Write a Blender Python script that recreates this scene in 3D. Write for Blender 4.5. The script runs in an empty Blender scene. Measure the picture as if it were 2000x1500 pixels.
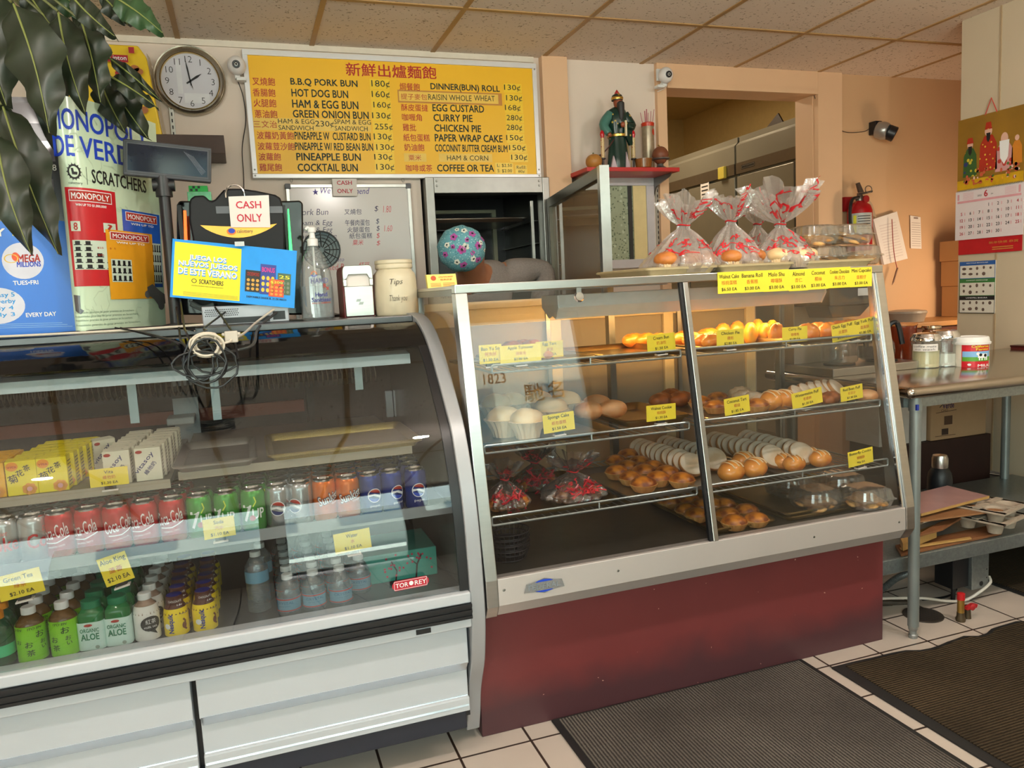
import bpy, math, random
from mathutils import Vector, Matrix
from math import sin, cos, pi, radians as rad
rnd = random.Random(7)
C = bpy.context.scene.collection
SC = bpy.context.scene

# ---------------------------------------------------------------- camera, world, lights, exposure
EYE = Vector((0, 0, 1.315)); FPX = 1503.0
AX = (Vector((0.94323455, -0.0862142, 0.32074243)),      # world X, Y, Z seen from the lens (right, down, ahead)
      Vector((-0.32819667, -0.09381277, 0.93993942)),
      Vector((-0.05094639, -0.99184993, -0.11678266)))
cd = bpy.data.cameras.new('camera'); cam = bpy.data.objects.new('camera', cd); C.objects.link(cam)
cd.sensor_width = 36; cd.lens = 36 * FPX / 2000; cd.clip_start = 0.05
cr, cu_, cb = [Vector((AX[0][i], AX[1][i], AX[2][i])) for i in (0, 1, 2)]
cam.matrix_world = Matrix(((cr.x, -cu_.x, -cb.x, EYE.x), (cr.y, -cu_.y, -cb.y, EYE.y), (cr.z, -cu_.z, -cb.z, EYE.z), (0, 0, 0, 1)))
SC.camera = cam

def P(px, py, x=None, y=None, z=None):
    """the real point where the sight line through a photo pixel meets the plane X=x, Y=y or Z=z"""
    c = Vector(((px - 1000) / FPX, (py - 750) / FPX, 1))
    r = Vector((AX[0].dot(c), AX[1].dot(c), AX[2].dot(c)))
    t = x / r.x if x is not None else y / r.y if y is not None else (z - EYE.z) / r.z
    return EYE + r * t

w = bpy.data.worlds.new('daylight'); SC.world = w; w.use_nodes = True
wn = w.node_tree.nodes; wl = w.node_tree.links
bg = wn['Background']
tc = wn.new('ShaderNodeTexCoord'); sx = wn.new('ShaderNodeSeparateXYZ'); cr_ = wn.new('ShaderNodeValToRGB')
wl.new(tc.outputs['Generated'], sx.inputs[0]); wl.new(sx.outputs[2], cr_.inputs[0]); wl.new(cr_.outputs[0], bg.inputs[0])
cr_.color_ramp.elements[0].color = (1.7, 1.64, 1.52, 1); cr_.color_ramp.elements[0].position = .0
cr_.color_ramp.elements[1].color = (.95, .965, 1.0, 1); cr_.color_ramp.elements[1].position = .12
bg.inputs[1].default_value = 7.2
SC.view_settings.view_transform = 'Standard'; SC.view_settings.look = 'None'
SC.view_settings.gamma = 1; SC.view_settings.use_curve_mapping = False
SC.view_settings.exposure = 0.0

def area(name, loc, rot, sx, sy, col, power, portal=False):
    l = bpy.data.lights.new(name, 'AREA'); l.shape = 'RECTANGLE'; l.size = sx; l.size_y = sy; l.color = col; l.energy = power
    o = bpy.data.objects.new(name, l); C.objects.link(o); o.location = loc; o.rotation_euler = rot
    if portal: l.cycles.is_portal = True
    return o
FY = -1.7     # the shop front, behind the camera
OPEN = [(-2.4, 0.02, 0.9, 2.52), (0.10, 1.05, 0.02, 2.52), (1.13, 2.72, 1.38, 2.52)]
for a, b, c_, d in OPEN:
    area('shop_window_daylight', ((a + b) / 2, FY + .02, (c_ + d) / 2), (rad(90), 0, 0), b - a, d - c_, (1, 1, 1), 1, True)
# added point lights, out of view, to brighten the upper walls and ceiling
for x in (-.9, .8, 2.5):
    l = bpy.data.lights.new('globe_lamp', 'POINT'); l.energy = 36; l.color = (1, .92, .85); l.shadow_soft_size = .04
    o = bpy.data.objects.new('globe_lamp', l); C.objects.link(o); o.location = (x, .9, 2.30)
area('alcove_lamp_light', (4.35, 3.2, 1.25), (rad(90), 0, 0), .35, .35, (1, .74, .48), 8)
area('kitchen_lamp_light', (3.0, 5.6, 3.0), (0, 0, 0), .5, .5, (1, .82, .58), 26)
area('proofing_room_light', (0.3, 6.0, 2.6), (0, 0, 0), .5, .5, (1, .85, .66), 6)

# ---------------------------------------------------------------- materials
def lin(c):
    return tuple((v / 255 / 12.92) if v / 255 <= .04045 else ((v / 255 + .055) / 1.055) ** 2.4 for v in c)
_M = {}
def mat(name, col, rough=.5, metal=0., var=.10, sc=25., bump=0., spec=.5, emit=0., coat=0., alpha=1., stretch=None):
    if name in _M: return _M[name]
    m = bpy.data.materials.new(name); m.use_nodes = True; n = m.node_tree.nodes; l = m.node_tree.links
    b = n['Principled BSDF']; c = lin(col)
    b.inputs['Roughness'].default_value = rough; b.inputs['Metallic'].default_value = metal
    b.inputs['Specular IOR Level'].default_value = spec; b.inputs['Coat Weight'].default_value = coat
    b.inputs['Alpha'].default_value = alpha
    t = n.new('ShaderNodeTexCoord'); nz = n.new('ShaderNodeTexNoise'); nz.inputs['Scale'].default_value = sc; nz.inputs['Detail'].default_value = 4
    src = t.outputs['Object']
    if stretch:
        mp = n.new('ShaderNodeMapping'); mp.inputs['Scale'].default_value = stretch; l.new(src, mp.inputs[0]); src = mp.outputs[0]
    l.new(src, nz.inputs[0])
    mx = n.new('ShaderNodeMix'); mx.data_type = 'RGBA'
    mx.inputs[6].default_value = tuple(v * (1 - var) for v in c) + (1,); mx.inputs[7].default_value = tuple(min(1, v * (1 + var)) for v in c) + (1,)
    l.new(nz.outputs[0], mx.inputs[0]); l.new(mx.outputs[2], b.inputs['Base Color'])
    if bump:
        bp = n.new('ShaderNodeBump'); bp.inputs['Strength'].default_value = bump; bp.inputs['Distance'].default_value = .004
        l.new(nz.outputs[0], bp.inputs['Height']); l.new(bp.outputs[0], b.inputs['Normal'])
    if emit:
        b.inputs['Emission Color'].default_value = c + (1,); b.inputs['Emission Strength'].default_value = emit
    _M[name] = m; return m

def glass(name, tint=(235, 245, 240), refl=.045, rough=.0, clear=1., bump=0., bsc=30., body=None):
    """clear sheet: sees through, mirrors more at glancing angles"""
    if name in _M: return _M[name]
    m = bpy.data.materials.new(name); m.use_nodes = True; n = m.node_tree.nodes; l = m.node_tree.links; n.clear()
    o = n.new('ShaderNodeOutputMaterial'); tr = n.new('ShaderNodeBsdfTransparent'); gl = n.new('ShaderNodeBsdfGlossy'); mx = n.new('ShaderNodeMixShader')
    tr.inputs[0].default_value = lin(tint) + (1,); gl.inputs['Roughness'].default_value = rough; gl.inputs[0].default_value = (.95, .97, 1, 1)
    lw = n.new('ShaderNodeLayerWeight'); lw.inputs[0].default_value = .5
    pw = n.new('ShaderNodeMath'); pw.operation = 'POWER'; pw.inputs[1].default_value = 5; l.new(lw.outputs['Facing'], pw.inputs[0])
    ma = n.new('ShaderNodeMath'); ma.operation = 'MULTIPLY_ADD'; ma.inputs[1].default_value = .9; ma.inputs[2].default_value = refl; ma.use_clamp = True
    l.new(pw.outputs[0], ma.inputs[0]); l.new(ma.outputs[0], mx.inputs[0])
    first = tr.outputs[0]
    if body:
        df = n.new('ShaderNodeBsdfTranslucent' if len(body) > 4 else 'ShaderNodeBsdfDiffuse'); df.inputs[0].default_value = lin(body[:3]) + (1,)
        m2 = n.new('ShaderNodeMixShader'); m2.inputs[0].default_value = body[3]; l.new(tr.outputs[0], m2.inputs[1]); l.new(df.outputs[0], m2.inputs[2]); first = m2.outputs[0]
    l.new(first, mx.inputs[1]); l.new(gl.outputs[0], mx.inputs[2]); l.new(mx.outputs[0], o.inputs[0])
    if bump:
        t = n.new('ShaderNodeTexCoord'); nz = n.new('ShaderNodeTexNoise'); nz.inputs['Scale'].default_value = bsc; nz.inputs['Detail'].default_value = 3
        bp = n.new('ShaderNodeBump'); bp.inputs['Strength'].default_value = bump; bp.inputs['Distance'].default_value = .01
        l.new(t.outputs['Object'], nz.inputs[0]); l.new(nz.outputs[0], bp.inputs['Height']); l.new(bp.outputs[0], gl.inputs['Normal'])
    _M[name] = m; return m

def spotted(name, base, cols, sc=40., rough=.6, thr=.35, bump=0.):
    """voronoi blots of several colours over a base colour"""
    if name in _M: return _M[name]
    m = mat(name, base, rough, var=.08, bump=bump); n = m.node_tree.nodes; l = m.node_tree.links; b = n['Principled BSDF']
    prev = b.inputs['Base Color'].links[0].from_socket; t = n.new('ShaderNodeTexCoord')
    for i, (c, s, th) in enumerate(cols):
        v = n.new('ShaderNodeTexVoronoi'); v.inputs['Scale'].default_value = s
        mp = n.new('ShaderNodeMapping'); mp.inputs['Location'].default_value = (i * 3.7, i * 1.3, i * 2.1); l.new(t.outputs['Object'], mp.inputs[0]); l.new(mp.outputs[0], v.inputs[0])
        lt = n.new('ShaderNodeMath'); lt.operation = 'LESS_THAN'; lt.inputs[1].default_value = th; l.new(v.outputs['Distance'], lt.inputs[0])
        mx = n.new('ShaderNodeMix'); mx.data_type = 'RGBA'; l.new(lt.outputs[0], mx.inputs[0]); l.new(prev, mx.inputs[6]); mx.inputs[7].default_value = lin(c) + (1,)
        prev = mx.outputs[2]
    l.new(prev, b.inputs['Base Color']); return m

# ---------------------------------------------------------------- mesh builder
def V(*a): return Vector(a)
class MB:
    def __init__(s): s.v = []; s.f = []; s.m = []; s.mi = 0
    def add(s, vs, fs):
        k = len(s.v); s.v += [Vector(q) for q in vs]; s.f += [[i + k for i in f] for f in fs]; s.m += [s.mi] * len(fs); return s
    def box(s, x0, x1, y0, y1, z0, z1):
        return s.hexa([V(x0, y0, z0), V(x1, y0, z0), V(x1, y1, z0), V(x0, y1, z0), V(x0, y0, z1), V(x1, y0, z1), V(x1, y1, z1), V(x0, y1, z1)])
    def hexa(s, q): return s.add(q, [(3, 2, 1, 0), (4, 5, 6, 7), (0, 1, 5, 4), (1, 2, 6, 5), (2, 3, 7, 6), (3, 0, 4, 7)])
    def obox(s, c, a, b, d):
        """box from a centre and three half-axes"""
        c = Vector(c); a, b, d = Vector(a), Vector(b), Vector(d)
        if a.cross(b).dot(d) < 0: a = -a
        return s.hexa([c - a - b - d, c + a - b - d, c + a + b - d, c - a + b - d, c - a - b + d, c + a - b + d, c + a + b + d, c - a + b + d])
    def prism(s, pts, ex):
        n = len(pts); ex = Vector(ex); pts = [Vector(p) for p in pts]
        nrm = sum(((pts[i].cross(pts[(i + 1) % n])) for i in range(n)), Vector())
        if nrm.dot(ex) > 0: pts = pts[::-1]
        return s.add(pts + [p + ex for p in pts], [list(range(n)), list(range(2 * n - 1, n - 1, -1))] + [(i, i + n, (i + 1) % n + n, (i + 1) % n) for i in range(n)])
    def slab(s, q, n):  # thin quad with thickness along n
        return s.prism(q, n)
    def tube(s, pts, r, n=8, closed=False, cap=True):
        pts = [Vector(p) for p in pts]; k = len(pts); rr = r if hasattr(r, '__len__') else [r] * k
        up = None; vs = []
        for i, p in enumerate(pts):
            a = pts[i - 1] if (i or closed) else p; b = pts[(i + 1) % k] if (i < k - 1 or closed) else p
            d = (b - a); d = d.normalized() if d.length > 1e-9 else V(0, 0, 1)
            if up is None: up = d.orthogonal().normalized()
            u = up - d * up.dot(d); u = u.normalized() if u.length > 1e-6 else d.orthogonal().normalized(); up = u; w_ = d.cross(u)
            vs += [p + (u * cos(2 * pi * j / n) + w_ * sin(2 * pi * j / n)) * rr[i] for j in range(n)]
        fs = []
        for i in range(k if closed else k - 1):
            i2 = (i + 1) % k
            fs += [(i * n + j, i * n + (j + 1) % n, i2 * n + (j + 1) % n, i2 * n + j) for j in range(n)]
        if cap and not closed: fs += [list(range(n - 1, -1, -1)), list(range((k - 1) * n, k * n))]
        return s.add(vs, fs)
    def cyl(s, a, b, r, r2=None, n=16): return s.tube([a, b], [r, r if r2 is None else r2], n)
    def lathe(s, prof, c=(0, 0, 0), n=20, fl=None, axis=None, cap=True):
        """prof: (radius, height) bottom to top; fl(j, i) scales the radius"""
        c = Vector(c); vs = []
        for i, (r, z) in enumerate(prof):
            for j in range(n):
                a = 2 * pi * j / n; q = r * (fl(j, i) if fl else 1)
                vs.append(V(q * cos(a), q * sin(a), z))
        if axis is not None:
            R = Vector((0, 0, 1)).rotation_difference(Vector(axis)).to_matrix(); vs = [R @ v for v in vs]
        vs = [c + v for v in vs]; k = len(prof)
        fs = [(i * n + j, i * n + (j + 1) % n, (i + 1) * n + (j + 1) % n, (i + 1) * n + j) for i in range(k - 1) for j in range(n)]
        if cap: fs += [list(range(n - 1, -1, -1)), list(range((k - 1) * n, k * n))]
        return s.add(vs, fs)
    def ball(s, c, rx, ry=None, rz=None, nu=16, nv=10, f=None):
        ry = rx if ry is None else ry; rz = rx if rz is None else rz; c = Vector(c); vs = []
        for i in range(1, nv):
            t = -pi / 2 + pi * i / nv
            for j in range(nu):
                a = 2 * pi * j / nu; d = V(cos(t) * cos(a), cos(t) * sin(a), sin(t)); q = f(d) if f else 1
                vs.append(c + V(d.x * rx, d.y * ry, d.z * rz) * q)
        k = len(vs); vs += [c - V(0, 0, rz * (f(V(0, 0, -1)) if f else 1)), c + V(0, 0, rz * (f(V(0, 0, 1)) if f else 1))]
        fs = [(i * nu + j, i * nu + (j + 1) % nu, (i + 1) * nu + (j + 1) % nu, (i + 1) * nu + j) for i in range(nv - 2) for j in range(nu)]
        fs += [((j + 1) % nu, j, k) for j in range(nu)] + [((nv - 2) * nu + j, (nv - 2) * nu + (j + 1) % nu, k + 1) for j in range(nu)]
        return s.add(vs, fs)
    def sheet(s, F, nu, nv, th=0.0012, flip=False):
        """a sheet F(u,v), u,v in 0..1, with thickness th along its own normal"""
        g = [[Vector(F(i / nu, j / nv)) for j in range(nv + 1)] for i in range(nu + 1)]
        nr = []
        for i in range(nu + 1):
            row = []
            for j in range(nv + 1):
                du = g[min(i + 1, nu)][j] - g[max(i - 1, 0)][j]; dv = g[i][min(j + 1, nv)] - g[i][max(j - 1, 0)]
                n_ = du.cross(dv); row.append(n_.normalized() if n_.length > 1e-12 else V(0, 0, 1))
            nr.append(row)
        sg = -1 if flip else 1; W = nv + 1; N = (nu + 1) * W
        vs = [g[i][j] for i in range(nu + 1) for j in range(W)] + [g[i][j] - nr[i][j] * th * sg for i in range(nu + 1) for j in range(W)]
        fs = []
        for i in range(nu):
            for j in range(nv):
                a, b, c, d = i * W + j, (i + 1) * W + j, (i + 1) * W + j + 1, i * W + j + 1
                fs += [(a, b, c, d), (d + N, c + N, b + N, a + N)] if not flip else [(d, c, b, a), (a + N, b + N, c + N, d + N)]
        for i in range(nu):
            for j in (0, nv):
                a, b = i * W + j, (i + 1) * W + j; fs.append((a, a + N, b + N, b) if (j == 0) ^ flip else (a, b, b + N, a + N))
        for j in range(nv):
            for i in (0, nu):
                a, b = i * W + j, i * W + j + 1; fs.append((a, b, b + N, a + N) if (i == 0) ^ flip else (a, a + N, b + N, b))
        return s.add(vs, fs)
    def build(s, name, m, parent=None, smooth=40, bevel=0, base=None):
        me = bpy.data.meshes.new(name)
        off = base_of(parent) if parent is not None else Vector(base if base is not None else (0, 0, 0))
        me.from_pydata([v - off for v in s.v], [], s.f)
        for q in (m if isinstance(m, (list, tuple)) else [m]): me.materials.append(q)
        me.polygons.foreach_set('material_index', s.m)
        if smooth:
            me.polygons.foreach_set('use_smooth', [True] * len(me.polygons)); me.set_sharp_from_angle(angle=rad(smooth))
        me.update()
        o = bpy.data.objects.new(name, me); C.objects.link(o)
        if parent is not None: o.parent = parent
        else: o.location = off
        if bevel:
            b = o.modifiers.new('bevel', 'BEVEL'); b.width = bevel; b.segments = 2; b.limit_method = 'ANGLE'; b.angle_limit = rad(40); b.harden_normals = False
        return o
def base_of(o):
    v = Vector()
    while o is not None: v += o.location; o = o.parent
    return v
def tag(o, label, cat, group=None, kind=None):
    o['label'] = label; o['category'] = cat
    if group: o['group'] = group
    if kind: o['kind'] = kind
    return o
def thing(name, label, cat, loc=(0, 0, 0), group=None):
    o = bpy.data.objects.new(name, None); C.objects.link(o); o.location = Vector(loc); o.empty_display_size = .05
    return tag(o, label, cat, group)
def struct(o): o['kind'] = 'structure'; return o
def dup(root, loc, rotz=0., label=None, group=None, scale=1., rot=None):
    """a copy of a thing with copies of its parts and their sub-parts"""
    r = root.copy(); C.objects.link(r); r.location = Vector(loc); r.rotation_euler = rot if rot else (0, 0, rotz); r.scale = (scale,) * 3 if not hasattr(scale, '__len__') else scale
    if label: r['label'] = label
    if group: r['group'] = group
    for ch in list(root.children):
        c = ch.copy(); C.objects.link(c); c.parent = r
        for g in list(ch.children):
            d = g.copy(); C.objects.link(d); d.parent = c
    return r
class Kind:
    """first call places the prototype itself, later calls place copies"""
    def __init__(s, root): s.root = root; s.used = False
    def put(s, loc, rotz=0., label=None, group=None, scale=1., rot=None):
        if s.used: return dup(s.root, loc, rotz, label, group, scale, rot)
        s.used = True; r = s.root; s.root = r; r.location = Vector(loc); r.rotation_euler = rot if rot else (0, 0, rotz)
        r.scale = (scale,) * 3 if not hasattr(scale, '__len__') else scale
        if label: r['label'] = label
        if group: r['group'] = group
        return r
ORD = ['first', 'second', 'third', 'fourth', 'fifth', 'sixth', 'seventh', 'eighth', 'ninth', 'tenth', 'eleventh', 'twelfth', 'thirteenth', 'fourteenth']

# ---------------------------------------------------------------- lettering
_T = {}
def glyphs(s, bold=0., shear=0., res=2, sp=1.0, lsp=1.0):
    k = (s, bold, shear, res, sp, lsp)
    if k not in _T:
        cu = bpy.data.curves.new('lettering', 'FONT'); cu.body = s; cu.resolution_u = res; cu.offset = bold; cu.shear = shear; cu.space_character = sp; cu.space_line = lsp
        cu.align_x = 'CENTER' if '\n' in s else 'LEFT'
        o = bpy.data.objects.new('lettering', cu); C.objects.link(o)
        me = bpy.data.meshes.new_from_object(o)
        vs = [(v.co.x, v.co.y) for v in me.vertices]; fs = [list(p.vertices) for p in me.polygons]
        bpy.data.objects.remove(o); bpy.data.curves.remove(cu); bpy.data.meshes.remove(me)
        xs = [v[0] for v in vs]; ys = [v[1] for v in vs]
        _T[k] = (vs, fs, min(xs), max(xs), min(ys), max(ys))
    return _T[k]
class Ink:
    """gathers lettering of one colour on one surface F(u, v) -> point"""
    def __init__(s, F, lift=.0008):
        s.F = F; s.mb = MB(); s.lift = lift; a = math.acos(min(1, max(-1, s.nrm(.0, .01).dot(s.nrm(.004, .01))))) / .004
        s.step = .13 / a if a > .3 else 0           # strip width that follows a bent surface
    def nrm(s, u, v):
        e = 1e-4; a = s.F(u, v); n = (s.F(u + e, v) - a).cross(s.F(u, v + e) - a); return n.normalized()
    def text(s, t, u, v, w=None, h=None, bold=0., shear=0., al='l', res=2, sp=1., lsp=1., rot=0.):
        """box u..u+w, v..v+h (bottom left); w or h may be left out to keep the letters' proportions"""
        vs, fs, x0, x1, y0, y1 = glyphs(t, bold if bold < 0 and t.isascii() else 0., shear, res, sp, lsp)
        sx = w / (x1 - x0) if w else None; sy = h / (y1 - y0) if h else None
        sx = sx or sy; sy = sy or sx; W = (x1 - x0) * sx
        u0 = u if (al == 'l' or w) else u - W / 2 if al == 'c' else u - W
        c, d = cos(rot), sin(rot); out = []
        for x, y in vs:
            a, b = (x - x0) * sx, (y - y0) * sy
            out.append((u0 + a * c - b * d, v + a * d + b * c))
        if bold > 0:
            e, g = bold * sx * .55, bold * sy * .4
            for i, (p, q) in enumerate(((-e, -g), (e, -g), (-e, g), (e, g))): s.shape([(a + p, b + q) for a, b in out], fs, 4e-5 * i)
        else: s.shape(out, fs)
        return s
    def shape(s, pts, fs, more=0.):
        q = []
        for a, b in pts: q.append(s.F(a, b) + s.nrm(a, b) * (s.lift + more))
        s.mb.add(q, fs); return s
    def poly(s, pts):
        if s.step:
            lo, hi = min(p[0] for p in pts), max(p[0] for p in pts); n = max(1, math.ceil((hi - lo) / s.step)); w_ = (hi - lo) / n
            if n > 1:
                def cut(q, x, sg):
                    out = []
                    for (a, b), (c, d) in zip(q, q[1:] + q[:1]):
                        if (a - x) * sg >= 0: out.append((a, b))
                        if (a - x) * (c - x) < 0: out.append((x, b + (d - b) * (x - a) / (c - a)))
                    return out
                for i in range(n):
                    q = cut(cut(list(pts), lo + w_ * i, 1), lo + w_ * (i + 1), -1)
                    if len(q) > 2: s.shape(q, [list(range(len(q)))])
                return s
        return s.shape(pts, [list(range(len(pts)))])
    def rect(s, u0, v0, u1, v1, k=1):
        if s.step: k = max(k, math.ceil(abs(u1 - u0) / s.step))
        pts = [(u0 + (u1 - u0) * i / k, v) for i in range(k + 1) for v in (v0, v1)]
        return s.shape(pts, [(2 * i, 2 * i + 2, 2 * i + 3, 2 * i + 1) for i in range(k)])
    def frame(s, u0, v0, u1, v1, t):
        return s.rect(u0, v0, u1, v0 + t).rect(u0, v1 - t, u1, v1).rect(u0, v0 + t, u0 + t, v1 - t).rect(u1 - t, v0 + t, u1, v1 - t)
    def disc(s, u, v, r, r2=None, n=24, a0=0, a1=2 * pi):
        r2 = r if r2 is None else r2
        return s.poly([(u + r * cos(a0 + (a1 - a0) * i / n), v + r2 * sin(a0 + (a1 - a0) * i / n)) for i in range(n)])
    def ring(s, u, v, r, t, n=28, rz=1.):
        pts = []
        for i in range(n):
            a = 2 * pi * i / n; pts += [(u + r * cos(a), v + r * rz * sin(a)), (u + (r - t) * cos(a), v + (r - t) * rz * sin(a))]
        return s.shape(pts, [(2 * i, (2 * i + 2) % (2 * n), (2 * i + 3) % (2 * n), 2 * i + 1) for i in range(n)])
    def line(s, pts, t):
        for (a, b), (c, d) in zip(pts, pts[1:]):
            L = math.hypot(c - a, d - b) or 1; nx, ny = -(d - b) / L * t / 2, (c - a) / L * t / 2
            s.poly([(a - nx, b - ny), (c - nx, d - ny), (c + nx, d + ny), (a + nx, b + ny)])
        return s
    def put(s, m, parent, name='lettering'): return s.mb.build(name, m, parent, smooth=0)
def plane(o, ux, uy):
    o, ux, uy = Vector(o), Vector(ux), Vector(uy)
    return lambda u, v: o + ux * u + uy * v
def quadmap(bl, br, tl):
    """unit square on a flat card from three corners"""
    bl, br, tl = Vector(bl), Vector(br), Vector(tl)
    return lambda u, v: bl + (br - bl) * u + (tl - bl) * v

STEEL = mat('brushed_steel', (196, 194, 190), .28, 1., .10, 8, stretch=(1, 1, 14))
STEEL_D = mat('worn_steel', (150, 150, 146), .38, 1., .18, 14)
CHROME = mat('chrome', (225, 225, 228), .08, 1., .03)
ALU = mat('aluminium_tray', (178, 178, 174), .34, 1., .12, 30)
GOLD_T = mat('baked_tray_metal', (150, 128, 82), .36, 1., .2, 22)
BLACK = mat('black_plastic', (24, 24, 27), .38, 0, .15)
BLACKG = mat('black_gloss', (12, 12, 14), .07, 0, .1)
WHITE = mat('white_plastic', (228, 228, 226), .4, 0, .04)
WPAINT = mat('white_enamel', (190, 194, 200), .32, 0, .03, 6)
INKK = mat('black_ink', (22, 22, 24), .6); INKR = mat('red_ink', (176, 44, 32), .6); INKW = mat('white_ink', (240, 240, 240), .5, var=.02)
INKG = mat('dark_green_ink', (16, 40, 34), .6); INKB = mat('blue_ink', (26, 66, 190), .5); INKGR = mat('grey_ink', (150, 165, 150), .6)
YCARD = mat('yellow_card', (244, 220, 56), .55, var=.05)
PAPER = mat('white_paper', (230, 222, 216), .7, var=.04, sc=9)
GLASS = glass('clear_glass')
# ---------------------------------------------------------------- the setting
def tilemat(name, col, grout, px, py, ox, oy, gw, rough, axes=(0, 1), mott=.10, bump=.3):
    m = mat(name, col, rough, var=mott, sc=5); n = m.node_tree.nodes; l = m.node_tree.links; b = n['Principled BSDF']
    t = n.new('ShaderNodeTexCoord'); s = n.new('ShaderNodeSeparateXYZ'); l.new(t.outputs['Object'], s.inputs[0]); ms = []
    for ax, p, o in ((axes[0], px, ox), (axes[1], py, oy)):
        a = n.new('ShaderNodeMath'); a.operation = 'SUBTRACT'; a.inputs[1].default_value = o; l.new(s.outputs[ax], a.inputs[0])
        d = n.new('ShaderNodeMath'); d.operation = 'PINGPONG'; d.inputs[1].default_value = p / 2; l.new(a.outputs[0], d.inputs[0])
        g = n.new('ShaderNodeMath'); g.operation = 'LESS_THAN'; g.inputs[1].default_value = gw / 2; l.new(d.outputs[0], g.inputs[0]); ms.append(g)
    mx = n.new('ShaderNodeMath'); mx.operation = 'MAXIMUM'; l.new(ms[0].outputs[0], mx.inputs[0]); l.new(ms[1].outputs[0], mx.inputs[1])
    c = n.new('ShaderNodeMix'); c.data_type = 'RGBA'; l.new(mx.outputs[0], c.inputs[0]); l.new(b.inputs['Base Color'].links[0].from_socket, c.inputs[6]); c.inputs[7].default_value = lin(grout) + (1,)
    l.new(c.outputs[2], b.inputs['Base Color'])
    bp = n.new('ShaderNodeBump'); bp.invert = True; bp.inputs['Strength'].default_value = bump; bp.inputs['Distance'].default_value = .002; l.new(mx.outputs[0], bp.inputs['Height']); l.new(bp.outputs[0], b.inputs['Normal'])
    return m
CZ = 2.58; WY = 4.06
FLOOR = tilemat('cream_floor_tile', (196, 183, 172), (58, 44, 38), .2175, .2015, 1.78, 2.022, .0075, .35)
CEILM = mat('acoustic_tile', (232, 217, 202), .9, var=.05, sc=3)
n = CEILM.node_tree.nodes; l = CEILM.node_tree.links
vz = n.new('ShaderNodeTexNoise'); vz.inputs['Scale'].default_value = 75; vz.inputs['Detail'].default_value = 1; rp = n.new('ShaderNodeValToRGB'); rp.color_ramp.elements[0].position = .30; rp.color_ramp.elements[1].position = .345
t = n.new('ShaderNodeTexCoord'); l.new(t.outputs['Object'], vz.inputs[0]); l.new(vz.outputs[0], rp.inputs[0])
mx = n.new('ShaderNodeMix'); mx.data_type = 'RGBA'; l.new(rp.outputs[0], mx.inputs[0]); mx.inputs[6].default_value = lin((166, 146, 124)) + (1,)
l.new(n['Principled BSDF'].inputs['Base Color'].links[0].from_socket, mx.inputs[7]); l.new(mx.outputs[2], n['Principled BSDF'].inputs['Base Color'])
TBAR = mat('yellowed_ceiling_bar', (176, 138, 88), .5)
WALL = mat('off_white_wall', (226, 210, 196), .7, var=.04, sc=4, bump=.05)
PEACH = mat('peach_paint', (226, 186, 148), .5, var=.04, sc=5, bump=.08)
KWALL = mat('kitchen_wall_paint', (196, 168, 110), .8)
RWALL = mat('cream_panel', (202, 186, 160), .55, var=.04, sc=5)
struct(MB().box(-2.6, 5.6, -4.5, 9, -.06, 0).build('floor', FLOOR, smooth=0))
struct(MB().box(-2.6, 5.6, FY - .1, WY, CZ, CZ + .06).build('ceiling', CEILM, smooth=0))
mb = MB()
for k in range(-5, 9):
    x = .4296 + .611 * k; mb.box(x - .012, x + .012, FY, WY, CZ - .004, CZ + .002)
for yy in (3.43, 2.21, .99, -.23): mb.box(-2.5, 5.2, yy - .012, yy + .012, CZ - .005, CZ + .001)
struct(mb.build('trim_1', TBAR, smooth=0))
wm = MB(); wm.box(-2.5, .935, WY, WY + .15, 0, CZ); wm.box(.935, 1.642, WY, WY + .15, 1.945, CZ); wm.box(1.642, 2.405, WY, WY + .15, 0, CZ)
wm.box(2.405, 3.47, WY, WY + .15, 2.455, CZ); struct(MB().box(3.4701, 5.4, WY, WY + .15, 0, CZ).build('wall_alcove_back', mat('shaded_recess_tan', (206, 166, 126), .6, var=.05, sc=4), smooth=0))  # back wall inside the alcove, recess shade put into its colour
struct(wm.build('wall_back', WALL, smooth=0))
struct(MB().box(-2.5, 1.6, WY - .012, WY, 2.552, 2.58).build('trim_2', mat('white_molding', (224, 214, 198), .5), smooth=0))
pm = MB(); pm.box(1.632, 1.782, WY - .05, WY, 0, CZ)                                     # pillar between menu and shrine
struct(pm.build('trim_3', PEACH, smooth=0, bevel=.004))
pm = MB(); pm.box(2.345, 2.405, WY - .03, WY - .0005, 0, CZ - .001); pm.box(3.476, 3.66, WY - .03, WY - .0005, 0, CZ - .001); pm.box(2.406, 3.475, WY - .03, WY - .0005, 2.463, CZ - .001)
pm.box(2.406, 3.461, WY - .045, WY - .0005, 2.44, 2.462); pm.box(3.462, 3.4755, WY - .045, WY - .0005, 0, 2.462)
pm.box(3.458, 3.4695, WY, WY + .16, 0, 2.4545); pm.box(2.4055, 3.457, WY, WY + .16, 2.444, 2.4545); pm.box(2.4055, 2.416, WY, WY + .16, 0, 2.443)
struct(pm.build('trim_4', PEACH, smooth=0))
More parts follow.
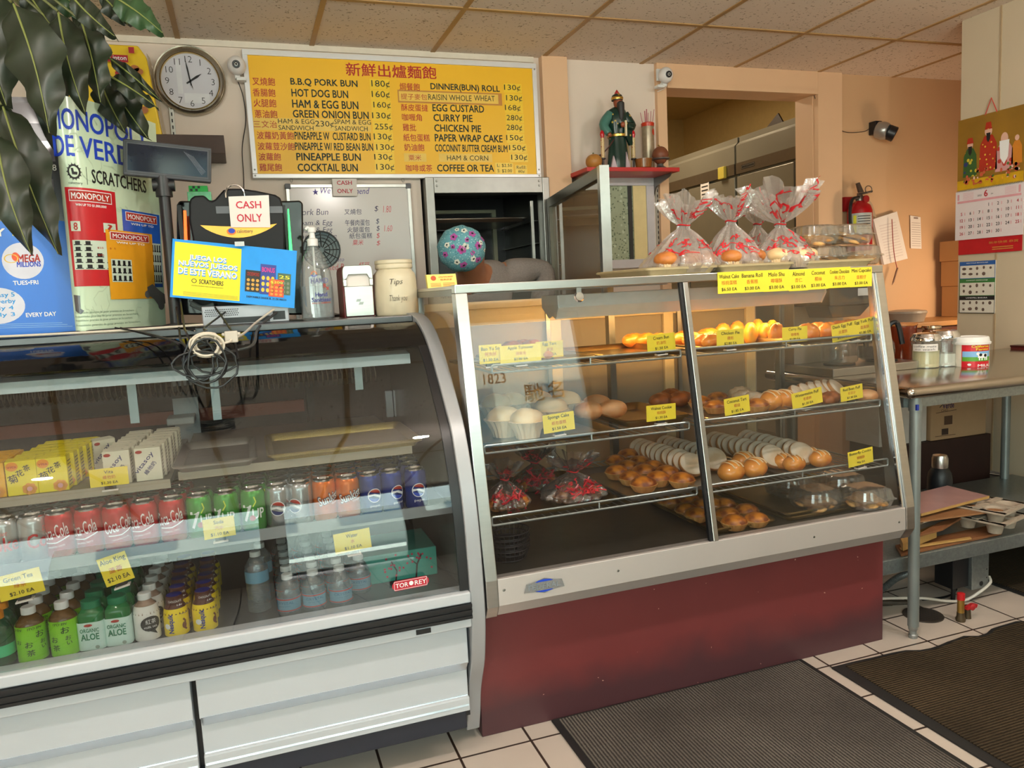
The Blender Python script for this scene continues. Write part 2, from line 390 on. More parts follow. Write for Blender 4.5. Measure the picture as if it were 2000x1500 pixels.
# partition on the right with its panel seams, tiled foot and far end
struct(MB().box(3.597, 3.72, FY, 3.12, .27, CZ).build('wall_right', RWALL, smooth=0))
sm = MB()
for yy in (2.90, 1.7, .5): sm.box(3.592, 3.597, yy - .004, yy + .004, .27, CZ)
struct(sm.build('trim_5', mat('panel_seam', (176, 152, 120), .6), smooth=0))
BT = tilemat('grey_base_tile', (176, 164, 154), (40, 36, 34), .30, 1.0, 2.91, -.2, .006, .35, axes=(1, 2))
struct(MB().box(3.590, 3.73, FY, 3.12, 0, .275).build('baseboard_right', BT, smooth=0))
struct(MB().box(5.2, 5.4, 2.0, WY, 0, CZ).build('wall_alcove', PEACH, smooth=0))
struct(MB().box(3.72, 5.4, 1.9, 2.0, 0, CZ).build('wall_alcove_front', PEACH, smooth=0))
# kitchen behind the doorway and behind the proofing cabinet
km = MB(); km.box(4.5, 4.6, WY + .15, 7.3, 0, 3.02); km.box(-2.5, 4.5, 7.22, 7.3, 0, 3.02); km.box(-2.5, -2.4, WY + .15, 7.22, 0, 3.02); km.box(1.75, 1.83, WY + .15, 7.22, 0, 3.02)
km.box(-2.5, 4.6, WY + .05, WY + .15, CZ, 3.02)
struct(km.build('wall_kitchen', KWALL, smooth=0))
struct(MB().box(-2.5, 4.6, WY + .05, 7.3, 3.02, 3.1).build('ceiling_kitchen', KWALL, smooth=0))
struct(MB().box(-2.6, -2.5, FY - .1, WY + .15, 0, CZ).build('wall_left', WALL, smooth=0))
# street front with its openings, behind the camera
fm = MB(); xs = [-2.6] + [v for o_ in OPEN for v in o_[:2]] + [5.6]
for a, b in zip(xs[::2], xs[1::2]): fm.box(a, b, FY - .1, FY, 0, CZ)
for a, b, c_, d in OPEN:
    fm.box(a, b, FY - .1, FY, d, CZ)
    if c_ > .1: fm.box(a, b, FY - .1, FY, 0, c_)
struct(fm.build('wall_front', mat('front_wall', (150, 146, 140), .7), smooth=0))
for i, (a, b, c_, d) in enumerate(OPEN):
    g = MB()
    for q in (a, b - .05): g.box(q, q + .05, FY - .08, FY - .02, c_, d)
    g.box(a + .05, b - .05, FY - .08, FY - .02, c_, c_ + .05); g.box(a + .05, b - .05, FY - .08, FY - .02, d - .05, d)
    o = struct(g.build('door_1' if i == 1 else 'window_%d' % (1 if i == 0 else 2), STEEL_D, smooth=0))
    MB().box(a + .05, b - .05, FY - .052, FY - .046, c_ + .05, d - .05).build('pane', GLASS, o, smooth=0)
# street: pavement and the pale house row across it
struct(MB().box(-14, 16, -14, -10, -.15, -.02).build('ground', mat('street_pavement', (150, 150, 150), .9), smooth=0))
hs = thing('street_house', 'pale green house across the street seen in the glass', 'building', (1.5, -11, -.02))
MB().box(-3.5, 7.5, -12.5, -11, -.02, 4.6).build('facade', mat('pale_facade', (206, 210, 206), .8), hs, smooth=0)
for k in range(5):
    MB().box(-2.8 + k * 2.1, -1.5 + k * 2.1, -11.02, -10.97, 2.7, 4.0).build('window', mat('dim_window', (120, 140, 150), .1), hs, smooth=0)
wo = bpy.data.objects['window_2']; F = lambda u, v: V(u, FY - .045, v)
k = Ink(F); k.text('1823', 1.80, 1.95, .19, .085, .02); k.put(INKK, wo, 'window_number')
k = Ink(F); k.text('馳', 2.13, 1.77, .17, .15, .02); k.text('名', 2.34, 1.78, .14, .15, .02); k.put(mat('gold_window_paint', (190, 140, 50), .5), wo, 'window_lettering')
# ---------------------------------------------------------------- curved-glass drinks fridge
def spline(pts, n):
    pts = [Vector(p) for p in pts]; q = [pts[0] * 2 - pts[1]] + pts + [pts[-1] * 2 - pts[-2]]; out = []; k = len(pts) - 1
    for i in range(n + 1):
        t = i / n * k; j = min(int(t), k - 1); t -= j; a, b, c, d = q[j:j + 4]
        out.append(.5 * ((2 * b) + (c - a) * t + (2 * a - 5 * b + 4 * c - d) * t * t + (3 * b - a - 3 * c + d) * t ** 3))
    return out
FX0, FX1 = -1.5, .515
fr = thing('drinks_fridge', 'white curved-glass refrigerated display case full of cans and bottles', 'fridge', (-.5, 2.4, 0))
outer = [(2.60, 1.268), (2.50, 1.264), (2.40, 1.246), (2.313, 1.208), (2.235, 1.15), (2.164, 1.079), (2.10, 1.008), (2.052, .949), (2.012, .862), (1.984, .784), (1.966, .70), (1.957, .61), (1.951, .53), (1.950, .447), (1.962, .37), (1.985, .29), (2.02, .225), (2.045, .17), (2.06, .11), (2.085, .04)]
op = spline([(0, a, b) for a, b in outer], 60)
MB().prism([V(FX1, p.y, p.z) for p in op] + [V(FX1, 2.14, .035), V(FX1, 2.16, .12), V(FX1, 3.0, .12), V(FX1, 3.0, 1.268)], (.04, 0, 0)).build('end_panel', mat('silver_end_trim', (168, 170, 174), .42, .35, .06, 12), fr, smooth=30, bevel=.003)
gp = [p + V(0, .012, -.008) for p in op]
ib = min(range(len(gp)), key=lambda i: abs(gp[i].z - 1.168)); ig = min(range(len(gp)), key=lambda i: abs(gp[i].z - .515))
def prof(a, b):
    def F(u, v):
        t = a + (b - a) * v; i = min(int(t), len(gp) - 2); p = gp[i].lerp(gp[i + 1], t - i); return V(FX0 + (FX1 - FX0) * u, p.y, p.z)
    return F
CG = glass('curved_case_glass', (236, 237, 237), .05)
MB().sheet(prof(ib, ig), 6, 50, .005, flip=True).build('curved_glass', CG, fr, smooth=60)
MB().sheet(prof(6, ib), 6, 24, .006, flip=True).build('black_band', BLACKG, fr, smooth=60)
gk = lambda u, v: V(FX1 - .026 + .026 * u, 0, 0) + V(0, prof(ib, ig)(0, v).y - .002, prof(ib, ig)(0, v).z)
MB().sheet(gk, 1, 50, .004, flip=True).build('glass_edge_strip', BLACK, fr, smooth=60)
MB().box(FX0, FX1, 2.47, 3.0, 1.240, 1.262).build('top_panel', mat('dark_top_metal', (92, 92, 94), .3, .8), fr, smooth=0, bevel=.003)
MB().box(FX0, FX1, 1.945, 2.01, .487, .517).build('front_rail', WPAINT, fr, bevel=.004)
bm = MB()
for k in range(5): bm.box(FX0, FX1, 1.938 + .004 * (k % 2), 2.0, .4455 + .0083 * k, .4455 + .0083 * (k + 1) - .0006)
bm.build('black_bumper', BLACK, fr, smooth=0)
MB().box(FX0, FX1, 1.952, 2.03, .415, .4445).build('lower_rail', WPAINT, fr, bevel=.004)
SHINY = mat('polished_strip', (205, 212, 220), .16, .7, .05, 6)
for a, b in ((-1.18, -.206), (-.192, .508)):
    d = MB().prism([V(a, 2.04, .150), V(a, 2.00, .150), V(a, 2.00, .19), V(a, 2.012, .192), V(a, 2.012, .296), V(a, 1.985, .298), V(a, 1.985, .404), V(a, 2.04, .404)], (b - a, 0, 0))
    p = d.build('front_panel', WPAINT, fr, smooth=0, bevel=.0025)
    q = MB(); q.prism([V(a + .003, 1.983, .302), V(a + .003, 2.009, .268), V(a + .003, 2.018, .268), V(a + .003, 2.018, .302)], (b - a - .006, 0, 0)); q.prism([V(a + .003, 2.010, .194), V(a + .003, 1.998, .166), V(a + .003, 2.004, .166), V(a + .003, 2.014, .194)], (b - a - .006, 0, 0))
    q.build('bright_strip', SHINY, p, smooth=0)
MB().box(FX0, FX1, 2.03, 2.06, .12, .41).build('front_frame', BLACK, fr, smooth=0)
MB().box(FX0, .50, 2.012, 2.9, .092, .149).build('kick_rail', mat('navy_kick_rail', (34, 38, 50), .4), fr, smooth=0, bevel=.004)
for x, y in ((.455, 2.20), (.455, 2.85), (-.45, 2.20), (-1.35, 2.20)):
    MB().lathe([(.008, .03), (.008, .1)], (x, y, 0)).lathe([(.034, 0), (.036, .006), (.030, .022), (.014, .03)], (x, y, 0)).build('leveling_foot', BLACK, fr)
hh = MB().box(.36, .40, 1.949, 1.953, .424, .437); hh.build('latch_hole', BLACK, fr, smooth=0)
DARKIN = mat('fridge_interior', (98, 98, 100), .45, .2, .08, 9); LIN = mat('fridge_liner', (196, 204, 208), .4)
MB().box(FX0, FX1, 2.93, 2.98, .45, 1.24).build('back_wall', mat('dark_back_wall', (46, 35, 32), .5, 0, .2, 8), fr, smooth=0)
MB().box(FX0, FX1, 1.99, 2.93, .455, .502).build('deck', mat('deck_metal', (80, 84, 88), .3, .6, .08), fr, smooth=0)
MB().prism([V(FX1 - .006, a, b) for a, b in ((2.02, .5), (2.09, .93), (2.22, 1.1), (2.36, 1.2), (2.93, 1.2), (2.93, .5))], (.006, 0, 0)).build('side_liner', mat('side_liner', (126, 128, 126), .25, .4), fr, smooth=0)
zr = P(600, 790, y=2.92).z
MB().box(FX0, .18, 2.905, 2.93, zr - .022, zr + .022).build('red_rail', mat('red_brown_rail', (150, 72, 50), .5), fr, smooth=0)
MB().box(.19, .215, 2.88, 2.93, .48, 1.2).build('back_post', BLACK, fr, smooth=0); MB().box(-.86, -.835, 2.88, 2.93, .48, 1.2).build('back_post', BLACK, fr, smooth=0)
SHELFM = mat('fridge_shelf_metal', (150, 146, 138), .35, .6, .08)
for nm, a, b, z in (('shelf', FX0, -.215, .885), ('shelf', -.195, .415, .901)):
    s = MB().box(a, b, 2.125, 2.78, z - .014, z).build(nm, SHELFM, fr, smooth=0)
    MB().box(a, b, 2.118, 2.124, z - .020, z + .003).build('price_rail', mat('price_rail', (172, 160, 142), .4, .3), s, smooth=0)
    for x in (a + .05, b - .03): MB().prism([V(x, 2.2, z - .014), V(x, 2.78, z - .014), V(x, 2.78, z - .09)], (.006, 0, 0)).build('shelf_bracket', SHELFM, s, smooth=0)
s = MB().box(FX0, .505, 2.06, 2.88, .714, .727).build('shelf', SHELFM, fr, smooth=0)
MB().box(FX0, .505, 2.052, 2.059, .712, .742).build('price_rail', mat('clear_grey_rail', (150, 156, 160), .2, .3), s, smooth=0)
# lamp bar, evaporator coil with its hangers
a, b = P(0, 757, y=2.34), P(800, 699, y=2.34)
lb = MB(); lb.hexa([V(FX0, 2.33, a.z - .016), V(b.x, 2.33, b.z - .016), V(b.x, 2.40, b.z - .016), V(FX0, 2.40, a.z - .016), V(FX0, 2.335, a.z + .014), V(b.x, 2.335, b.z + .014), V(b.x, 2.40, b.z + .022), V(FX0, 2.40, a.z + .022)])
lb.build('lamp_bar', mat('pale_lamp_bar', (206, 222, 226), .35), fr, smooth=0)
cp = []; ca, cb2 = P(-330, 800, y=2.55), P(735, 727, y=2.55)
for i in range(96 * 12):
    t = i / (96 * 12); q = ca.lerp(cb2, t); cp.append(q + V(0, .03 * cos(2 * pi * i / 12), .030 * sin(2 * pi * i / 12)))
MB().tube(cp, .0022, 4).build('cooling_coil', mat('coil_wire', (120, 118, 112), .35, .8), fr)
MB().box(FX0, .36, 2.60, 2.80, ca.z - .055, ca.z - .035).build('coil_tray', mat('coil_tray', (46, 44, 42), .5), fr, smooth=0)
for px, py in ((258, 770), (420, 765), (700, 730)):
    q = P(px, py, y=2.45); MB().box(q.x - .012, q.x + .012, 2.45, 2.456, q.z - .085 * (1 if px < 600 else .6), q.z + .045).build('coil_hanger', mat('galvanised', (176, 190, 194), .4, .6, .15, 40), fr, smooth=0)
q = P(357, 818, y=2.8); sb = MB().box(q.x - .03, q.x + .05, 2.84, 2.86, q.z - .10, q.z + .13); sb.build('fan_bracket', LIN, fr, smooth=0)
MB().box(q.x - .045, q.x + .04, 2.74, 2.84, q.z - .012, q.z + .012).build('white_sensor', WHITE, fr, bevel=.004)
q = P(762, 790, y=2.85)
for dx in (0, .03): MB().box(q.x + dx - .013, q.x + dx + .013, 2.86, 2.88, q.z - .05, q.z + .05).build('cable_cover', LIN, fr, bevel=.003)
# the maker's sticker on the glass
q = P(800, 1136, y=1.962); F = plane((q.x, 1.948, q.z), (1, 0, .02), (0, 0, 1))
bd = Ink(F, 0); W_, H_ = .049, .0135
bd.poly([(-W_ + H_ * .5, -H_), (W_ - H_ * .5, -H_), (W_, -H_ * .3), (W_, H_ * .3), (W_ - H_ * .5, H_), (-W_ + H_ * .5, H_), (-W_, H_ * .3), (-W_, -H_ * .3)])
bo = bd.put(mat('red_sticker', (186, 34, 54), .3), fr, 'maker_badge')
k = Ink(F, .0008); k.frame(-W_ + .005, -H_ + .002, W_ - .005, H_ - .002, .001); k.text('TOR', -.040, -.006, .033, .012, .02); k.text('REY', .011, -.006, .031, .012, .02); k.disc(.0015, .001, .006, .006, 12); k.put(INKW, bo)

# ---------------------------------------------------------------- price tags
MAG = mat('black_magnet', (40, 36, 38), .5)
TAGROOT = {}
def price_tag(en, zh, price, px0, py0, px1, py1, y, label, group, rot=0., clip=True, lean=.0, fs=1., en2=None, hide=0):
    cx, cy = (px0 + px1) / 2, (py0 + py1) / 2; c = P(cx, cy, y=y)
    W = (P(px1, cy, y=y) - P(px0, cy, y=y)).length; H = (P(cx, py1, y=y) - P(cx, py0, y=y)).length
    ux = V(cos(rot), 0, sin(rot)); uy = V(-sin(rot) * cos(lean), sin(lean), cos(rot) * cos(lean)); n = ux.cross(uy)
    o = c - ux * W / 2 - uy * H / 2
    t = thing('price_tag', label, 'price tag', c - uy * H / 2, group)
    MB().prism([o, o + ux * W, o + ux * W + uy * H, o + uy * H], -n * .0007).build('card', YCARD, t, smooth=0)
    cols = en if isinstance(en, list) else [(en, zh, price)]
    k = Ink(plane(o, ux, uy)); r = Ink(plane(o, ux, uy)); nc = len(cols)
    for i, (e, z_, p) in enumerate(cols):
        m = W * (i + .5) / nc; w1 = min(W / nc * .88, .0062 * len(e) * (H / .055) * 1.0)
        k.text(e, m - w1 / 2, H * .70, w1, H * (.23 if any(ch in e for ch in 'gypqjQ') else .185), .01)
        if z_: r.text(z_, m, H * .40, None, H * .20, al='c')
        if p: wp = min(W / nc * .78, .0058 * len(p) * (H / .055)); k.text(p, m - wp / 2, H * .10, wp, H * .17, .012)
    k.put(INKK, t); r.put(mat('tag_red_ink', (196, 84, 30), .6), t, 'chinese_lettering')
    if clip:
        b = c - uy * H / 2
        MB().obox(b - uy * .003 - n * .006, ux * min(.013, W * .3), V(0, .005, 0), V(0, 0, .006)).build('magnet_clip', MAG, t, smooth=0)
        MB().obox(b - uy * .0105 - n * .004, ux * min(.018, W * .4), V(0, .010, 0), V(0, 0, .0018)).build('clip_foot', PAPER, t, smooth=0)
    return t
DG = 'yellow price tags in the drinks fridge'
price_tag('Vita', '維他奶', '$1.30 EA', 175, 914, 251, 949, 2.112, 'yellow price tag reading Vita below the cream soy drink cartons', DG)
price_tag('Aloe King', '蘆薈', '$2.10 EA', 197, 1083, 255, 1140, 2.03, 'tilted yellow price tag reading Aloe King above the green bottles', DG, rot=.22)
price_tag('Green Tea', '綠茶', '$2.10 EA', -6, 1117, 84, 1166, 1.995, 'yellow price tag reading Green Tea at the far left of the fridge', DG, rot=.13)
price_tag('Soda', '汽水', '$1.10 EA', 397, 1011, 459, 1050, 2.045, 'yellow price tag reading Soda in front of the green cans', DG, rot=.03)
price_tag('Water', '水', '$1.10 EA', 653, 1037, 724, 1076, 2.03, 'yellow price tag reading Water above the water bottles', DG, rot=.06)

# ---------------------------------------------------------------- cartons, cans, bottles
def rings(R): return lambda u, v: V(R * sin(u / R), -R * cos(u / R), v)
def carton(name, label, w, h, d, face, deco, group):
    t = thing(name, label, 'drink carton', (0, 0, 0), group)
    m = MB().box(-w / 2, w / 2, 0, d, 0, h - .001); m.build('box', face, t, smooth=0, bevel=.0012)
    f = MB().prism([V(-w / 2 + .002, .001, h), V(w / 2 - .002, .001, h), V(w / 2 - .002, d * .55, h + .0025), V(-w / 2 + .002, d * .55, h + .0025)], (0, 0, .0008)); f.build('top_flap', face, t, smooth=0)
    F = plane((-w / 2, 0, 0), (1, 0, 0), (0, 0, 1)); deco(F, t, w, h)
    S = plane((w / 2, 0, 0), (0, 1, 0), (0, 0, 1)); k = Ink(S, .0012)
    for i in range(8): k.rect(.004, h * (.12 + .1 * i), d - .006, h * (.12 + .1 * i) + .0022)
    k.put(mat('carton_small_print', (86, 84, 80), .6), t, 'side_print')
    k = Ink(plane((w * .25, d * .2, h + .0008), (1, 0, 0), (0, 1, 0)), .001); k.disc(0, 0, .003); k.put(BLACK, t, 'straw_hole')
    return t
def deco_vita(F, t, w, h):
    k = Ink(F, .0012); k.disc(w * .18, h * .88, w * .13, h * .05); k.put(INKR, t, 'red_oval')
    k = Ink(F, .0012); k.text('vitasoy', w * .10, h * .20, w * 1.05, h * .16, .02, rot=.86); k.text('維他奶', w * .42, h * .17, w * .62, h * .13, .02, rot=.86); k.put(mat('navy_ink', (38, 44, 110), .5), t)
def deco_chry(F, t, w, h):
    k = Ink(F, .0010); k.disc(w * .22, h * .84, w * .20, h * .13); k.put(mat('orange_ink', (240, 150, 20), .5), t, 'orange_spot')
    k = Ink(F, .0014); k.text('vita', w * .07, h * .80, w * .30, h * .07, .02); k.put(INKR, t)
    k = Ink(F, .0012)
    for c_, a, b, s in (('菊', .12, .34, .30), ('花', .38, .52, .24), ('茶', .62, .66, .22)): k.text(c_, w * a, h * b, w * s, h * s * .78, .02, rot=.3)
    k.put(INKK, t)
    k = Ink(F, .0010)
    for i in range(7):
        a = 2 * pi * i / 7; k.disc(w * .72 + cos(a) * w * .15, h * .16 + sin(a) * h * .10, w * .10, h * .075, 12)
    k.put(mat('flower_orange', (236, 160, 50), .5), t, 'flower'); k = Ink(F, .0014); k.disc(w * .72, h * .16, w * .09, h * .07); k.put(mat('flower_pink', (230, 170, 170), .5), t, 'flower_heart')
CW, CH, CD = .066, .086, .046
CREAM = mat('cream_carton', (226, 220, 196), .5, var=.05); YEL = mat('yellow_carton', (240, 222, 20), .4, var=.05); ORG = mat('orange_carton', (240, 180, 20), .4)
vk = Kind(carton('drink_carton', '', .062, .086, .045, CREAM, deco_vita, 'cream soy drink cartons on the top fridge shelf'))
ck = Kind(carton('drink_carton', '', CW, CH, CD, YEL, deco_chry, 'yellow tea cartons on the top fridge shelf'))
SIDE = ['left', 'right']
for c_, px in enumerate((231, 293)):
    x = P(px, 936, y=2.14).x
    for r in range(7): vk.put((x + .002 * (r % 2) + .004 * r, 2.14 + .047 * r, .886), .0, 'cream soy drink carton, %s file, %s from the front' % (SIDE[c_], ORD[r]))
q = P(192, 908, y=2.30); vk.put((q.x + .01, 2.36, .886), rad(35), 'cream soy drink carton turned askew behind the left file')
for c_, px in enumerate((46, 107)):
    x = P(px, 962, y=2.14).x
    for r in range(6): ck.put((x + .006 * r + .002 * (r % 2), 2.14 + .048 * r, .886), 0, 'yellow tea carton, %s file, %s from the front' % (SIDE[c_], ORD[r]))
ok_ = Kind(carton('drink_carton', '', CW, CH, CD, ORG, deco_chry, 'orange juice cartons at the left fridge end'))
x = P(-18, 965, y=2.14).x
for r in range(4): ok_.put((x, 2.14 + .048 * r, .886), 0, 'orange juice carton cut by the picture edge, %s from the front' % ORD[r])

CR, CHT = .0318, .1175
def can(label, paint, deco, group):
    t = thing('soda_can', label, 'can', (0, 0, 0), group)
    MB().lathe([(.022, 0), (.0265, .001), (.0305, .008), (CR, .012), (CR, .099), (.0305, .105), (.0268, .1115)], n=24).build('body', paint, t, smooth=50)
    MB().lathe([(.0268, .1113), (.0275, .1135), (.0275, .1155), (.0258, .1155), (.0245, .1125), (.001, .1125)], n=24).build('lid', CHROME, t, smooth=50)
    MB().lathe([(.008, .1127), (.0085, .1142), (.005, .1146)], (0, -.006, 0), 10).build('pull_tab', CHROME, t)
    deco(rings(CR), t); return t
def metal_paint(n_, c, m=.55): return mat(n_, c, .25, m, .05)
def d_coke(F, t): k = Ink(F); k.text('Coca-Cola', -.036, .048, .068, .032, .012, .35, rot=.22); k.line([(-.03, .044), (0, .045), (.03, .058)], .003); k.text('ORIGINAL TASTE', -.022, .031, .04, .0042, rot=.12); k.put(INKW, t)
def d_diet(F, t):
    k = Ink(F); k.text('Coke', -.040, .040, .078, .034, .03); k.text('Diet', -.006, .078, .022, .012, .0, .3); k.put(mat('coke_red', (190, 30, 40), .4), t)
def d_7up(F, t):
    k = Ink(F); k.text('UP', .000, .040, .030, .026, .03); k.text('7', -.024, .034, .022, .042, .03); k.put(INKW, t)
    k = Ink(F, .0012); k.disc(-.001, .042, .0075); k.put(INKR, t, 'red_spot'); k = Ink(F, .0006); k.line([(.002, .072), (.010, .084), (.006, .098)], .003); k.put(mat('lime_ink', (220, 230, 60), .4), t, 'lime_streak')
def d_pepsi(F, t, col):
    for c_, a0, a1, nm in ((INKR, .25, pi - .55, 'red_half'), (col, pi + .25, 2 * pi - .55, 'blue_half')):
        k = Ink(F, .0009); k.disc(0, .058, .0175, None, 16, a0, a1); k.put(c_, t, nm)
    k = Ink(F); k.ring(0, .058, .0195, .0025); k.poly([(-.018, .055), (-.004, .058), (.017, .048), (.016, .056), (.0, .063), (-.018, .062)]); k.put(INKW, t, 'white_ring')
def d_pep(F, t): d_pepsi(F, t, INKB); k = Ink(F); k.text('pepsi', -.014, .024, .028, .009); k.put(INKW, t)
def d_dpep(F, t): d_pepsi(F, t, mat('navy_ink', (38, 44, 110), .5))
def d_sun(F, t):
    k = Ink(F, .0007); k.text('Sunkist', -.032, .046, .064, .026, .07, .1, rot=.30); k.put(mat('navy_outline', (34, 40, 80), .5), t, 'letter_outline'); k = Ink(F, .0012); k.text('Sunkist', -.031, .047, .062, .023, .02, .1, rot=.30); k.text('Orange', .002, .046, .024, .008, rot=.3); k.put(INKW, t)
CANS = [('diet', 'silver-white diet cola can', metal_paint('diet_can', (196, 196, 196), .7), d_diet, [5, 61]),
        ('coke', 'red cola can', metal_paint('red_can', (196, 26, 34), .35), d_coke, [114, 170, 224, 279, 334]),
        ('7up', 'green lemon-lime soda can', metal_paint('green_can', (70, 160, 60), .45), d_7up, [387, 441, 493]),
        ('dpep', 'plain silver cola can with round emblem', metal_paint('silver_can', (188, 192, 196), .8), d_dpep, [541, 585]),
        ('sun', 'orange soda can', metal_paint('orange_can', (226, 112, 30), .4), d_sun, [631, 676]),
        ('pep', 'dark blue cola can', metal_paint('blue_can', (24, 52, 140), .45), d_pep, [720, 763, 808])]
for key, lab, pm_, deco, pxs in CANS:
    K = Kind(can('', pm_, deco, lab + 's on the middle fridge shelf'))
    for c_, px in enumerate(pxs):
        py = 1015 - .123 * px; x = P(px, py, y=2.105, z=None).x; rz = rnd.uniform(-.5, .5) + (.35 if key in ('coke', 'diet') else 0)
        for r in range(4):
            if key == '7up' and c_ == 0 and r > 1: continue
            K.put((x + .004 * r + rnd.uniform(-.002, .002), 2.105 + .066 * r + rnd.uniform(-.004, .004), .7275), rz + rnd.uniform(-.25, .25) + (r > 0) * rnd.uniform(-1, 1),
                  '%s, file %s from the left, %s from glass' % (lab, ORD[c_], ORD[r]))

def bottle(name, label, prof_, mbody, cap, mcap, group, lab=None, mlab=None, deco=None, fl=None, n=20, sc=1.):
    t = thing(name, label, 'bottle', (0, 0, 0), group)
    MB().lathe(prof_, n=n, fl=fl).build('body', mbody, t, smooth=50)
    r, z0, z1 = cap; MB().lathe([(r, z0), (r, z1 - .002), (r * .9, z1)], n=24, fl=lambda j, i: 1 - .03 * (j % 2) * (i < 2)).build('cap', mcap, t, smooth=30)
    if lab:
        lo, hi, rr = lab; lb_ = MB().lathe([(rr(z) if callable(rr) else rr, z) for z in [lo + (hi - lo) * i / 8 for i in range(9)]], n=28, fl=fl, cap=False).build('label_sleeve', mlab, t, smooth=50)
        if deco: deco(lb_, rr)
    return t
CLEARP = glass('clear_bottle', (236, 242, 244), .13, .02, bump=.25, bsc=60, body=(200, 214, 222, .10))
GREENP = glass('green_bottle', (60, 160, 90), .05, .02, body=(40, 150, 80, .55)); TEAL = mat('green_cap', (20, 120, 80), .4)
TEA = glass('tea_bottle', (150, 96, 30), .06, .02, body=(120, 84, 30, .6))
BH = .503
def sq(j, i, n=20): a = 2 * pi * j / 20 + .001; return 1 / ((abs(cos(a)) ** 4 + abs(sin(a)) ** 4) ** .25) * .92
def sq28(j, i): a = 2 * pi * j / 28 + .001; return 1 / ((abs(cos(a)) ** 4 + abs(sin(a)) ** 4) ** .25) * .925
# green tea with white caps
def d_ito(p, rr):
    F = rings(.0325); k = Ink(F); k.text('ITO EN', -.004, .094, .030, .0062, .02, .2); k.text('ITO EN', -.046, .094, .030, .0062, .02, .2)
    for ch, u, v, s in (('お', .012, .070, .018), ('お', .020, .050, .012), ('い', .022, .036, .010), ('お', -.012, .046, .016), ('茶', -.010, .022, .017), ('お', -.032, .056, .012)): k.text(ch, u, v, None, s, .01)
    k.put(INKG, p)
itp = [(.028, 0), (.031, .004), (.031, .100), (.029, .110), (.020, .124), (.0125, .129), (.0125, .136)]
LIME = mat('lime_sleeve', (132, 206, 20), .35)
ik = Kind(bottle('tea_bottle', '', itp, TEA, (.0158, .131, .151), WHITE, 'white-capped green tea bottles', (.004, .104, .0322), LIME, d_ito))
gk_ = lambda a, b, c_: [a, b, c_]
def files(K, fronts, y0, dy, rows, label, py, dx=.0, z=BH, skip=lambda c, r: False, rz=0, jit=.002, sc=1.):
    for c_, px in enumerate(fronts):
        x = P(px, py(px), y=y0).x; a = rnd.uniform(-.35, .35) + rz
        for r in range(rows):
            if skip(c_, r): continue
            K.put((x + dx * r + rnd.uniform(-jit, jit), y0 + dy * r, z), a + rnd.uniform(-.15, .15), label % ('file %s from the left' % ORD[c_] if len(fronts) > 1 else 'single file', ORD[r]), scale=(1, 1, .87))
files(ik, [62, 127], 2.055, .066, 5, 'white-capped green tea bottle, %s, %s from the glass', lambda px: 1250 - .1 * px)
def d_aloe(p, rr):
    F = plane((0, -.0305, 0), (1, 0, 0), (0, 0, 1)); k = Ink(F, .0012); k.text('ORGANIC', -.021, .058, .042, .011, .03); k.text('ALOE', -.020, .036, .040, .018, .05); k.put(mat('aloe_green_ink', (20, 120, 80), .5), p)
    k = Ink(F, .0012); k.disc(-.002, .078, .0095, .004); k.put(INKR, p, 'red_oval'); k = Ink(F, .0012); k.disc(.014, .014, .005); k.put(INKGR, p, 'seal')
alp = [(.026, 0), (.031, .004), (.0315, .010), (.0315, .100), (.030, .106), (.022, .119), (.0185, .121), (.0185, .127)]
ak = Kind(bottle('aloe_bottle', '', alp, GREENP, (.0225, .121, .140), TEAL, 'green-capped aloe drink bottles', (.006, .086, .0324), mat('pale_mint_label', (206, 232, 222), .4), d_aloe, fl=lambda j, i: sq(j, i) if i < 6 else 1))
for o in [c for c in ak.root.children if c.name.startswith('label')]:
    me = o.data
    for v in me.vertices:
        r = math.hypot(v.co.x, v.co.y) or 1; a = math.atan2(v.co.y, v.co.x); q = .0324 * .955 / ((abs(cos(a)) ** 5 + abs(sin(a)) ** 5) ** .2); v.co.x, v.co.y = q * cos(a), q * sin(a)
files(ak, [182, 236], 2.06, .069, 5, 'green-capped aloe drink bottle, %s, %s from the glass', lambda px: 1230)
def d_milk(p, rr):
    F = rings(.0305); k = Ink(F); k.disc(.008, .052, .024, .022, 20); k.poly([(.0, .034), (.016, .034), (.022, .018)]); k.put(INKK, p, 'black_bubble'); k = Ink(F, .0014); k.text('紅茶', -.004, .052, .024, .014); k.text('milk tea', -.008, .040, .030, .007); k.put(INKW, p)
mk = Kind(bottle('milk_tea_bottle', '', [(.026, 0), (.029, .004), (.030, .080), (.026, .100), (.016, .113), (.013, .117), (.013, .123)], glass('milky_neck', (190, 170, 150), .06, .05, body=(180, 150, 130, .7)), (.0158, .118, .136), WHITE, 'white milk tea bottles', (.003, .103, lambda z: .0302 if z < .078 else .0303 - (z - .078) * .17), mat('white_sleeve', (232, 228, 222), .35), d_milk))
files(mk, [290], 2.06, .063, 6, 'white milk tea bottle with black bubble, %s, %s from the glass', lambda px: 1225, dx=.002)
def d_nes(p, rr):
    F = rings(.0295); k = Ink(F); k.text('Nesquik', -.005, .012, .056, .015, .06, rot=pi / 2); k.text('Nesquik', .012, .062, .020, .0052, .02); k.put(mat('nes_blue', (30, 50, 150), .4), p); k = Ink(F); k.line([(.016, .050), (.022, .040), (.014, .026), (.024, .016)], .005); k.disc(.018, .030, .006, .010); k.put(mat('choc_ink', (120, 62, 26), .5), p, 'chocolate_splash')
    k = Ink(F); k.disc(-.024, .032, .008); k.put(INKW, p, 'white_seal')
CHOC = mat('chocolate_brown', (86, 44, 36), .3)
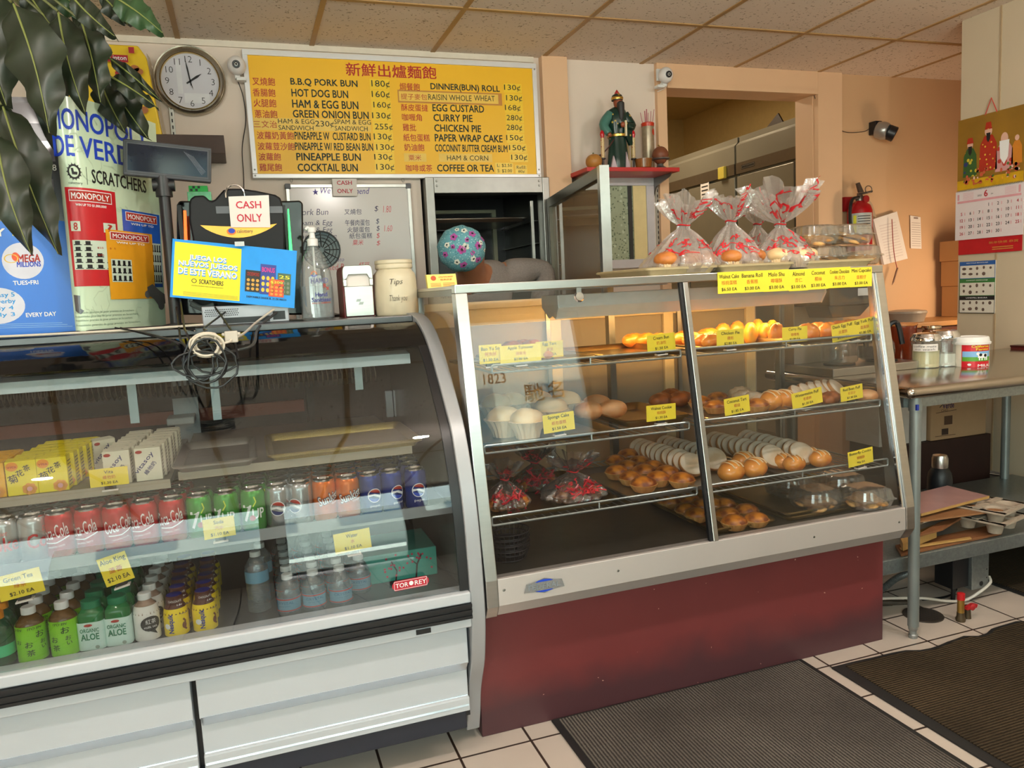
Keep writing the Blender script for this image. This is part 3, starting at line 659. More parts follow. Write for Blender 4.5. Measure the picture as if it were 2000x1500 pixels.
nk = Kind(bottle('chocolate_milk_bottle', '', [(.025, 0), (.0285, .004), (.029, .066), (.0255, .082), (.020, .090), (.0185, .095), (.0185, .098)], CHOC, (.0205, .092, .116), CHOC, 'yellow chocolate milk bottles', (.002, .081, lambda z: .0296 if z < .062 else .0296 - (z - .062) * .17), mat('bright_yellow_sleeve', (244, 214, 16), .3), d_nes))
tp = MB().lathe([(.0185, .1165), (.016, .1175), (.001, .1178)]); tp.build('cap_seal', mat('cap_blue', (34, 36, 120), .4), nk.root)
k = Ink(rings(.0207)); k.text('CHOCOLATE', -.016, .099, .032, .006, .02); k.text('14g', .004, .0835, .014, .009, .03); k.put(INKW, nk.root, 'neck_print')
files(nk, [346, 403], 2.06, .063, 6, 'yellow chocolate milk bottle, %s, %s from the glass', lambda px: 1215)
# water
def d_wat(p, rr):
    F = rings(.0312); k = Ink(F, .0009); k.rect(-.09, .0505, .09, .0545, 30); k.rect(-.09, .016, .09, .0195, 30); k.put(INKR, p, 'red_bands')
    k = Ink(F, .0011); k.text('CRYSTAL', -.024, .038, .048, .008, .03); k.text('spring water', -.018, .029, .034, .005); k.put(mat('teal_ink', (20, 100, 140), .5), p)
wp_ = [(.026, 0), (.030, .003), (.0295, .008), (.0305, .013), (.0295, .018), (.0305, .024), (.0305, .060), (.028, .078), (.019, .096), (.012, .104), (.0115, .110)]
FROST = mat('frosted_cap', (206, 212, 210), .45)
wk = Kind(bottle('water_bottle', '', wp_, CLEARP, (.0145, .107, .122), FROST, 'small clear water bottles', (.014, .056, .0309), glass('water_label', (150, 190, 210), .06, .1, body=(120, 170, 196, .75)), d_wat))
files(wk, [566, 616, 667, 712], 2.065, .066, 7, 'small clear water bottle, %s, %s from the glass', lambda px: 1180, skip=lambda c, r: c == 3 and (r == 0 or r > 3))
bp_ = [(.027, 0), (.0305, .004)] + [(.0298 + .0012 * (i % 2), .008 + .009 * i) for i in range(9)] + [(.0305, .090), (.0305, .125), (.029, .140), (.018, .160), (.012, .166), (.0115, .172)]
bk = Kind(bottle('water_bottle', 'taller clear water bottle standing alone left of the small ones', bp_, CLEARP, (.0145, .167, .182), FROST, None, (.092, .126, .0309), glass('water_label', (150, 190, 210)), None))
bk.put((P(508, 1190, y=2.12).x, 2.12, BH), .3, scale=(1, 1, .9)); k = Ink(rings(.0312), .0008); k.rect(-.09, .122, .09, .126, 30); k.rect(-.09, .092, .09, .096, 30); k.put(INKR, bk.root, 'red_bands')
q = P(509, 1100, y=2.19); dup(bk.root, (q.x, 2.19, BH), .8, 'taller clear water bottle standing behind the lone one', scale=(1, 1, .9))
# orange-capped bottles at the left end
gp_ = [(.026, 0), (.031, .004), (.032, .012), (.030, .02), (.032, .03), (.032, .085), (.028, .105), (.017, .120), (.013, .124), (.013, .130)]
gk2 = Kind(bottle('soda_bottle', '', gp_, glass('sea_green_bottle', (120, 176, 140), .07, .02, body=(60, 130, 90, .35)), (.0165, .126, .144), mat('orange_cap', (240, 150, 30), .4), 'orange-capped green bottles at the left fridge end', (.030, .060, .0324), mat('mint_band', (60, 190, 130), .4), None))
for i, (px, y) in enumerate(((4, 2.055), (16, 2.125), (28, 2.20))): gk2.put((P(px - 4, 1235, y=y).x - .004, y, BH), .2 * i, 'orange-capped green bottle beside the tea bottles, %s from the glass' % ORD[i], scale=(1, 1, .9))
# a green carton lying at the right end of the deck
q = P(800, 1130, y=2.2); tb = thing('tea_multipack', 'turquoise multipack carton with red blossom print on the fridge deck', 'carton', (.36, 2.22, BH))
MB().box(.26, .475, 2.16, 2.36, BH, BH + .085).build('box', mat('turquoise_carton', (70, 172, 156), .45), tb, smooth=0, bevel=.003)
k = Ink(plane((.26, 2.16, BH), (1, 0, 0), (0, 0, 1))); k.line([(.15, 0), (.155, .04), (.17, .07)], .005); k.line([(.155, .04), (.13, .065)], .003); k.line([(.09, 0), (.095, .03), (.08, .06)], .004); k.put(mat('branch_brown', (60, 40, 40), .6), tb, 'branches')
k = Ink(plane((.26, 2.16, BH), (1, 0, 0), (0, 0, 1)), .0012)
for i in range(26): k.disc(rnd.uniform(.06, .20), rnd.uniform(.015, .08), .0035, n=8)
k.put(mat('blossom_pink', (196, 60, 90), .6), tb, 'blossoms')

# ---------------------------------------------------------------- trays
def tray(name, label, x0, x1, y0, y1, z, h, m, cat='tray', group=None, rot=0.):
    t = thing(name, label, cat, ((x0 + x1) / 2, (y0 + y1) / 2, z), group)
    a, b = (x1 - x0) / 2, (y1 - y0) / 2; mb = MB(); s = h * .45; R = .02
    def loop(ex, zz, r):
        pts = []
        for cx, cy, a0 in ((a - ex - r, b - ex - r, 0), (-a + ex + r, b - ex - r, pi / 2), (-a + ex + r, -b + ex + r, pi), (a - ex - r, -b + ex + r, 1.5 * pi)):
            pts += [V(cx + r * cos(a0 + pi / 2 * i / 4), cy + r * sin(a0 + pi / 2 * i / 4), zz) for i in range(5)]
        return pts
    L = [loop(s + .012, 0, .012), loop(.010, h - .004, .02), loop(.004, h, .022), loop(0, h - .003, .024), loop(.001, h - .008, .024), loop(.009, h - .007, .02), loop(s + .010, -.0015, .012)]
    vs = [p for q in L for p in q]; n_ = 20
    fs = [(i * n_ + j, (i + 1) * n_ + j, (i + 1) * n_ + (j + 1) % n_, i * n_ + (j + 1) % n_) for i in range(6) for j in range(n_)] + [list(range(n_)), list(range(7 * n_ - 1, 6 * n_ - 1, -1))]
    mb.add([V(*t.location) + v + V(0, 0, .0016) for v in vs], fs); mb.build('pan', m, t, smooth=35)
    t.rotation_euler.z = rot
    return t
a, b = P(334, 918, y=2.09), P(503, 893, y=2.09)
tray('sheet_tray', 'empty silver sheet tray on the top fridge shelf', a.x, b.x, 2.09, 2.46, .902, .020, ALU)
a, b = P(522, 897, y=2.10), P(815, 862, y=2.10)
tray('sheet_tray', 'empty golden sheet tray on the top fridge shelf', a.x, b.x + .02, 2.10, 2.46, .902, .020, mat('gold_foil_tray', (190, 176, 110), .35, 1., .25, 300, bump=.4))
# ---------------------------------------------------------------- slanted bakery case on its red plinth
BX0, BX1 = .565, 2.092
RED = mat('maroon_paint', (116, 52, 52), .42, var=.10, sc=6)
n = RED.node_tree.nodes; l = RED.node_tree.links      # uneven darker band near the floor and pale chips
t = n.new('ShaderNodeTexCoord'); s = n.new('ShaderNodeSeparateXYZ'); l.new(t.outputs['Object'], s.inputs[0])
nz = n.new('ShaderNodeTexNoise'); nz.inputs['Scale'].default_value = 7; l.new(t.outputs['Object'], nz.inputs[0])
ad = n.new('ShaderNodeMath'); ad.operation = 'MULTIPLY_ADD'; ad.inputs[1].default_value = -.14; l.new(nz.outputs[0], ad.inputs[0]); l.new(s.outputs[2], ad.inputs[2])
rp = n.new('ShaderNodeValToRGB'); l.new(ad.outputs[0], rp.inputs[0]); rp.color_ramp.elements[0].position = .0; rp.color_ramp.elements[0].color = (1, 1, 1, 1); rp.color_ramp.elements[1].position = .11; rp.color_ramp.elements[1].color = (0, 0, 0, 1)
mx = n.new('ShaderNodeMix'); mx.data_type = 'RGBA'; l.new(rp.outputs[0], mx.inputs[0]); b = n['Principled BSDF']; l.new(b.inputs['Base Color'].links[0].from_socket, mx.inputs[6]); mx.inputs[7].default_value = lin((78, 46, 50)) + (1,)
vo = n.new('ShaderNodeTexNoise'); vo.inputs['Scale'].default_value = 46; l.new(t.outputs['Object'], vo.inputs[0]); g = n.new('ShaderNodeMath'); g.operation = 'GREATER_THAN'; g.inputs[1].default_value = .775; l.new(vo.outputs[0], g.inputs[0])
m2 = n.new('ShaderNodeMix'); m2.data_type = 'RGBA'; l.new(g.outputs[0], m2.inputs[0]); l.new(mx.outputs[2], m2.inputs[6]); m2.inputs[7].default_value = lin((200, 160, 140)) + (1,); l.new(m2.outputs[2], b.inputs['Base Color'])
pl = tag(MB().box(BX0, 2.085, 2.097, 2.68, 0, .413).build('case_plinth', RED, smooth=0, bevel=.002), 'maroon painted wooden plinth under the bakery case', 'plinth')
bc = thing('bakery_case', 'steel framed bakery display case with slanted front glass on maroon plinth', 'display case', (1.33, 2.3, .42))
ZB, ZT = .528, 1.322
def fy(z): return 1.982 + (z - ZB) * (2.122 - 1.982) / (ZT - ZB)
BY = 2.66
def slant(x0, x1, z0, z1, off, th): return [V(x0, fy(z0) + off, z0), V(x1, fy(z0) + off, z0), V(x1, fy(z1) + off, z1), V(x0, fy(z1) + off, z1)], V(0, th, 0)
fpn = MB().prism([V(BX0 + .036, 1.972, .528), V(BX0 + .036, 1.970, .452), V(BX0 + .036, 1.992, .417), V(BX0 + .036, 2.095, .417), V(BX0 + .036, 2.095, .44), V(BX0 + .036, 2.01, .44), V(BX0 + .036, 2.01, .528)], (BX1 - BX0 - .072, 0, 0)).build('kick_panel', mat('satin_steel', (214, 206, 202), .55, .75, .06, 5), bc, smooth=0, bevel=.0015)
for x, nm in ((BX0, 'side_post'), (BX1 - .035, 'side_post')):
    MB().prism([V(x, 1.968, .528), V(x, 1.966, .452), V(x, 1.99, .414), V(x, 2.06, .414), V(x, 2.05, .5), V(x, fy(ZT) + .03, ZT), V(x, fy(ZT) - .012, ZT)], (.035, 0, 0)).build(nm, STEEL, bc, smooth=0, bevel=.002)
MB().prism(*slant(1.300, 1.318, ZB, ZT, -.012, .016)).build('mullion', STEEL, bc, smooth=0, bevel=.002)
MB().prism(*slant(1.290, 1.299, ZB, ZT, -.006, .012)).build('mullion_channel', BLACK, bc, smooth=0)
MB().prism(*slant(BX1 - .046, BX1 - .036, ZB, ZT, -.006, .010)).build('glass_channel', CHROME, bc, smooth=0)
MB().box(BX0, BX1, 2.112, 2.150, ZT, 1.347).build('top_front_rail', STEEL, bc, smooth=0, bevel=.002)
MB().box(BX0 + .002, BX1 - .002, 2.150, BY, 1.335, 1.345).build('top_panel', STEEL, bc, smooth=0)
MB().box(BX0, BX0 + .03, 2.15, BY, ZT - .006, 1.334).build('side_top_rail', STEEL_D, bc, smooth=0); MB().box(BX1 - .03, BX1, 2.15, BY, ZT - .006, 1.334).build('side_top_rail', STEEL_D, bc, smooth=0)
for x in (BX0, 1.295, BX1 - .025): MB().box(x, x + .025, BY - .03, BY, .43, 1.335).build('rear_post', STEEL_D, bc, smooth=0)
BG = glass('bakery_case_glass', (243, 243, 243), .035)
MB().prism(*slant(BX0 + .036, 1.289, ZB + .001, ZT - .001, 0, .005)).build('front_glass', BG, bc, smooth=0)
MB().prism(*slant(1.319, BX1 - .047, ZB + .001, ZT - .001, 0, .005)).build('front_glass', BG, bc, smooth=0)
for x in (BX0 + .012, BX1 - .017): MB().prism([V(x, 2.05, .5), V(x, BY - .03, .5), V(x, BY - .03, ZT - .006), V(x, fy(ZT) + .03, ZT - .006)], (.005, 0, 0)).build('end_glass', BG, bc, smooth=0)
MB().box(BX0 + .036, BX1 - .036, 2.012, BY, .495, .513).build('deck', mat('dark_deck_metal', (104, 98, 88), .32, .7, .2), bc, smooth=0)
MB().box(BX0 + .01, BX1 - .01, 2.10, BY, .4135, .494).build('body_box', STEEL_D, bc, smooth=0)
for px, py in ((985, 1153), (1208, 1115), (1591, 1049), (1757, 1020)):
    q = P(px, py, y=1.969); MB().lathe([(.004, 0), (.0035, .0015), (.001, .002)], (q.x, 1.971, q.z), 10, axis=(0, -1, 0)).build('screw', STEEL_D, bc)
# maker's plate
q = P(1063, 1143, y=1.969); F = plane((q.x, 1.969, q.z), (1, 0, .0), (0, 0, 1))
k = Ink(F, .001); k.poly([(-.062, -.013), (-.030, -.015), (0, -.022), (.030, -.015), (.062, -.013), (.054, .011), (.030, .014), (0, .022), (-.030, .014), (-.054, .011)]); pt_ = k.put(mat('plate_silver', (206, 210, 214), .25, .8), bc, 'maker_plate')
k = Ink(F, .0016); k.poly([(-.028, .012), (.028, .012), (.018, .0165), (0, .019), (-.018, .0165)]); k.poly([(-.028, -.013), (-.018, -.0165), (0, -.019), (.018, -.0165), (.028, -.013)]); k.put(INKB, pt_, 'blue_arcs')
k = Ink(F, .002); k.text('FEDERAL', -.048, -.008, .096, .015, .03); k.put(mat('plate_grey', (130, 136, 142), .4), pt_)
# lamp under the top, with the warm tube
lm = MB(); x0, x1 = .945, 1.985
lm.prism([V(x0, 2.27, 1.302), V(x0, 2.275, 1.262), V(x0, 2.295, 1.226), V(x0, 2.300, 1.226), V(x0, 2.282, 1.262), V(x0, 2.277, 1.296), V(x0, 2.40, 1.296), V(x0, 2.405, 1.262), V(x0, 2.41, 1.262), V(x0, 2.41, 1.302)], (x1 - x0, 0, 0))
for x in (x0 - .004, x1): lm.prism([V(x, 2.27, 1.302), V(x, 2.266, 1.262), V(x, 2.29, 1.224), V(x, 2.32, 1.235), V(x, 2.35, 1.226), V(x, 2.41, 1.262), V(x, 2.41, 1.302)], (.004, 0, 0))
lm.build('lamp_housing', mat('lamp_housing', (214, 222, 222), .4, .1), bc, smooth=0, bevel=.002)
tb_ = MB(); tb_.cyl((x0 + .03, 2.345, 1.262), (x1 - .03, 2.345, 1.262), .013, n=12)
tb_.build('lamp_tube', mat('warm_tube', (255, 200, 120), .4, emit=46.0, var=0), bc)
MB().box(.64, 1.28, 2.17, 2.20, 1.318, 1.334).build('door_track', mat('grey_track', (176, 178, 178), .4, .4), bc, smooth=0)
q = P(1132, 580, y=2.11); MB().lathe([(.0155, 0), (.0165, .004), (.013, .008), (.0125, .010)], (q.x, fy(q.z), q.z), 20, axis=(0, -1, .18)).build('glass_lock', CHROME, bc)
MB().box(q.x - .008, q.x + .008, fy(q.z) - .004, fy(q.z), q.z + .012, q.z + .034).build('lock_tab', STEEL_D, bc, smooth=0)
# wire shelves: three levels, two bays
WIRE = mat('shelf_wire', (176, 186, 186), .32, .8, .25, 60)
LEV = [(1.112, 1.093), (.888, .869), (.688, .667)]
for lv, (zu, zl) in enumerate(LEV):
    for x0, x1 in ((.612, 1.283), (1.328, 2.038)):
        if lv == 0 and x0 < 1: x0 = .66
        y0 = fy(zu) + .022; y1 = 2.60
        sh = MB(); lp = []
        def corner(cx, cz, a0): return [V(cx + .006 * cos(a0 + pi / 2 * i / 3), y0, cz + .006 * sin(a0 + pi / 2 * i / 3)) for i in range(4)]
        lp = corner(x1 - .006, zu - .006, 0) + corner(x0 + .006, zu - .006, pi / 2) + corner(x0 + .006, zl + .003, pi) + corner(x1 - .006, zl + .003, 1.5 * pi)
        sh.tube(lp, .0034, 8, closed=True); o = sh.build('wire_shelf_front', WIRE, bc)
        sh = MB(); sh.tube([(x0, y1, zl), (x1, y1, zl)], .0034, 6); sh.tube([(x0 + .005, y0, zl - .004), (x0 + .005, y1, zl - .004)], .003, 6); sh.tube([(x1 - .005, y0, zl - .004), (x1 - .005, y1, zl - .004)], .003, 6)
        sh.tube([((x0 + x1) / 2, y0, zl), ((x0 + x1) / 2, y0, zu)], .0028, 6)
        kx = int((x1 - x0) / .0265)
        for i in range(kx + 1): x = x0 + .008 + (x1 - x0 - .016) * i / kx; sh.tube([(x, y0 - .002, zl - .0015), (x, y1, zl - .0015)], .0014, 5)
        sh.build('wire_shelf', WIRE, bc)
# tags inside
BT_ = 'yellow price tags inside the bakery case'
price_tag('Bao Yu So', '鮑魚酥', '$1.30 EA', 936, 673, 980, 710, 2.125, 'yellow price tag reading Bao Yu So, far left on the top wire shelf', BT_)
price_tag('Apple Turnover', '蘋果角', '$2.80 EA', 977, 673, 1057, 707, 2.115, 'yellow price tag reading Apple Turnover on the top wire shelf', BT_)
price_tag('Egg Tart', '蛋撻', '$1.30 EA', 1047, 666, 1100, 698, 2.30, 'orange-yellow price tag reading Egg Tart behind the turnover tag', BT_)
price_tag('Cream Bun', '奶油包', '$1.50 EA', 1264, 652, 1319, 686, 2.117, 'yellow price tag reading Cream Bun in front of the orange rolls', BT_, rot=.04)
price_tag('Chicken Pie', '雞批', '$2.80 EA', 1400, 643, 1453, 677, 2.117, 'yellow price tag reading Chicken Pie, first right of the centre bar', BT_)
price_tag('Curry Pie', '咖喱角', '$2.80 EA', 1528, 638, 1577, 668, 2.117, 'yellow price tag reading Curry Pie on the top wire shelf', BT_)
price_tag([('Duck Egg Puff', '皮蛋酥', '$2.80 EA'), ('Egg Yolk Puff', '蛋黃酥', '$2.80 EA')], '', '', 1625, 626, 1710, 660, 2.117, 'wide yellow price tag reading Duck Egg Puff and Egg Yolk Puff', BT_, rot=.11)
price_tag('Sponge Cake', '紙包蛋糕', '$1.50 EA', 1061, 807, 1122, 843, 2.078, 'yellow price tag reading Sponge Cake on the middle wire shelf', BT_, rot=.05)
price_tag('Walnut Cookie', '核桃酥', '$1.30 EA', 1263, 790, 1320, 821, 2.078, 'yellow price tag reading Walnut Cookie left of the centre bar', BT_)
price_tag('Coconut Tart', '椰撻', '$1.85 EA', 1415, 775, 1464, 808, 2.078, 'yellow price tag reading Coconut Tart on the middle wire shelf', BT_, rot=.08)
price_tag('Wintermelon Puff', '老婆餅', '$1.30 EA', 1547, 762, 1606, 793, 2.078, 'yellow price tag reading Wintermelon Puff on the middle wire shelf', BT_, rot=.12)
price_tag('Red Bean Puff', '紅豆沙', '$1.30 EA', 1642, 753, 1685, 781, 2.078, 'yellow price tag reading Red Bean Puff at the middle shelf end', BT_, rot=.08)
price_tag('Butterfly Cookie', '蝴蝶酥', '90¢ EA', 1657, 878, 1705, 908, 2.022, 'yellow price tag reading Butterfly Cookie on the lowest wire shelf', BT_, rot=.09)
TP = 'row of yellow price tags taped along the top rail'
for e, z_, p, x0, x1, y0, y1 in (('Walnut Cake', '核桃蛋糕', '$6.50 EA', 1402, 1446, 531, 573), ('Banana Roll', '香蕉糕', '$3.00 EA', 1446, 1492, 529, 571), ('Molo Shu', '嚤囉酥', '$3.00 EA', 1492, 1541, 527, 569),
                                 ('Almond', '杏仁', '$3.00 EA', 1541, 1578, 526, 568), ('Coconut', '椰絲', '$3.00 EA', 1578, 1618, 524, 565), ('Cookies Chocolate', '朱古力', '$3.00 EA', 1618, 1661, 522, 562), ('Mini Cupcake', '蛋糕仔', '$3.00 EA', 1661, 1703, 522, 560)):
    price_tag(e, z_, p, x0, y0, x1, y1, 2.109, 'yellow price tag reading %s taped to the top rail' % e, TP, clip=False)

# ---------------------------------------------------------------- pastries
def bread(name, light, dark, sc=14., lo=.38, hi=.62, rough=.45, bump=.25, coat=.0):
    m = mat(name, light, rough, var=.06, bump=bump, sc=45, coat=coat); n = m.node_tree.nodes; l = m.node_tree.links; b = n['Principled BSDF']
    t = n.new('ShaderNodeTexCoord'); nz = n.new('ShaderNodeTexNoise'); nz.inputs['Scale'].default_value = sc; l.new(t.outputs['Object'], nz.inputs[0])
    r = n.new('ShaderNodeValToRGB'); r.color_ramp.elements[0].position = lo; r.color_ramp.elements[1].position = hi; l.new(nz.outputs[0], r.inputs[0])
    mx = n.new('ShaderNodeMix'); mx.data_type = 'RGBA'; l.new(r.outputs[0], mx.inputs[0]); l.new(b.inputs['Base Color'].links[0].from_socket, mx.inputs[6]); mx.inputs[7].default_value = lin(dark) + (1,); l.new(mx.outputs[2], b.inputs['Base Color'])
    return m
CRUST = bread('tart_crust', (214, 164, 96), (176, 116, 56)); COCO = bread('browned_coconut', (206, 128, 40), (124, 56, 20), 26, .36, .56, .35, .3, .2)
FLOURY = bread('floury_biscuit', (226, 214, 194), (204, 180, 148), 22); BISC = bread('biscuit_edge', (196, 142, 84), (150, 96, 48), 20)
GOLDEN = bread('egg_washed_crust', (226, 150, 62), (190, 98, 28), 18, .4, .7, .25, .15, .4); ORANGE = bread('glossy_roll', (236, 150, 52), (196, 88, 24), 16, .4, .66, .25, .2, .4)
YELLOW = bread('yellow_pastry', (250, 196, 60), (236, 150, 36), 16, .4, .7, .3, .3, .2); SPONGE = bread('sponge_top', (232, 178, 128), (222, 150, 92), 14); PALE = bread('pale_sponge', (240, 214, 168), (226, 186, 128), 12)
MUFF = bread('muffin_top', (206, 128, 60), (150, 76, 30), 18); COOKIE = bread('cookie_dough', (222, 176, 112), (190, 132, 70), 25); LINER = mat('paper_liner', (236, 206, 160), .6, var=.1)
DKROLL = bread('dark_roll', (170, 96, 44), (110, 54, 22), 14, coat=.2)
def p_tart():
    t = thing('coconut_tart', '', 'tart')
    MB().lathe([(.026, 0), (.030, .002), (.041, .020), (.043, .024), (.040, .025)], n=48, fl=lambda j, i: 1 + .035 * sin(j * 2 * pi / 2.999) * (i < 4)).build('crust', CRUST, t, smooth=30)
    MB().lathe([(.0405, .0235), (.040, .028), (.036, .035), (.027, .042), (.014, .0465), (.003, .048)], n=24).build('filling', COCO, t); return t
def p_disc():
    t = thing('round_biscuit', '', 'biscuit')
    MB().lathe([(.030, -.008), (.0385, -.006), (.0405, 0), (.0385, .006), (.034, .0085)], n=26, axis=(0, -1, 0)).build('edge', BISC, t)
    MB().lathe([(.0372, .0074), (.033, .0105), (.020, .0125), (.002, .013)], n=26, axis=(0, -1, 0)).build('floury_face', FLOURY, t); return t
def p_puff():
    t = thing('golden_puff', '', 'pastry')
    MB().ball((0, 0, .03), .046, .038, .034, 22, 12, lambda d: 1 - .06 * abs(sin(3 * d.x)) if d.z > 0 else 1).build('crust', GOLDEN, t)
    for a in (-.018, 0, .018):
        MB().tube([V(a + .004 * cos(i), -.034 + .068 * i / 6 if False else -.030 + .060 * i / 6, .03 + .0345 * math.sqrt(max(0, 1 - (a / .046) ** 2 - ((-.030 + .060 * i / 6) / .038) ** 2))) for i in range(7)], .0022, 6).build('slit', PALE, t)
    return t
def p_roll(m, sx=.05, sy=.034, sz=.028):
    t = thing('baked_roll', '', 'roll')
    MB().ball((0, 0, sz * .9), sx, sy, sz, 28, 12, lambda d: 1 + .07 * sin(11 * d.x + 5 * d.y) * (d.z > -.3)).build('crust', m, t); return t
def p_pie(m):
    t = thing('crimped_pie', '', 'pie')
    MB().ball((0, 0, .028), .046, .024, .040, 28, 14, lambda d: 1 + (.05 * sin(14 * math.atan2(d.z, d.x)) if abs(d.y) < .75 else 0)).build('crust', m, t); return t
def p_sponge():
    t = thing('paper_sponge_cake', '', 'cake')
    MB().lathe([(.034, 0), (.038, .02), (.048, .040), (.056, .050)], n=40, fl=lambda j, i: 1 + .05 * (-1) ** j * (i > 0)).build('paper_wrap', mat('waxed_paper', (238, 214, 178), .5), t, smooth=20)
    MB().ball((0, 0, .052), .050, .047, .034, 20, 10, lambda d: 1 + .05 * sin(5 * d.x + 3) * cos(4 * d.y)).build('crumb', PALE, t); return t
def p_round():
    t = thing('round_sponge', '', 'cake')
    MB().ball((0, 0, .030), .050, .044, .030, 24, 12, lambda d: 1 + .025 * sin(6 * d.x + 2) * cos(5 * d.y)).build('crumb', SPONGE, t); return t
def p_muffin(m=None):
    t = thing('muffin', '', 'muffin')
    MB().lathe([(.026, 0), (.028, .002), (.036, .040), (.036, .042)], n=44, fl=lambda j, i: 1 + .03 * (-1) ** j * (i > 0)).build('paper_liner', LINER, t, smooth=20)
    MB().ball((0, 0, .044), .042, .042, .026, 20, 10, lambda d: 1 + .05 * sin(6 * d.x + 1) * cos(5 * d.y)).build('crumb', m or MUFF, t); return t
def p_cookie():
    t = thing('cookie', '', 'cookie'); MB().lathe([(.020, 0), (.028, .002), (.029, .006), (.024, .010), (.008, .012)], n=18, fl=lambda j, i: 1 + .04 * sin(j * 1.7)).build('crumb', COOKIE, t); return t
TRZ = .0035
def spots(K, pts, z, h, label, group, rz=None, tilt=0., sc=1.):
    for i, (px, py) in enumerate(pts):
        q = P(px, py, z=z + h); K.put((q.x, q.y, z + TRZ), rnd.uniform(-.6, .6) if rz is None else rz + rnd.uniform(-.1, .1), label[i] if isinstance(label, list) else label % ORD[i], group, sc * rnd.uniform(.96, 1.04))
def zz(lv): return LEV[lv][1]
# trays on the wire shelves and the deck
def shelf_tray(label, pxa, pya, pxb, pyb, y, z, dep, m, h=.018):
    a, b = P(pxa, pya, y=y), P(pxb, pyb, y=y)
    return tray('bakery_tray', label, a.x, b.x, y, y + dep, z, h, m, group=None)
TAR = Kind(p_tart())
shelf_tray('tray of brown coconut tarts on the lowest wire shelf', 1228, 968, 1369, 952, 2.035, zz(2), .42, ALU)
t3 = [(1257, 945), (1286, 934), (1332, 937), (1232, 932), (1258, 920), (1303, 922), (1275, 911), (1225, 911), (1204, 900), (1249, 902), (1228, 889), (1205, 921)]
spots(TAR, t3, zz(2), .028, ['brown coconut tart on lowest wire shelf, ' + w for w in ('nearest, at the left front', 'second in the front row', 'right front corner by the centre bar', 'left edge, second row', 'middle of the second row', 'right edge, second row', 'middle of the third row', 'left edge, third row', 'left edge, fourth row', 'right edge, fourth row', 'farthest back', 'against the ribboned bag')], 'coconut tarts on the lowest wire shelf')
shelf_tray('tray of brown coconut tarts on the case floor', 1392, 1053, 1520, 1022, 2.045, .5135, .46, GOLD_T, .022)
t4 = [(1434, 1018), (1420, 1003), (1477, 1012), (1458, 995), (1360, 1003), (1370, 985), (1341, 994), (1307, 978), (1392, 984), (1345, 975), (1415, 984)]
spots(TAR, t4, .515, .030, ['brown coconut tart on the case floor, ' + w for w in ('front corner right of the centre bar', 'second behind the front corner', 'rightmost at the front', 'rightmost in the second row', 'front one left of the centre bar', 'behind the centre bar', 'second left of the centre bar', 'farthest left', 'middle, third row', 'back row left', 'back row right')], 'coconut tarts on the case floor')
D = Kind(p_disc())
shelf_tray('tray of floury biscuits behind the centre bar', 1352, 958, 1496, 930, 2.05, zz(2), .46, ALU)
shelf_tray('tray of golden puffs and biscuits on the lowest wire shelf', 1524, 928, 1640, 908, 2.05, zz(2), .46, ALU)
for r_, (px, py, cnt, nm) in enumerate(((1350, 909, 10, 'left of the centre bar'), (1394, 898, 9, 'behind the centre bar'), (1510, 893, 10, 'right of the centre bar'), (1566, 887, 9, 'beside the empty tray end'))):
    q = P(px, py, z=zz(2) + .04)
    for i in range(cnt):
        D.put((q.x - .002 * i + rnd.uniform(-.002, .002), q.y + .035 * i, zz(2) + .0425), 0, 'round floury biscuit leaning in the row %s, %s from the front' % (nm, ORD[i]), 'round floury biscuits on the lowest wire shelf', 1.16, rot=(rad(-40 + rnd.uniform(-7, 7)), 0, rnd.uniform(-.2, .2) - .25))
PU = Kind(p_puff())
spots(PU, [(1428, 925), (1474, 917), (1452, 905)], zz(2), .028, ['golden slit puff on lowest wire shelf, ' + w for w in ('beside the centre bar', 'second from the centre bar', 'behind the front two')], 'golden slit puffs', rz=.2, sc=1.05)
spots(PU, [(1551, 908), (1602, 899), (1530, 903), (1581, 892)], zz(2), .024, ['golden slit puff on lowest wire shelf, ' + w for w in ('in front of the biscuit rows', 'rightmost at the front', 'at the left behind', 'right behind')], 'golden slit puffs', rz=-.2, sc=.86)
# middle shelf
shelf_tray('tray of paper sponge cakes on the middle wire shelf', 950, 850, 1206, 815, 2.09, zz(1), .42, GOLD_T)
SPG = Kind(p_sponge())
spots(SPG, [(985, 832), (1030, 835), (1075, 815), (1105, 800), (1000, 800), (1050, 795), (970, 805)], zz(1), .035, 'paper-wrapped pale sponge cake on middle wire shelf, %s counted from the left front', 'paper sponge cakes on the middle wire shelf', sc=1.12)
RO = Kind(p_round())
spots(RO, [(1150, 806), (1196, 802), (1165, 790)], zz(1), .030, ['round peach sponge on middle wire shelf, ' + w for w in ('beside the sponge cake tag', 'rightmost', 'behind the other two')], 'round peach sponges', sc=1.05)
shelf_tray('dark tray of brown rolls left of the centre bar', 1222, 812, 1352, 806, 2.16, zz(1), .36, GOLD_T, .024)
DK = Kind(p_roll(DKROLL))
spots(DK, [(1292, 782), (1330, 779), (1310, 772)], zz(1), .03, ['dark brown roll on middle wire shelf, ' + w for w in ('left one in its tray', 'right one in its tray', 'behind the other two')], 'dark brown rolls', rz=.3)
shelf_tray('tray of tarts and puffs on the middle wire shelf', 1383, 806, 1548, 790, 2.09, zz(1), .42, ALU)
spots(TAR, [(1398, 795), (1478, 793), (1402, 778), (1368, 787)], zz(1), .025, ['brown coconut tart on middle wire shelf, ' + w for w in ('right of the centre bar', 'under the puffs', 'in the second row', 'behind the centre bar')], 'coconut tarts on the middle wire shelf')
spots(PU, [(1508, 784), (1530, 782)], zz(1), .032, ['golden slit puff on middle wire shelf, ' + w for w in ('left one', 'right one')], 'golden slit puffs', rz=.2, sc=1.08)
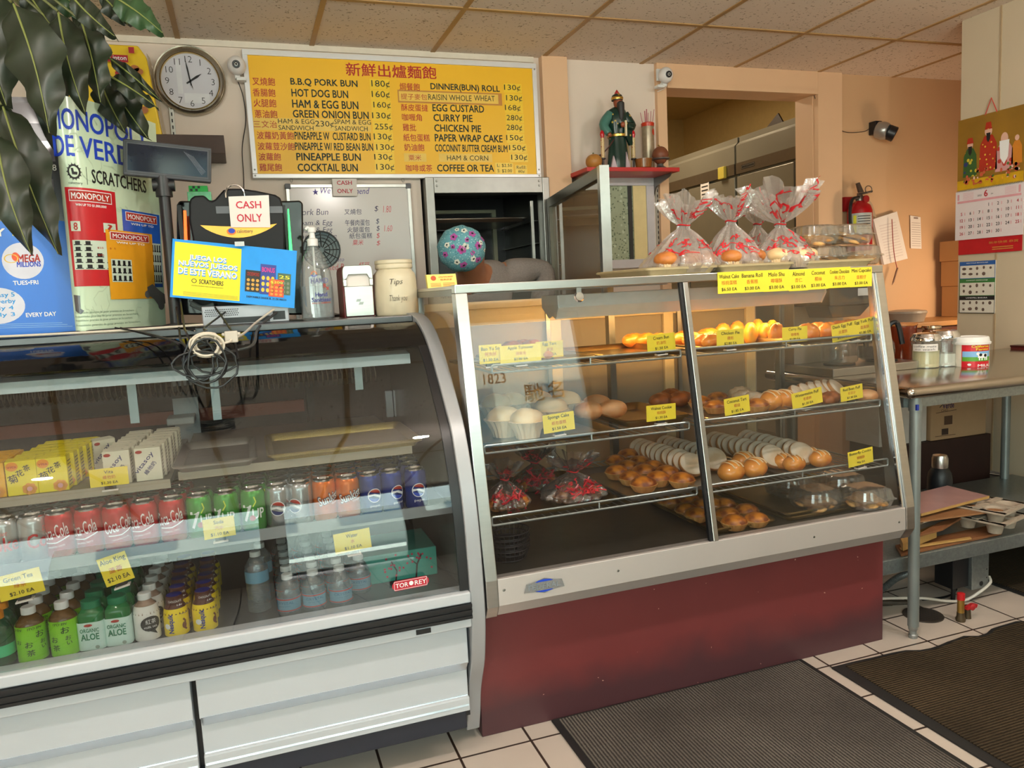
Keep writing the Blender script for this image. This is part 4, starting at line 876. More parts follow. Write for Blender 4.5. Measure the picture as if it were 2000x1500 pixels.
WR = Kind(p_roll(FLOURY, .046, .03, .026))
spots(WR, [(1455, 771), (1474, 776), (1490, 780), (1447, 764)], zz(1), .034, 'pale floury roll on middle wire shelf, %s from the back left', 'pale floury rolls', rz=-.9)
shelf_tray('tray of leaning biscuits at the right of the middle wire shelf', 1555, 790, 1712, 773, 2.09, zz(1), .42, ALU)
for i, (px, py) in enumerate(((1560, 772), (1576, 768), (1592, 764), (1606, 762), (1620, 760), (1634, 760))):
    q = P(px, py, z=zz(1) + .04); D.put((q.x, q.y, zz(1) + .040), 0, 'round floury biscuit leaning on middle wire shelf, %s from the left' % ORD[i], 'leaning biscuits on the middle wire shelf', 1.1, rot=(rad(-45), 0, .5))
spots(DK, [(1621, 777)], zz(1), .03, ['glazed dark roll between the two right puff tags'], 'dark brown rolls', sc=.9)
spots(RO, [(1694, 772)], zz(1), .028, ['round peach sponge at the far right of the middle wire shelf'], 'round peach sponges', sc=.8)
# top shelf
shelf_tray('golden lit tray at the left of the top wire shelf', 1000, 712, 1168, 700, 2.15, zz(0), .40, GOLD_T)
shelf_tray('golden lit tray of orange rolls on the top wire shelf', 1178, 698, 1346, 688, 2.15, zz(0), .40, GOLD_T)
shelf_tray('golden lit tray of pies on the top wire shelf', 1372, 688, 1545, 675, 2.15, zz(0), .40, GOLD_T)
shelf_tray('golden lit tray of glossy buns on the top wire shelf', 1552, 674, 1708, 662, 2.15, zz(0), .40, GOLD_T)
OR = Kind(p_roll(ORANGE, .048, .03, .027))
spots(DK, [(1000, 674), (1022, 671), (1040, 672)], zz(0), .03, 'flat brown puff behind the turnover tag, %s from the left', 'dark brown rolls', sc=.8)
spots(PU, [(1066, 690)], zz(0), .024, ['small shell-like puff beside the egg tart tag'], 'golden slit puffs', sc=.6)
spots(OR, [(1238, 667), (1262, 666), (1286, 668), (1326, 667), (1352, 666), (1374, 668), (1395, 670), (1384, 658), (1340, 660)], zz(0), .024, 'glossy orange roll on the top wire shelf, %s listed from the left', 'glossy orange rolls', rz=.15)
PI_ = Kind(p_pie(YELLOW)); PO = Kind(p_pie(ORANGE))
spots(PO, [(1412, 650), (1440, 647), (1516, 650)], zz(0), .035, ['orange crimped pie on top wire shelf, ' + w for w in ('leftmost, behind its tag', 'second, behind the chicken pie tag', 'right of the yellow pies')], 'crimped pies', rz=.5)
spots(PI_, [(1466, 654), (1494, 652), (1508, 646), (1480, 645)], zz(0), .03, 'yellow crimped pie on the top wire shelf, %s from the left front', 'crimped pies', rz=.9)
spots(PO, [(1577, 652)], zz(0), .03, ['orange crimped pie beside the curry pie tag'], 'crimped pies', rz=-.5, sc=.9)
GB = Kind(p_roll(GOLDEN, .040, .038, .030))
spots(GB, [(1598, 646), (1617, 648), (1640, 642), (1660, 640), (1676, 641)], zz(0), .028, 'glossy golden bun on the top wire shelf, %s from the left', 'glossy golden buns')

# ---------------------------------------------------------------- clear bags and clamshells
BAGM = glass('cellophane', (246, 244, 242), .10, .08, bump=.9, bsc=34, body=(240, 232, 226, .15))
CLEARF = glass('clear_film', (248, 246, 244), .09, .06, bump=.9, bsc=34, body=(236, 228, 222, .04))
def bag(name, label, c, r, hb, hn, ht, rt, seed, print_rot=0., lean=(0, 0)):
    """a gathered bag: body radius r, neck height hb, flare up to hb+ht with radius rt"""
    R = random.Random(seed); ph = [R.uniform(0, 6.3) for _ in range(8)]; t = thing(name, label, 'bag', c); c = Vector(c)
    def rad_(u, v):
        a = 2 * pi * u
        cr = 1 + .05 * sin(7 * a + ph[0] + 9 * v) + .04 * sin(13 * a + ph[1] - 7 * v) + .03 * sin(23 * a + ph[2])
        pl_ = 1 + (.16 * sin(17 * a + ph[3]) + .10 * sin(29 * a + ph[4])) * min(1, max(0, (v - .35) * 3))
        if v < .10: q = r * (.82 + 1.8 * v)
        elif v < .62: k = (v - .10) / .52; q = r * (1 - k ** 1.5 * .86)
        elif v < .68: q = r * .14
        else: k = (v - .68) / .32; q = r * .14 + (rt - r * .14) * k ** .75
        z = hb * v / .65 if v < .65 else hb + ht * (v - .65) / .35 * (1 + .16 * sin(3 * a + ph[5]) + .10 * sin(7 * a + ph[6]))
        q *= cr * pl_
        return V(q * cos(a) + lean[0] * z, q * sin(a) + lean[1] * z, z)
    MB().sheet(lambda u, v: c + rad_(u, v), 72, 34, .0006).build('film', BAGM if name[0] == 'c' else CLEARF, t, smooth=25)
    nk_ = c + V(lean[0] * hb * 1.02, lean[1] * hb * 1.02, hb * 1.02)
    MB().tube([nk_ + V(r * .17 * cos(2 * pi * i / 14), r * .17 * sin(2 * pi * i / 14), .002 * sin(i)) for i in range(14)], .0024, 6, closed=True).build('red_tie', mat('red_twist_tie', (190, 20, 30), .4), t)
    k = Ink(lambda u, v: c + rad_(u, v) * 1.0, .0016)
    for i in range(46):                       # the printed script on front and back
        top = i % 3 == 2; u = (print_rot + R.uniform(-.17, .17) - (0 if i % 5 else .5)); v = R.uniform(.76, .93) if top else R.uniform(.20, .46)
        pts = [(u, v)]
        for _ in range(5): pts.append((pts[-1][0] + R.uniform(-.03, .05) * .7, pts[-1][1] + R.uniform(-.05, .05)))
        k.line(pts, .0085)
    k.put(mat('bag_red_print', (206, 34, 44), .5), t, 'red_print')
    return t
ALU2 = mat('dull_baked_tray', (206, 190, 150), .55, .6, .15, 30)
tray('sheet_tray', 'golden sheet tray at the left on top of the case', P(1258, 536, y=2.18).x, P(1400, 530, y=2.18).x, 2.158, 2.55, 1.3475, .024, ALU2, rot=0)
tray('sheet_tray', 'silver sheet tray under the middle bags on top of the case', P(1405, 526, y=2.165).x, P(1556, 520, y=2.165).x, 2.153, 2.56, 1.3475, .024, ALU2)
tray('sheet_tray', 'golden sheet tray under the cookie boxes on top of the case', P(1570, 518, y=2.165).x, P(1708, 512, y=2.165).x, 2.153, 2.56, 1.3475, .024, ALU2)
TZ = 1.352
MU = Kind(p_muffin()); GRP = 'bagged muffins on top of the case'
def topbag(label, px, py, y, r, hb, ht, rt, seed, mpx, lab2, K=MU, rot=.72, lean=(0, 0), sc=1.):
    q = P(px, py, y=y); bag('cellophane_bag', label, (q.x, y, TZ), r, hb, 0, ht, rt, seed, rot, lean)
    for i, (dx, dy) in enumerate(mpx): K.put((q.x + dx, y + dy, TZ + .002), rnd.uniform(0, 3), lab2 % ORD[i], GRP, sc)
topbag('red-printed cellophane bag of muffins, leftmost on top of the case', 1326, 505, 2.27, .125, .155, .095, .085, 1, [(-.075, -.05), (.005, -.065), (.07, -.04), (-.02, .05), (.05, .05)], 'orange muffin in the leftmost bag, %s listed from the left front', lean=(.13, 0))
topbag('red-printed cellophane bag of muffins, second from the left', 1432, 500, 2.27, .105, .165, .085, .075, 2, [(-.045, -.055), (.045, -.05), (0, .04)], 'muffin in the second bag, %s listed from the left front', lean=(-.04, 0))
MU2 = Kind(p_muffin(PALE))
topbag('red-printed cellophane bag, third from the left behind its neighbours', 1480, 495, 2.47, .085, .17, .085, .075, 3, [(-.035, -.02), (.04, -.01)], 'pale muffin in the third bag, %s from the left', MU2)
topbag('largest red-printed cellophane bag with broad gathered top', 1530, 500, 2.26, .112, .15, .125, .125, 4, [(-.06, -.05), (.02, -.06), (.075, -.02), (0, .05)], 'pale muffin in the largest bag, %s listed from the left front', MU2, lean=(-.08, 0))
# ribboned bags on the lowest shelf
tray('bakery_tray', 'worn tray under the ribboned bags on the lowest wire shelf', P(961, 1008, y=2.05).x, P(1210, 975, y=2.05).x, 2.045, 2.47, zz(2), .018, GOLD_T)
RIB = mat('red_ribbon', (176, 16, 36), .3)
for nm, px, py, y, r, sd in (('left', 988, 985, 2.17, .075, 11), ('right', 1120, 962, 2.16, .105, 12), ('rear', 1045, 930, 2.34, .08, 13)):
    q = P(px, py, y=y); b = bag('ribboned_bag', 'clear bag of tarts with red ribbon on the lowest wire shelf, %s one' % nm, (q.x, y, zz(2) + .005), r, .085, 0, .05, r * .7, sd, .72)
    k = MB(); R = random.Random(sd)
    for _ in range(9):
        a = R.uniform(3.6, 5.8); p0 = V(q.x + r * .6 * cos(a), y + r * .75 * sin(a), zz(2) + .05); d = [p0]
        for _ in range(6): d.append(d[-1] + V(R.uniform(-.018, .018), R.uniform(-.008, .006), R.uniform(-.018, .014)))
        k.tube(d, .0028, 5)
    k.build('curled_ribbon', RIB, b)
    for i, (dx, dy) in enumerate(((-.042, -.03), (.042, -.03), (0, .045))): TAR.put((q.x + dx * r / .1, y + dy * r / .1, zz(2) + .006), i, 'brown tart inside the %s ribboned bag, %s of three' % (nm, ORD[i]), 'tarts in the ribboned bags', .85)
CLAM = glass('clear_clamshell', (244, 244, 240), .10, .05, body=(235, 232, 226, .06))
def clam():
    t = thing('clamshell_box', '', 'food box'); a = .088
    def sqr(R_, e=4): return lambda j, i: R_
    fl = lambda j, i: .90 / ((abs(cos(2 * pi * j / 64 + .001)) ** 5 + abs(sin(2 * pi * j / 64 + .001)) ** 5) ** .2) * (1 + (.022 * (-1) ** (j // 2)))
    MB().lathe([(.062, .0), (.070, .004), (.080, .030), (.088, .032), (.088, .034), (.078, .033), (.068, .006), (.060, .003)], n=64, fl=fl).build('base_tub', CLAM, t, smooth=20)
    MB().lathe([(.088, .0345), (.088, .036), (.080, .038), (.072, .066), (.058, .072), (.002, .0725), (.002, .0710), (.057, .0705), (.070, .065), (.077, .038), (.088, .0345)], n=64, fl=fl, cap=False).build('ribbed_lid', CLAM, t, smooth=20); return t
CL = Kind(clam()); CK = Kind(p_cookie())
def clamp(q, label, short, n=7, sc=1.):
    CL.put(q, rnd.uniform(-.1, .1), label, 'clear clamshell boxes of cookies', sc)
    for i in range(n):
        a = 2 * pi * i / max(1, n - 1); r = 0 if i == n - 1 else .037; CK.put((q[0] + r * cos(a) * sc, q[1] + r * sin(a) * sc, q[2] + .005 + (.022 if i == n - 1 else .012 * (i % 2))), a, 'cookie in the %s, %s of seven' % (short, ORD[i]), 'cookies in clamshell boxes', sc * 1.28, rot=(rnd.uniform(-.3, .3), rnd.uniform(-.3, .3), a))
for px, py, z, nm, sh in ((1602, 512, TZ, 'lower left', 'lower left top box'), (1668, 510, TZ, 'lower right', 'lower right top box'), (1588, 478, TZ + .075, 'upper left', 'upper left top box'), (1654, 476, TZ + .075, 'upper right', 'upper right top box')):
    q = P(px, py - 15, y=2.27); clamp((q.x, 2.27 if z == TZ else 2.275, z), 'clear clamshell of cookies on top of the case, %s of the pile' % nm, sh)
tray('bakery_tray', 'lower of the two stacked golden trays on the case floor', P(1540, 1022, y=2.05).x, P(1752, 986, y=2.05).x - .02, 2.05, 2.50, .5135, .018, GOLD_T)
tray('bakery_tray', 'upper of the two stacked golden trays, holding cookie boxes', P(1537, 1010, y=2.05).x, P(1752, 978, y=2.05).x - .02, 2.05, 2.50, .527, .018, GOLD_T)
for px, py, nm in ((1592, 975, 'front left'), (1690, 972, 'front right'), (1540, 950, 'back left'), (1640, 945, 'back right')):
    q = P(px, py, z=.56); clamp((q.x, q.y, .531), 'clear clamshell of cookies on the case floor, %s' % nm, nm + ' case floor box', 7, .98)
# nested dark baskets
for i in range(4):
    t = thing('wire_basket', 'dark wire basket in the nested stack at the case floor left, %s from the bottom' % ORD[i], 'basket', (.70, 2.17, .515 + .017 * i), 'nested dark baskets')
    k = MB(); c = Vector(t.location)
    for z, r in ((.003, .055), (.02, .06), (.035, .068)): k.tube([c + V(r * cos(2 * pi * j / 28), r * sin(2 * pi * j / 28), z) for j in range(28)], .002, 5, closed=True)
    for j in range(28): a = 2 * pi * j / 28; k.tube([c + V(.02 * cos(a), .02 * sin(a), .003), c + V(.055 * cos(a), .055 * sin(a), .003), c + V(.068 * cos(a), .068 * sin(a), .035)], .0012, 4)
    k.lathe([(.054, .002), (.054, .004)], c, 24); k.build('wires', mat('dark_basket', (36, 30, 36), .5, .2), t)
# ---------------------------------------------------------------- things standing on the drinks fridge
TOP = 1.2625
def PB(x0, y0, x1, y1, y=None, x=None):
    cx, cy = (x0 + x1) / 2, (y0 + y1) / 2; c = P(cx, cy, x=x, y=y)
    W = (P(x1, cy, x=x, y=y) - P(x0, cy, x=x, y=y)).length; H = (P(cx, y1, x=x, y=y) - P(cx, y0, x=x, y=y)).length
    return c, W, H
class Face:
    """lettering on an upright plane Y=y, placed by photo boxes"""
    def __init__(s, y, parent): s.y = y; s.p = parent; s.k = {}
    def ink(s, m, nm='lettering', lift=.001):
        if (m.name, nm) not in s.k: s.k[(m.name, nm)] = (Ink(lambda u, v: V(u, s.y, v), lift), m, nm)
        return s.k[(m.name, nm)][0]
    def t(s, txt, x0, y0, x1, y1, m, bold=0., shear=0., nm='lettering', fit=True, rot=0., lift=.001, sp=1.):
        c, W, H = PB(x0, y0, x1, y1, s.y); s.ink(m, nm, lift).text(txt, c.x - W / 2, c.z - H / 2, W if fit else None, H, bold, shear, rot=rot, sp=sp)
    def r(s, x0, y0, x1, y1, m, nm, lift=.0006):
        c, W, H = PB(x0, y0, x1, y1, s.y); s.ink(m, nm, lift).rect(c.x - W / 2, c.z - H / 2, c.x + W / 2, c.z + H / 2)
    def o(s, x0, y0, x1, y1, m, nm, lift=.0006, n=32):
        c, W, H = PB(x0, y0, x1, y1, s.y); s.ink(m, nm, lift).disc(c.x, c.z, W / 2, H / 2, n)
    def l(s, pts, m, nm, t=.002, lift=.001):
        q = [P(a, b, y=s.y) for a, b in pts]; s.ink(m, nm, lift).line([(p.x, p.z) for p in q], t)
    def done(s):
        for k, m, nm in s.k.values(): k.put(m, s.p, nm)
# blue draw-games poster
lp = thing('lottery_poster', 'blue upright poster with white discs reading TUES FRI and EVERY DAY', 'poster', (-.7, 2.56, TOP))
BLUEP = mat('poster_blue', (24, 112, 216), .3, var=.12, sc=3)
a, b = P(140, 430, y=2.56), P(150, 645, y=2.56)
MB().prism([V(-.95, 2.56, TOP), V(b.x, 2.56, TOP), V(a.x, 2.56, a.z - .035), V(a.x - .006, 2.56, a.z - .014), V(a.x - .018, 2.56, a.z - .003), V(a.x - .035, 2.56, a.z), V(-.95, 2.56, a.z)], (0, .006, 0)).build('board', BLUEP, lp, smooth=0)
f = Face(2.56, lp); LAV = mat('disc_white', (214, 214, 228), .4); YI = mat('yellow_ink', (226, 220, 60), .5); CY = mat('cyan_ink', (30, 150, 220), .5)
f.t('PLAY', -64, 447, 10, 462, INKW, .04); f.t('TO', 18, 444, 56, 460, YI, .05)
f.o(4, 474, 86, 545, LAV, 'white_disc'); f.o(-62, 562, 50, 633, LAV, 'white_disc')
f.t('MEGA', 35, 497, 78, 512, INKR, .05, .1); f.t('MILLIONS', 33, 511, 80, 521, INKB, .05, .1); f.o(23, 493, 38, 510, mat('orange_red', (230, 90, 40), .5), 'orange_ball', .0012); f.ink(mat('gold_swirl', (226, 190, 80), .5), 'gold_swirl', .0016).ring(P(22, 505, y=2.56).x, P(22, 505, y=2.56).z, .018, .003, rz=.7)
f.t('TUES•FRI', 26, 548, 75, 556, INKW, .04); f.t('EVERY DAY', 51, 610, 110, 618, INKW, .04)
f.t('Fantasy 5', -34, 572, 29, 583, CY, .03); f.t('Daily Derby', -46, 585, 31, 596, CY, .03); f.t('Daily 4', -30, 598, 27, 608, CY, .02); f.t('Daily 3', -30, 611, 30, 621, CY, .02)
for i in range(3): f.l([(-20, 641 - i * 3.4), (142 - 10 * i, 637 - i * 3.4)], mat('pale_print', (150, 200, 240), .5), 'fine_print', .0012)
f.done()
# dark ticket rack behind the plant
tr = thing('ticket_rack', 'dark numbered ticket rack standing behind the big plant leaves', 'rack', (-.75, 2.95, TOP)); a = P(112, 300, y=2.9)
MB().box(-1.3, a.x, 2.90, 3.0, TOP, P(60, 190, y=2.9).z).build('cabinet', mat('rack_dark', (44, 44, 50), .25), tr, smooth=0)
f = Face(2.90, tr); f.r(-60, 148, 17, 184, PAPER, 'header', .003); f.t('Scratch', -62, 153, 12, 175, INKB, .03, lift=.006)
for i, (n_, px, py) in enumerate((('4', 97, 252), ('8', 107, 328), ('3', 20, 262), ('7', 20, 335), ('12', 107, 405))): f.t(n_, px - 4, py - 6, px + 4, py + 6, INKW, .01, lift=.006)
for py in (200, 275, 350, 425):
    f.r(-80, py, 108, py + 40, mat('rack_window', (110, 108, 116), .12), 'ticket_window', .002)
f.done()
# curved upright poster with the board-game tickets
mp = thing('scratch_ticket_poster', 'curved pale green poster with blue MONOPOLY DE VERDAD headline and three tickets', 'poster', (-.35, 2.6, TOP))
tl, bl, tR, bR = P(101, 188, y=2.50), P(147, 640, y=2.50), P(304, 243, y=2.80), P(324, 634, y=2.80)
bl.z = TOP; bR.z = TOP; zt = (tl.z + tR.z) / 2; tl.z = zt; tR.z = zt
def MF(u, v):
    p = bl.lerp(bR, u).lerp(tl.lerp(tR, u), v); uu = min(max(u, 0), 1)
    return p + V(.0, -.085 * sin(pi * uu ** .7), 0)
MB().sheet(MF, 40, 4, .0018).build('sheet', mat('pale_green_poster', (204, 224, 196), .22, var=.04, sc=6), mp, smooth=60)
k = Ink(MF, .0008); k.text('MONOPOLY', -.03, .865, .93, .085, .03, res=4); k.text('DE VERDAD', -.03, .755, 1.03, .085, .03, res=4); k.put(INKB, mp)
k = Ink(MF, .0008); k.text('SCRATCHERS', .34, .650, .52, .058, .03); k.rect(.290, .64, .294, .715)
for i in range(14):
    a = 2 * pi * i / 14; k.poly([(.17 + .062 * cos(a - .12), .69 + .030 * sin(a - .12)), (.17 + .082 * cos(a), .69 + .039 * sin(a)), (.17 + .062 * cos(a + .12), .69 + .030 * sin(a + .12))])
k.ring(.17, .69, .066, .018, rz=.48); k.poly([(.14, .705), (.165, .705), (.17, .69), (.205, .69), (.20, .678), (.15, .678)]); k.text('calottery', .105, .635, .14, .014); k.put(INKK, mp, 'logo_lettering')
R = random.Random(3); k = Ink(MF, .0004)
for i in range(60):
    u, v = R.uniform(.04, .95), R.uniform(.05, .97); pts = [(u, v)]
    for _ in range(5): pts.append((min(.97, max(.03, pts[-1][0] + R.uniform(-.06, .06))), min(.98, max(.02, pts[-1][1] + R.uniform(-.03, .03)))))
    k.line(pts, .006)
k.put(mat('poster_outline', (184, 204, 176), .4), mp, 'outline_pattern')
TKB = mat('ticket_blue', (40, 96, 196), .3); TKR = mat('ticket_red', (196, 34, 44), .3); TKO = mat('ticket_orange', (236, 166, 40), .3); TKG = mat('ticket_pale', (206, 222, 206), .4)
def ticket(m, u0, v0, u1, v1, lift, rows, hx):
    F2 = lambda u, v: MF(u0 + (u1 - u0) * u, v0 + (v1 - v0) * v)
    k = Ink(F2, lift); k.rect(0, 0, 1, 1, 10); t = k.put(m, mp, 'ticket')
    k = Ink(F2, lift + .0008); k.rect(.08, .86, .92, .975, 8); k.put(INKW, t, 'banner_edge'); k = Ink(F2, lift + .0014); k.rect(.095, .868, .905, .967, 8); k.put(INKR, t, 'banner')
    k = Ink(F2, lift + .002); k.text('MONOPOLY', .13, .885, .74, .062, .03); k.text('WIN UP TO $1,000,000!' if rows > 4 else 'WIN UP TO', .2, .81, .6, .028, .04); k.put(INKW, t)
    k = Ink(F2, lift + .0008); k.rect(hx[0], hx[1], hx[2], hx[3], 6)
    if rows > 4: k.rect(.06, .56, .26, .66); k.rect(.72, .56, .96, .66)
    k.put(TKG, t, 'play_area')
    k = Ink(F2, lift + .0014); cw = (hx[2] - hx[0]) / 4; rh = (hx[3] - hx[1]) / rows
    for r in range(rows):
        for c_ in range(4):
            if rows > 4 and ((c_ > 1 and r < 2) or (c_ == 3 and r == 2)): continue
            u, v = hx[0] + cw * (c_ + .5), hx[1] + rh * (rows - r - .5); k.rect(u - cw * .24, v - rh * .26, u + cw * .24, v + rh * .34); k.rect(u - cw * .38, v - rh * .36, u + cw * .38, v - rh * .22)
    k.put(INKK, t, 'hat_symbols')
    if rows > 4:
        k = Ink(F2, lift + .002); k.text('8', .12, .57, .08, .075, .03); k.text('?', .80, .57, .08, .075, .03); k.text('$25', .56, .385, .12, .02); k.text('$15', .80, .385, .12, .02); k.text('$75', .56, .31, .12, .02); k.put(INKR, t, 'spot_figures')
ticket(TKB, .60, .20, .985, .555, .0006, 4, (.72, .05, .98, .60))
ticket(TKR, .055, .205, .545, .625, .0010, 5, (.06, .17, .92, .47))
ticket(TKO, .42, .145, .885, .455, .0030, 3, (.06, .25, .50, .58))
k = Ink(MF, .0008)
for i, (w_, v) in enumerate(((.62, .085), (.66, .068), (.60, .051), (.68, .030))): k.text('Probabilidades generales de ganar premios en Scratchers', .03, v, w_, .012)
k.put(mat('fine_grey_print', (120, 140, 120), .5), mp, 'fine_print')
k = Ink(MF, .0036); k.poly([(.80, .20), (.86, .215), (.93, .185), (.99, .165), (.995, .12), (.92, .105), (.87, .14), (.80, .165)]); k.disc(.80, .165, .03, .018); k.disc(.945, .11, .035, .022); k.put(mat('pewter_grey', (150, 150, 150), .25, .6), mp, 'pewter_car_print')
k = Ink(MF, .0012); k.poly([(.035, .17), (.11, .165), (.10, .11), (.14, .10), (.10, .085), (.04, .10)]); k.put(mat('pewter_dark', (96, 96, 100), .3, .5), mp, 'pewter_hat_print')
# customer display on its pole
cdp = thing('customer_display', 'dark grey pole-mounted customer display in front of the curved poster', 'display', P(326, 625, y=2.60) * 1)
cdp.location.z = TOP; c0 = P(325, 420, y=2.60).x
MB().cyl((c0 - .004, 2.60, TOP), (c0, 2.60, 1.71), .0165, n=20).lathe([(.055, 0), (.055, .006), (.02, .014)], (c0 - .004, 2.60, TOP), 24).build('pole', BLACK, cdp)
MB().cyl((c0 - .03, 2.60, 1.695), (c0 + .032, 2.60, 1.695), .019, n=18).cyl((c0, 2.60, 1.66), (c0, 2.60, 1.72), .024, n=18).build('tilt_joint', BLACK, cdp)
tl, tr_, bl, br = P(240, 268, y=2.57), P(413, 291, y=2.59), P(240, 343, y=2.57), P(413, 355, y=2.59)
dx = (tr_ - tl + br - bl) / 4; dz = (tl - bl + tr_ - br) / 4; cc = (tl + tr_ + bl + br) / 4; nn = dx.cross(dz).normalized()
if nn.y > 0: nn = -nn
GREYD = mat('charcoal_plastic', (58, 60, 66), .45)
MB().obox(cc - nn * .014, dx, dz, nn * .014).build('housing', GREYD, cdp, smooth=0, bevel=.004)
k = Ink(lambda u, v: cc + dx * u + dz * v, .0006); k.frame(-.96, -.86, .97, .88, .04); k.put(BLACK, cdp, 'bezel_line')
k = Ink(lambda u, v: cc + dx * u + dz * v, .0012); k.rect(-.90, -.72, .90, .76); scr = k.put(mat('display_glass', (22, 26, 40), .08, .0, .5, 9), cdp, 'screen')
k = Ink(lambda u, v: cc + dx * u + dz * v, .0018)
for i in range(5): k.line([(.36 + .05 * i, .62 - .05 * i), (.55 + .05 * i, .1 - .06 * i), (.78 + .02 * i, -.62 + .05 * i)], .008)
k.put(mat('scuff_grey', (110, 116, 126), .5), scr, 'scuffs')
# lottery terminal
lt = thing('lottery_terminal', 'black lottery terminal with orange and green light bars and a yellow smile panel', 'terminal', P(460, 625, y=2.75)); lt.location.z = TOP
sil = [(376, 600), (376, 466), (369, 430), (369, 398), (371, 388), (380, 382), (398, 381), (403, 385), (408, 390), (414, 392), (420, 389), (428, 380), (436, 371), (446, 368), (470, 368), (500, 372), (538, 380), (548, 386), (552, 400), (556, 430), (557, 476), (557, 600)]
MB().prism([P(a, b, y=2.66) for a, b in sil], (0, .12, 0)).build('front_shell', mat('terminal_black', (20, 20, 24), .5, var=.2, sc=5, spec=.3), lt, smooth=30, bevel=.006)
MB().prism([P(a, b, y=2.79) for a, b in ((345, 615), (345, 400), (350, 392), (566, 392), (586, 391), (592, 397), (593, 615))], (0, .16, 0)).build('rear_body', BLACKG, lt, smooth=30, bevel=.006)
f = Face(2.66, lt)
smile = [(391, 440)] + [(391 + 150 * i / 14, 440 + 26 * sin(pi * i / 14) ** .8 - 3 * i / 14) for i in range(1, 14)] + [(541, 437), (520, 440), (470, 443), (430, 442)]
k = f.ink(mat('smile_yellow', (246, 190, 70), .4, emit=.25), 'smile_panel', .003); q = [P(a, b, y=2.66) for a, b in smile]; k.poly([(p.x, p.z) for p in q])
f.o(443, 446, 461, 459, mat('sun_orange', (236, 120, 30), .4), 'sun_emblem', .005); f.o(446, 446, 459, 456, INKB, 'blue_mark', .006); f.t('calottery', 463, 448, 494, 457, mat('dark_grey_ink', (60, 60, 70), .5), lift=.005)
f.r(422, 403, 450, 417, mat('clear_tape', (90, 90, 96), .2), 'tape', .002); f.r(523, 403, 552, 416, mat('clear_tape', (90, 90, 96), .2), 'tape', .002)
f.done()
for nm, c_, pts in (('orange_light', (255, 96, 30), ((358, 411), (363, 411), (366, 480), (360, 480))), ('green_light', (60, 255, 110), ((562, 408), (564, 408), (572, 500), (566, 500)))):
    MB().prism([P(a, b, y=2.70) for a, b in pts], (0, .02, 0)).build(nm, mat(nm, c_, .4, emit=2.2, var=0), lt, smooth=0)
for a, b in (((345, 400), (369, 560)), ((557, 400), (566, 560))): p, q = P(*a, y=2.71), P(*b, y=2.71); MB().box(p.x, q.x, 2.715, 2.80, q.z, p.z).build('side_wing', BLACK, lt, smooth=0)
p = P(441, 380, y=2.655); q = P(477, 379, y=2.655); MB().tube([p + V(0, 0, -.01)] + [p.lerp(q, .5) + V(-(q.x - p.x) / 2 * cos(pi * i / 12), 0, .030 * sin(pi * i / 12)) for i in range(13)] + [q + V(0, 0, -.01)], .003, 8).build('wire_handle', CHROME, lt)
pr = thing('receipt_printer', 'grey perforated metal device under the yellow and blue card', 'printer', P(480, 620, y=2.64)); pr.location.z = TOP
p, q = P(392, 592, y=2.58), P(566, 628, y=2.58)
MB().box(p.x, q.x, 2.585, 2.655, TOP, TOP + .06).build('chassis', mat('grey_chassis', (166, 166, 172), .4, .5), pr, smooth=0, bevel=.003)
k = Ink(lambda u, v: V(u, 2.585, v), .0006)
for i in range(18):
    for j in range(4): k.disc(p.x + .01 + .0055 * (i + .5 * (j % 2)), TOP + .03 + .006 * j, .002, n=6)
k.rect(q.x - .05, TOP + .008, q.x - .012, TOP + .035); k.rect(p.x + .06, TOP + .004, q.x - .06, TOP + .022); k.put(BLACK, pr, 'vent_holes')
# the two paper signs and the card
cs = thing('cash_sign', 'white paper CASH ONLY sign taped to the lottery terminal', 'sign', P(487, 443, y=2.655))
tl, tr_, bl, br = [P(*a, y=2.652) for a in ((446, 384), (525, 381), (451, 444), (528, 444))]
MB().prism([bl, br, tr_, tl], (0, .0008, 0)).build('paper', PAPER, cs, smooth=0)
f = Face(2.652, cs); f.t('CASH', 461, 393, 510, 407, mat('sign_red', (196, 30, 60), .6), .02); f.t('ONLY', 463, 418, 512, 433, mat('sign_red', (196, 30, 60), .6), .02); f.done()
jc = thing('scratcher_card', 'yellow and bright blue card reading JUEGA LOS NUEVOS JUEGOS', 'sign', P(455, 600, y=2.57))
tl, tr_, bl, br = P(337, 466, y=2.585), P(580, 490, y=2.585), P(332, 580, y=2.565), P(575, 602, y=2.565)
bl.y = br.y = 2.565
SKY = mat('card_blue', (0, 150, 240), .35); LEM = mat('card_yellow', (244, 226, 20), .35, var=.04)
MB().prism([bl, br, tr_, tl], (0, .003, 0)).build('card', SKY, jc, smooth=0)
F = quadmap(bl, br, tl)
k = Ink(F, .0008); k.rect(.02, .035, .545, .955); yp = k.put(LEM, jc, 'yellow_panel')
for o_, m_, nm, lf in ((.010, SKY, 'letter_shadow', .0014), (0, INKW, 'lettering', .0022)):
    k = Ink(F, lf)
    for s_, a, b, c_, d in (('JUEGA LOS', .135, .655, .29, .105), ('NUEVOS JUEGOS', .055, .54, .46, .105), ('DE ESTE VERANO', .055, .42, .46, .105)): k.text(s_, a + o_ * .3, b - o_ * 1.4, c_, d, .075 if o_ else .045)
    k.put(m_, jc, nm)
k = Ink(F, .0016); k.text('SCRATCHERS', .22, .275, .19, .075, .03); k.ring(.18, .315, .020, .005, rz=1.9); k.text('UN JUEGO DE JUEGO PUEDE HACERTE MILLONARIO', .16, .225, .25, .014, .03); k.text('DISPONIBLE DESDE EL 23 DE MAYO', .60, .115, .33, .032, .03); k.put(INKK, jc, 'small_lettering')
k = Ink(F, .0016)
for i in range(4): k.rect(.10, .055 + .018 * i, .53, .060 + .018 * i)
k.put(mat('olive_print', (170, 160, 40), .5), jc, 'fine_print')
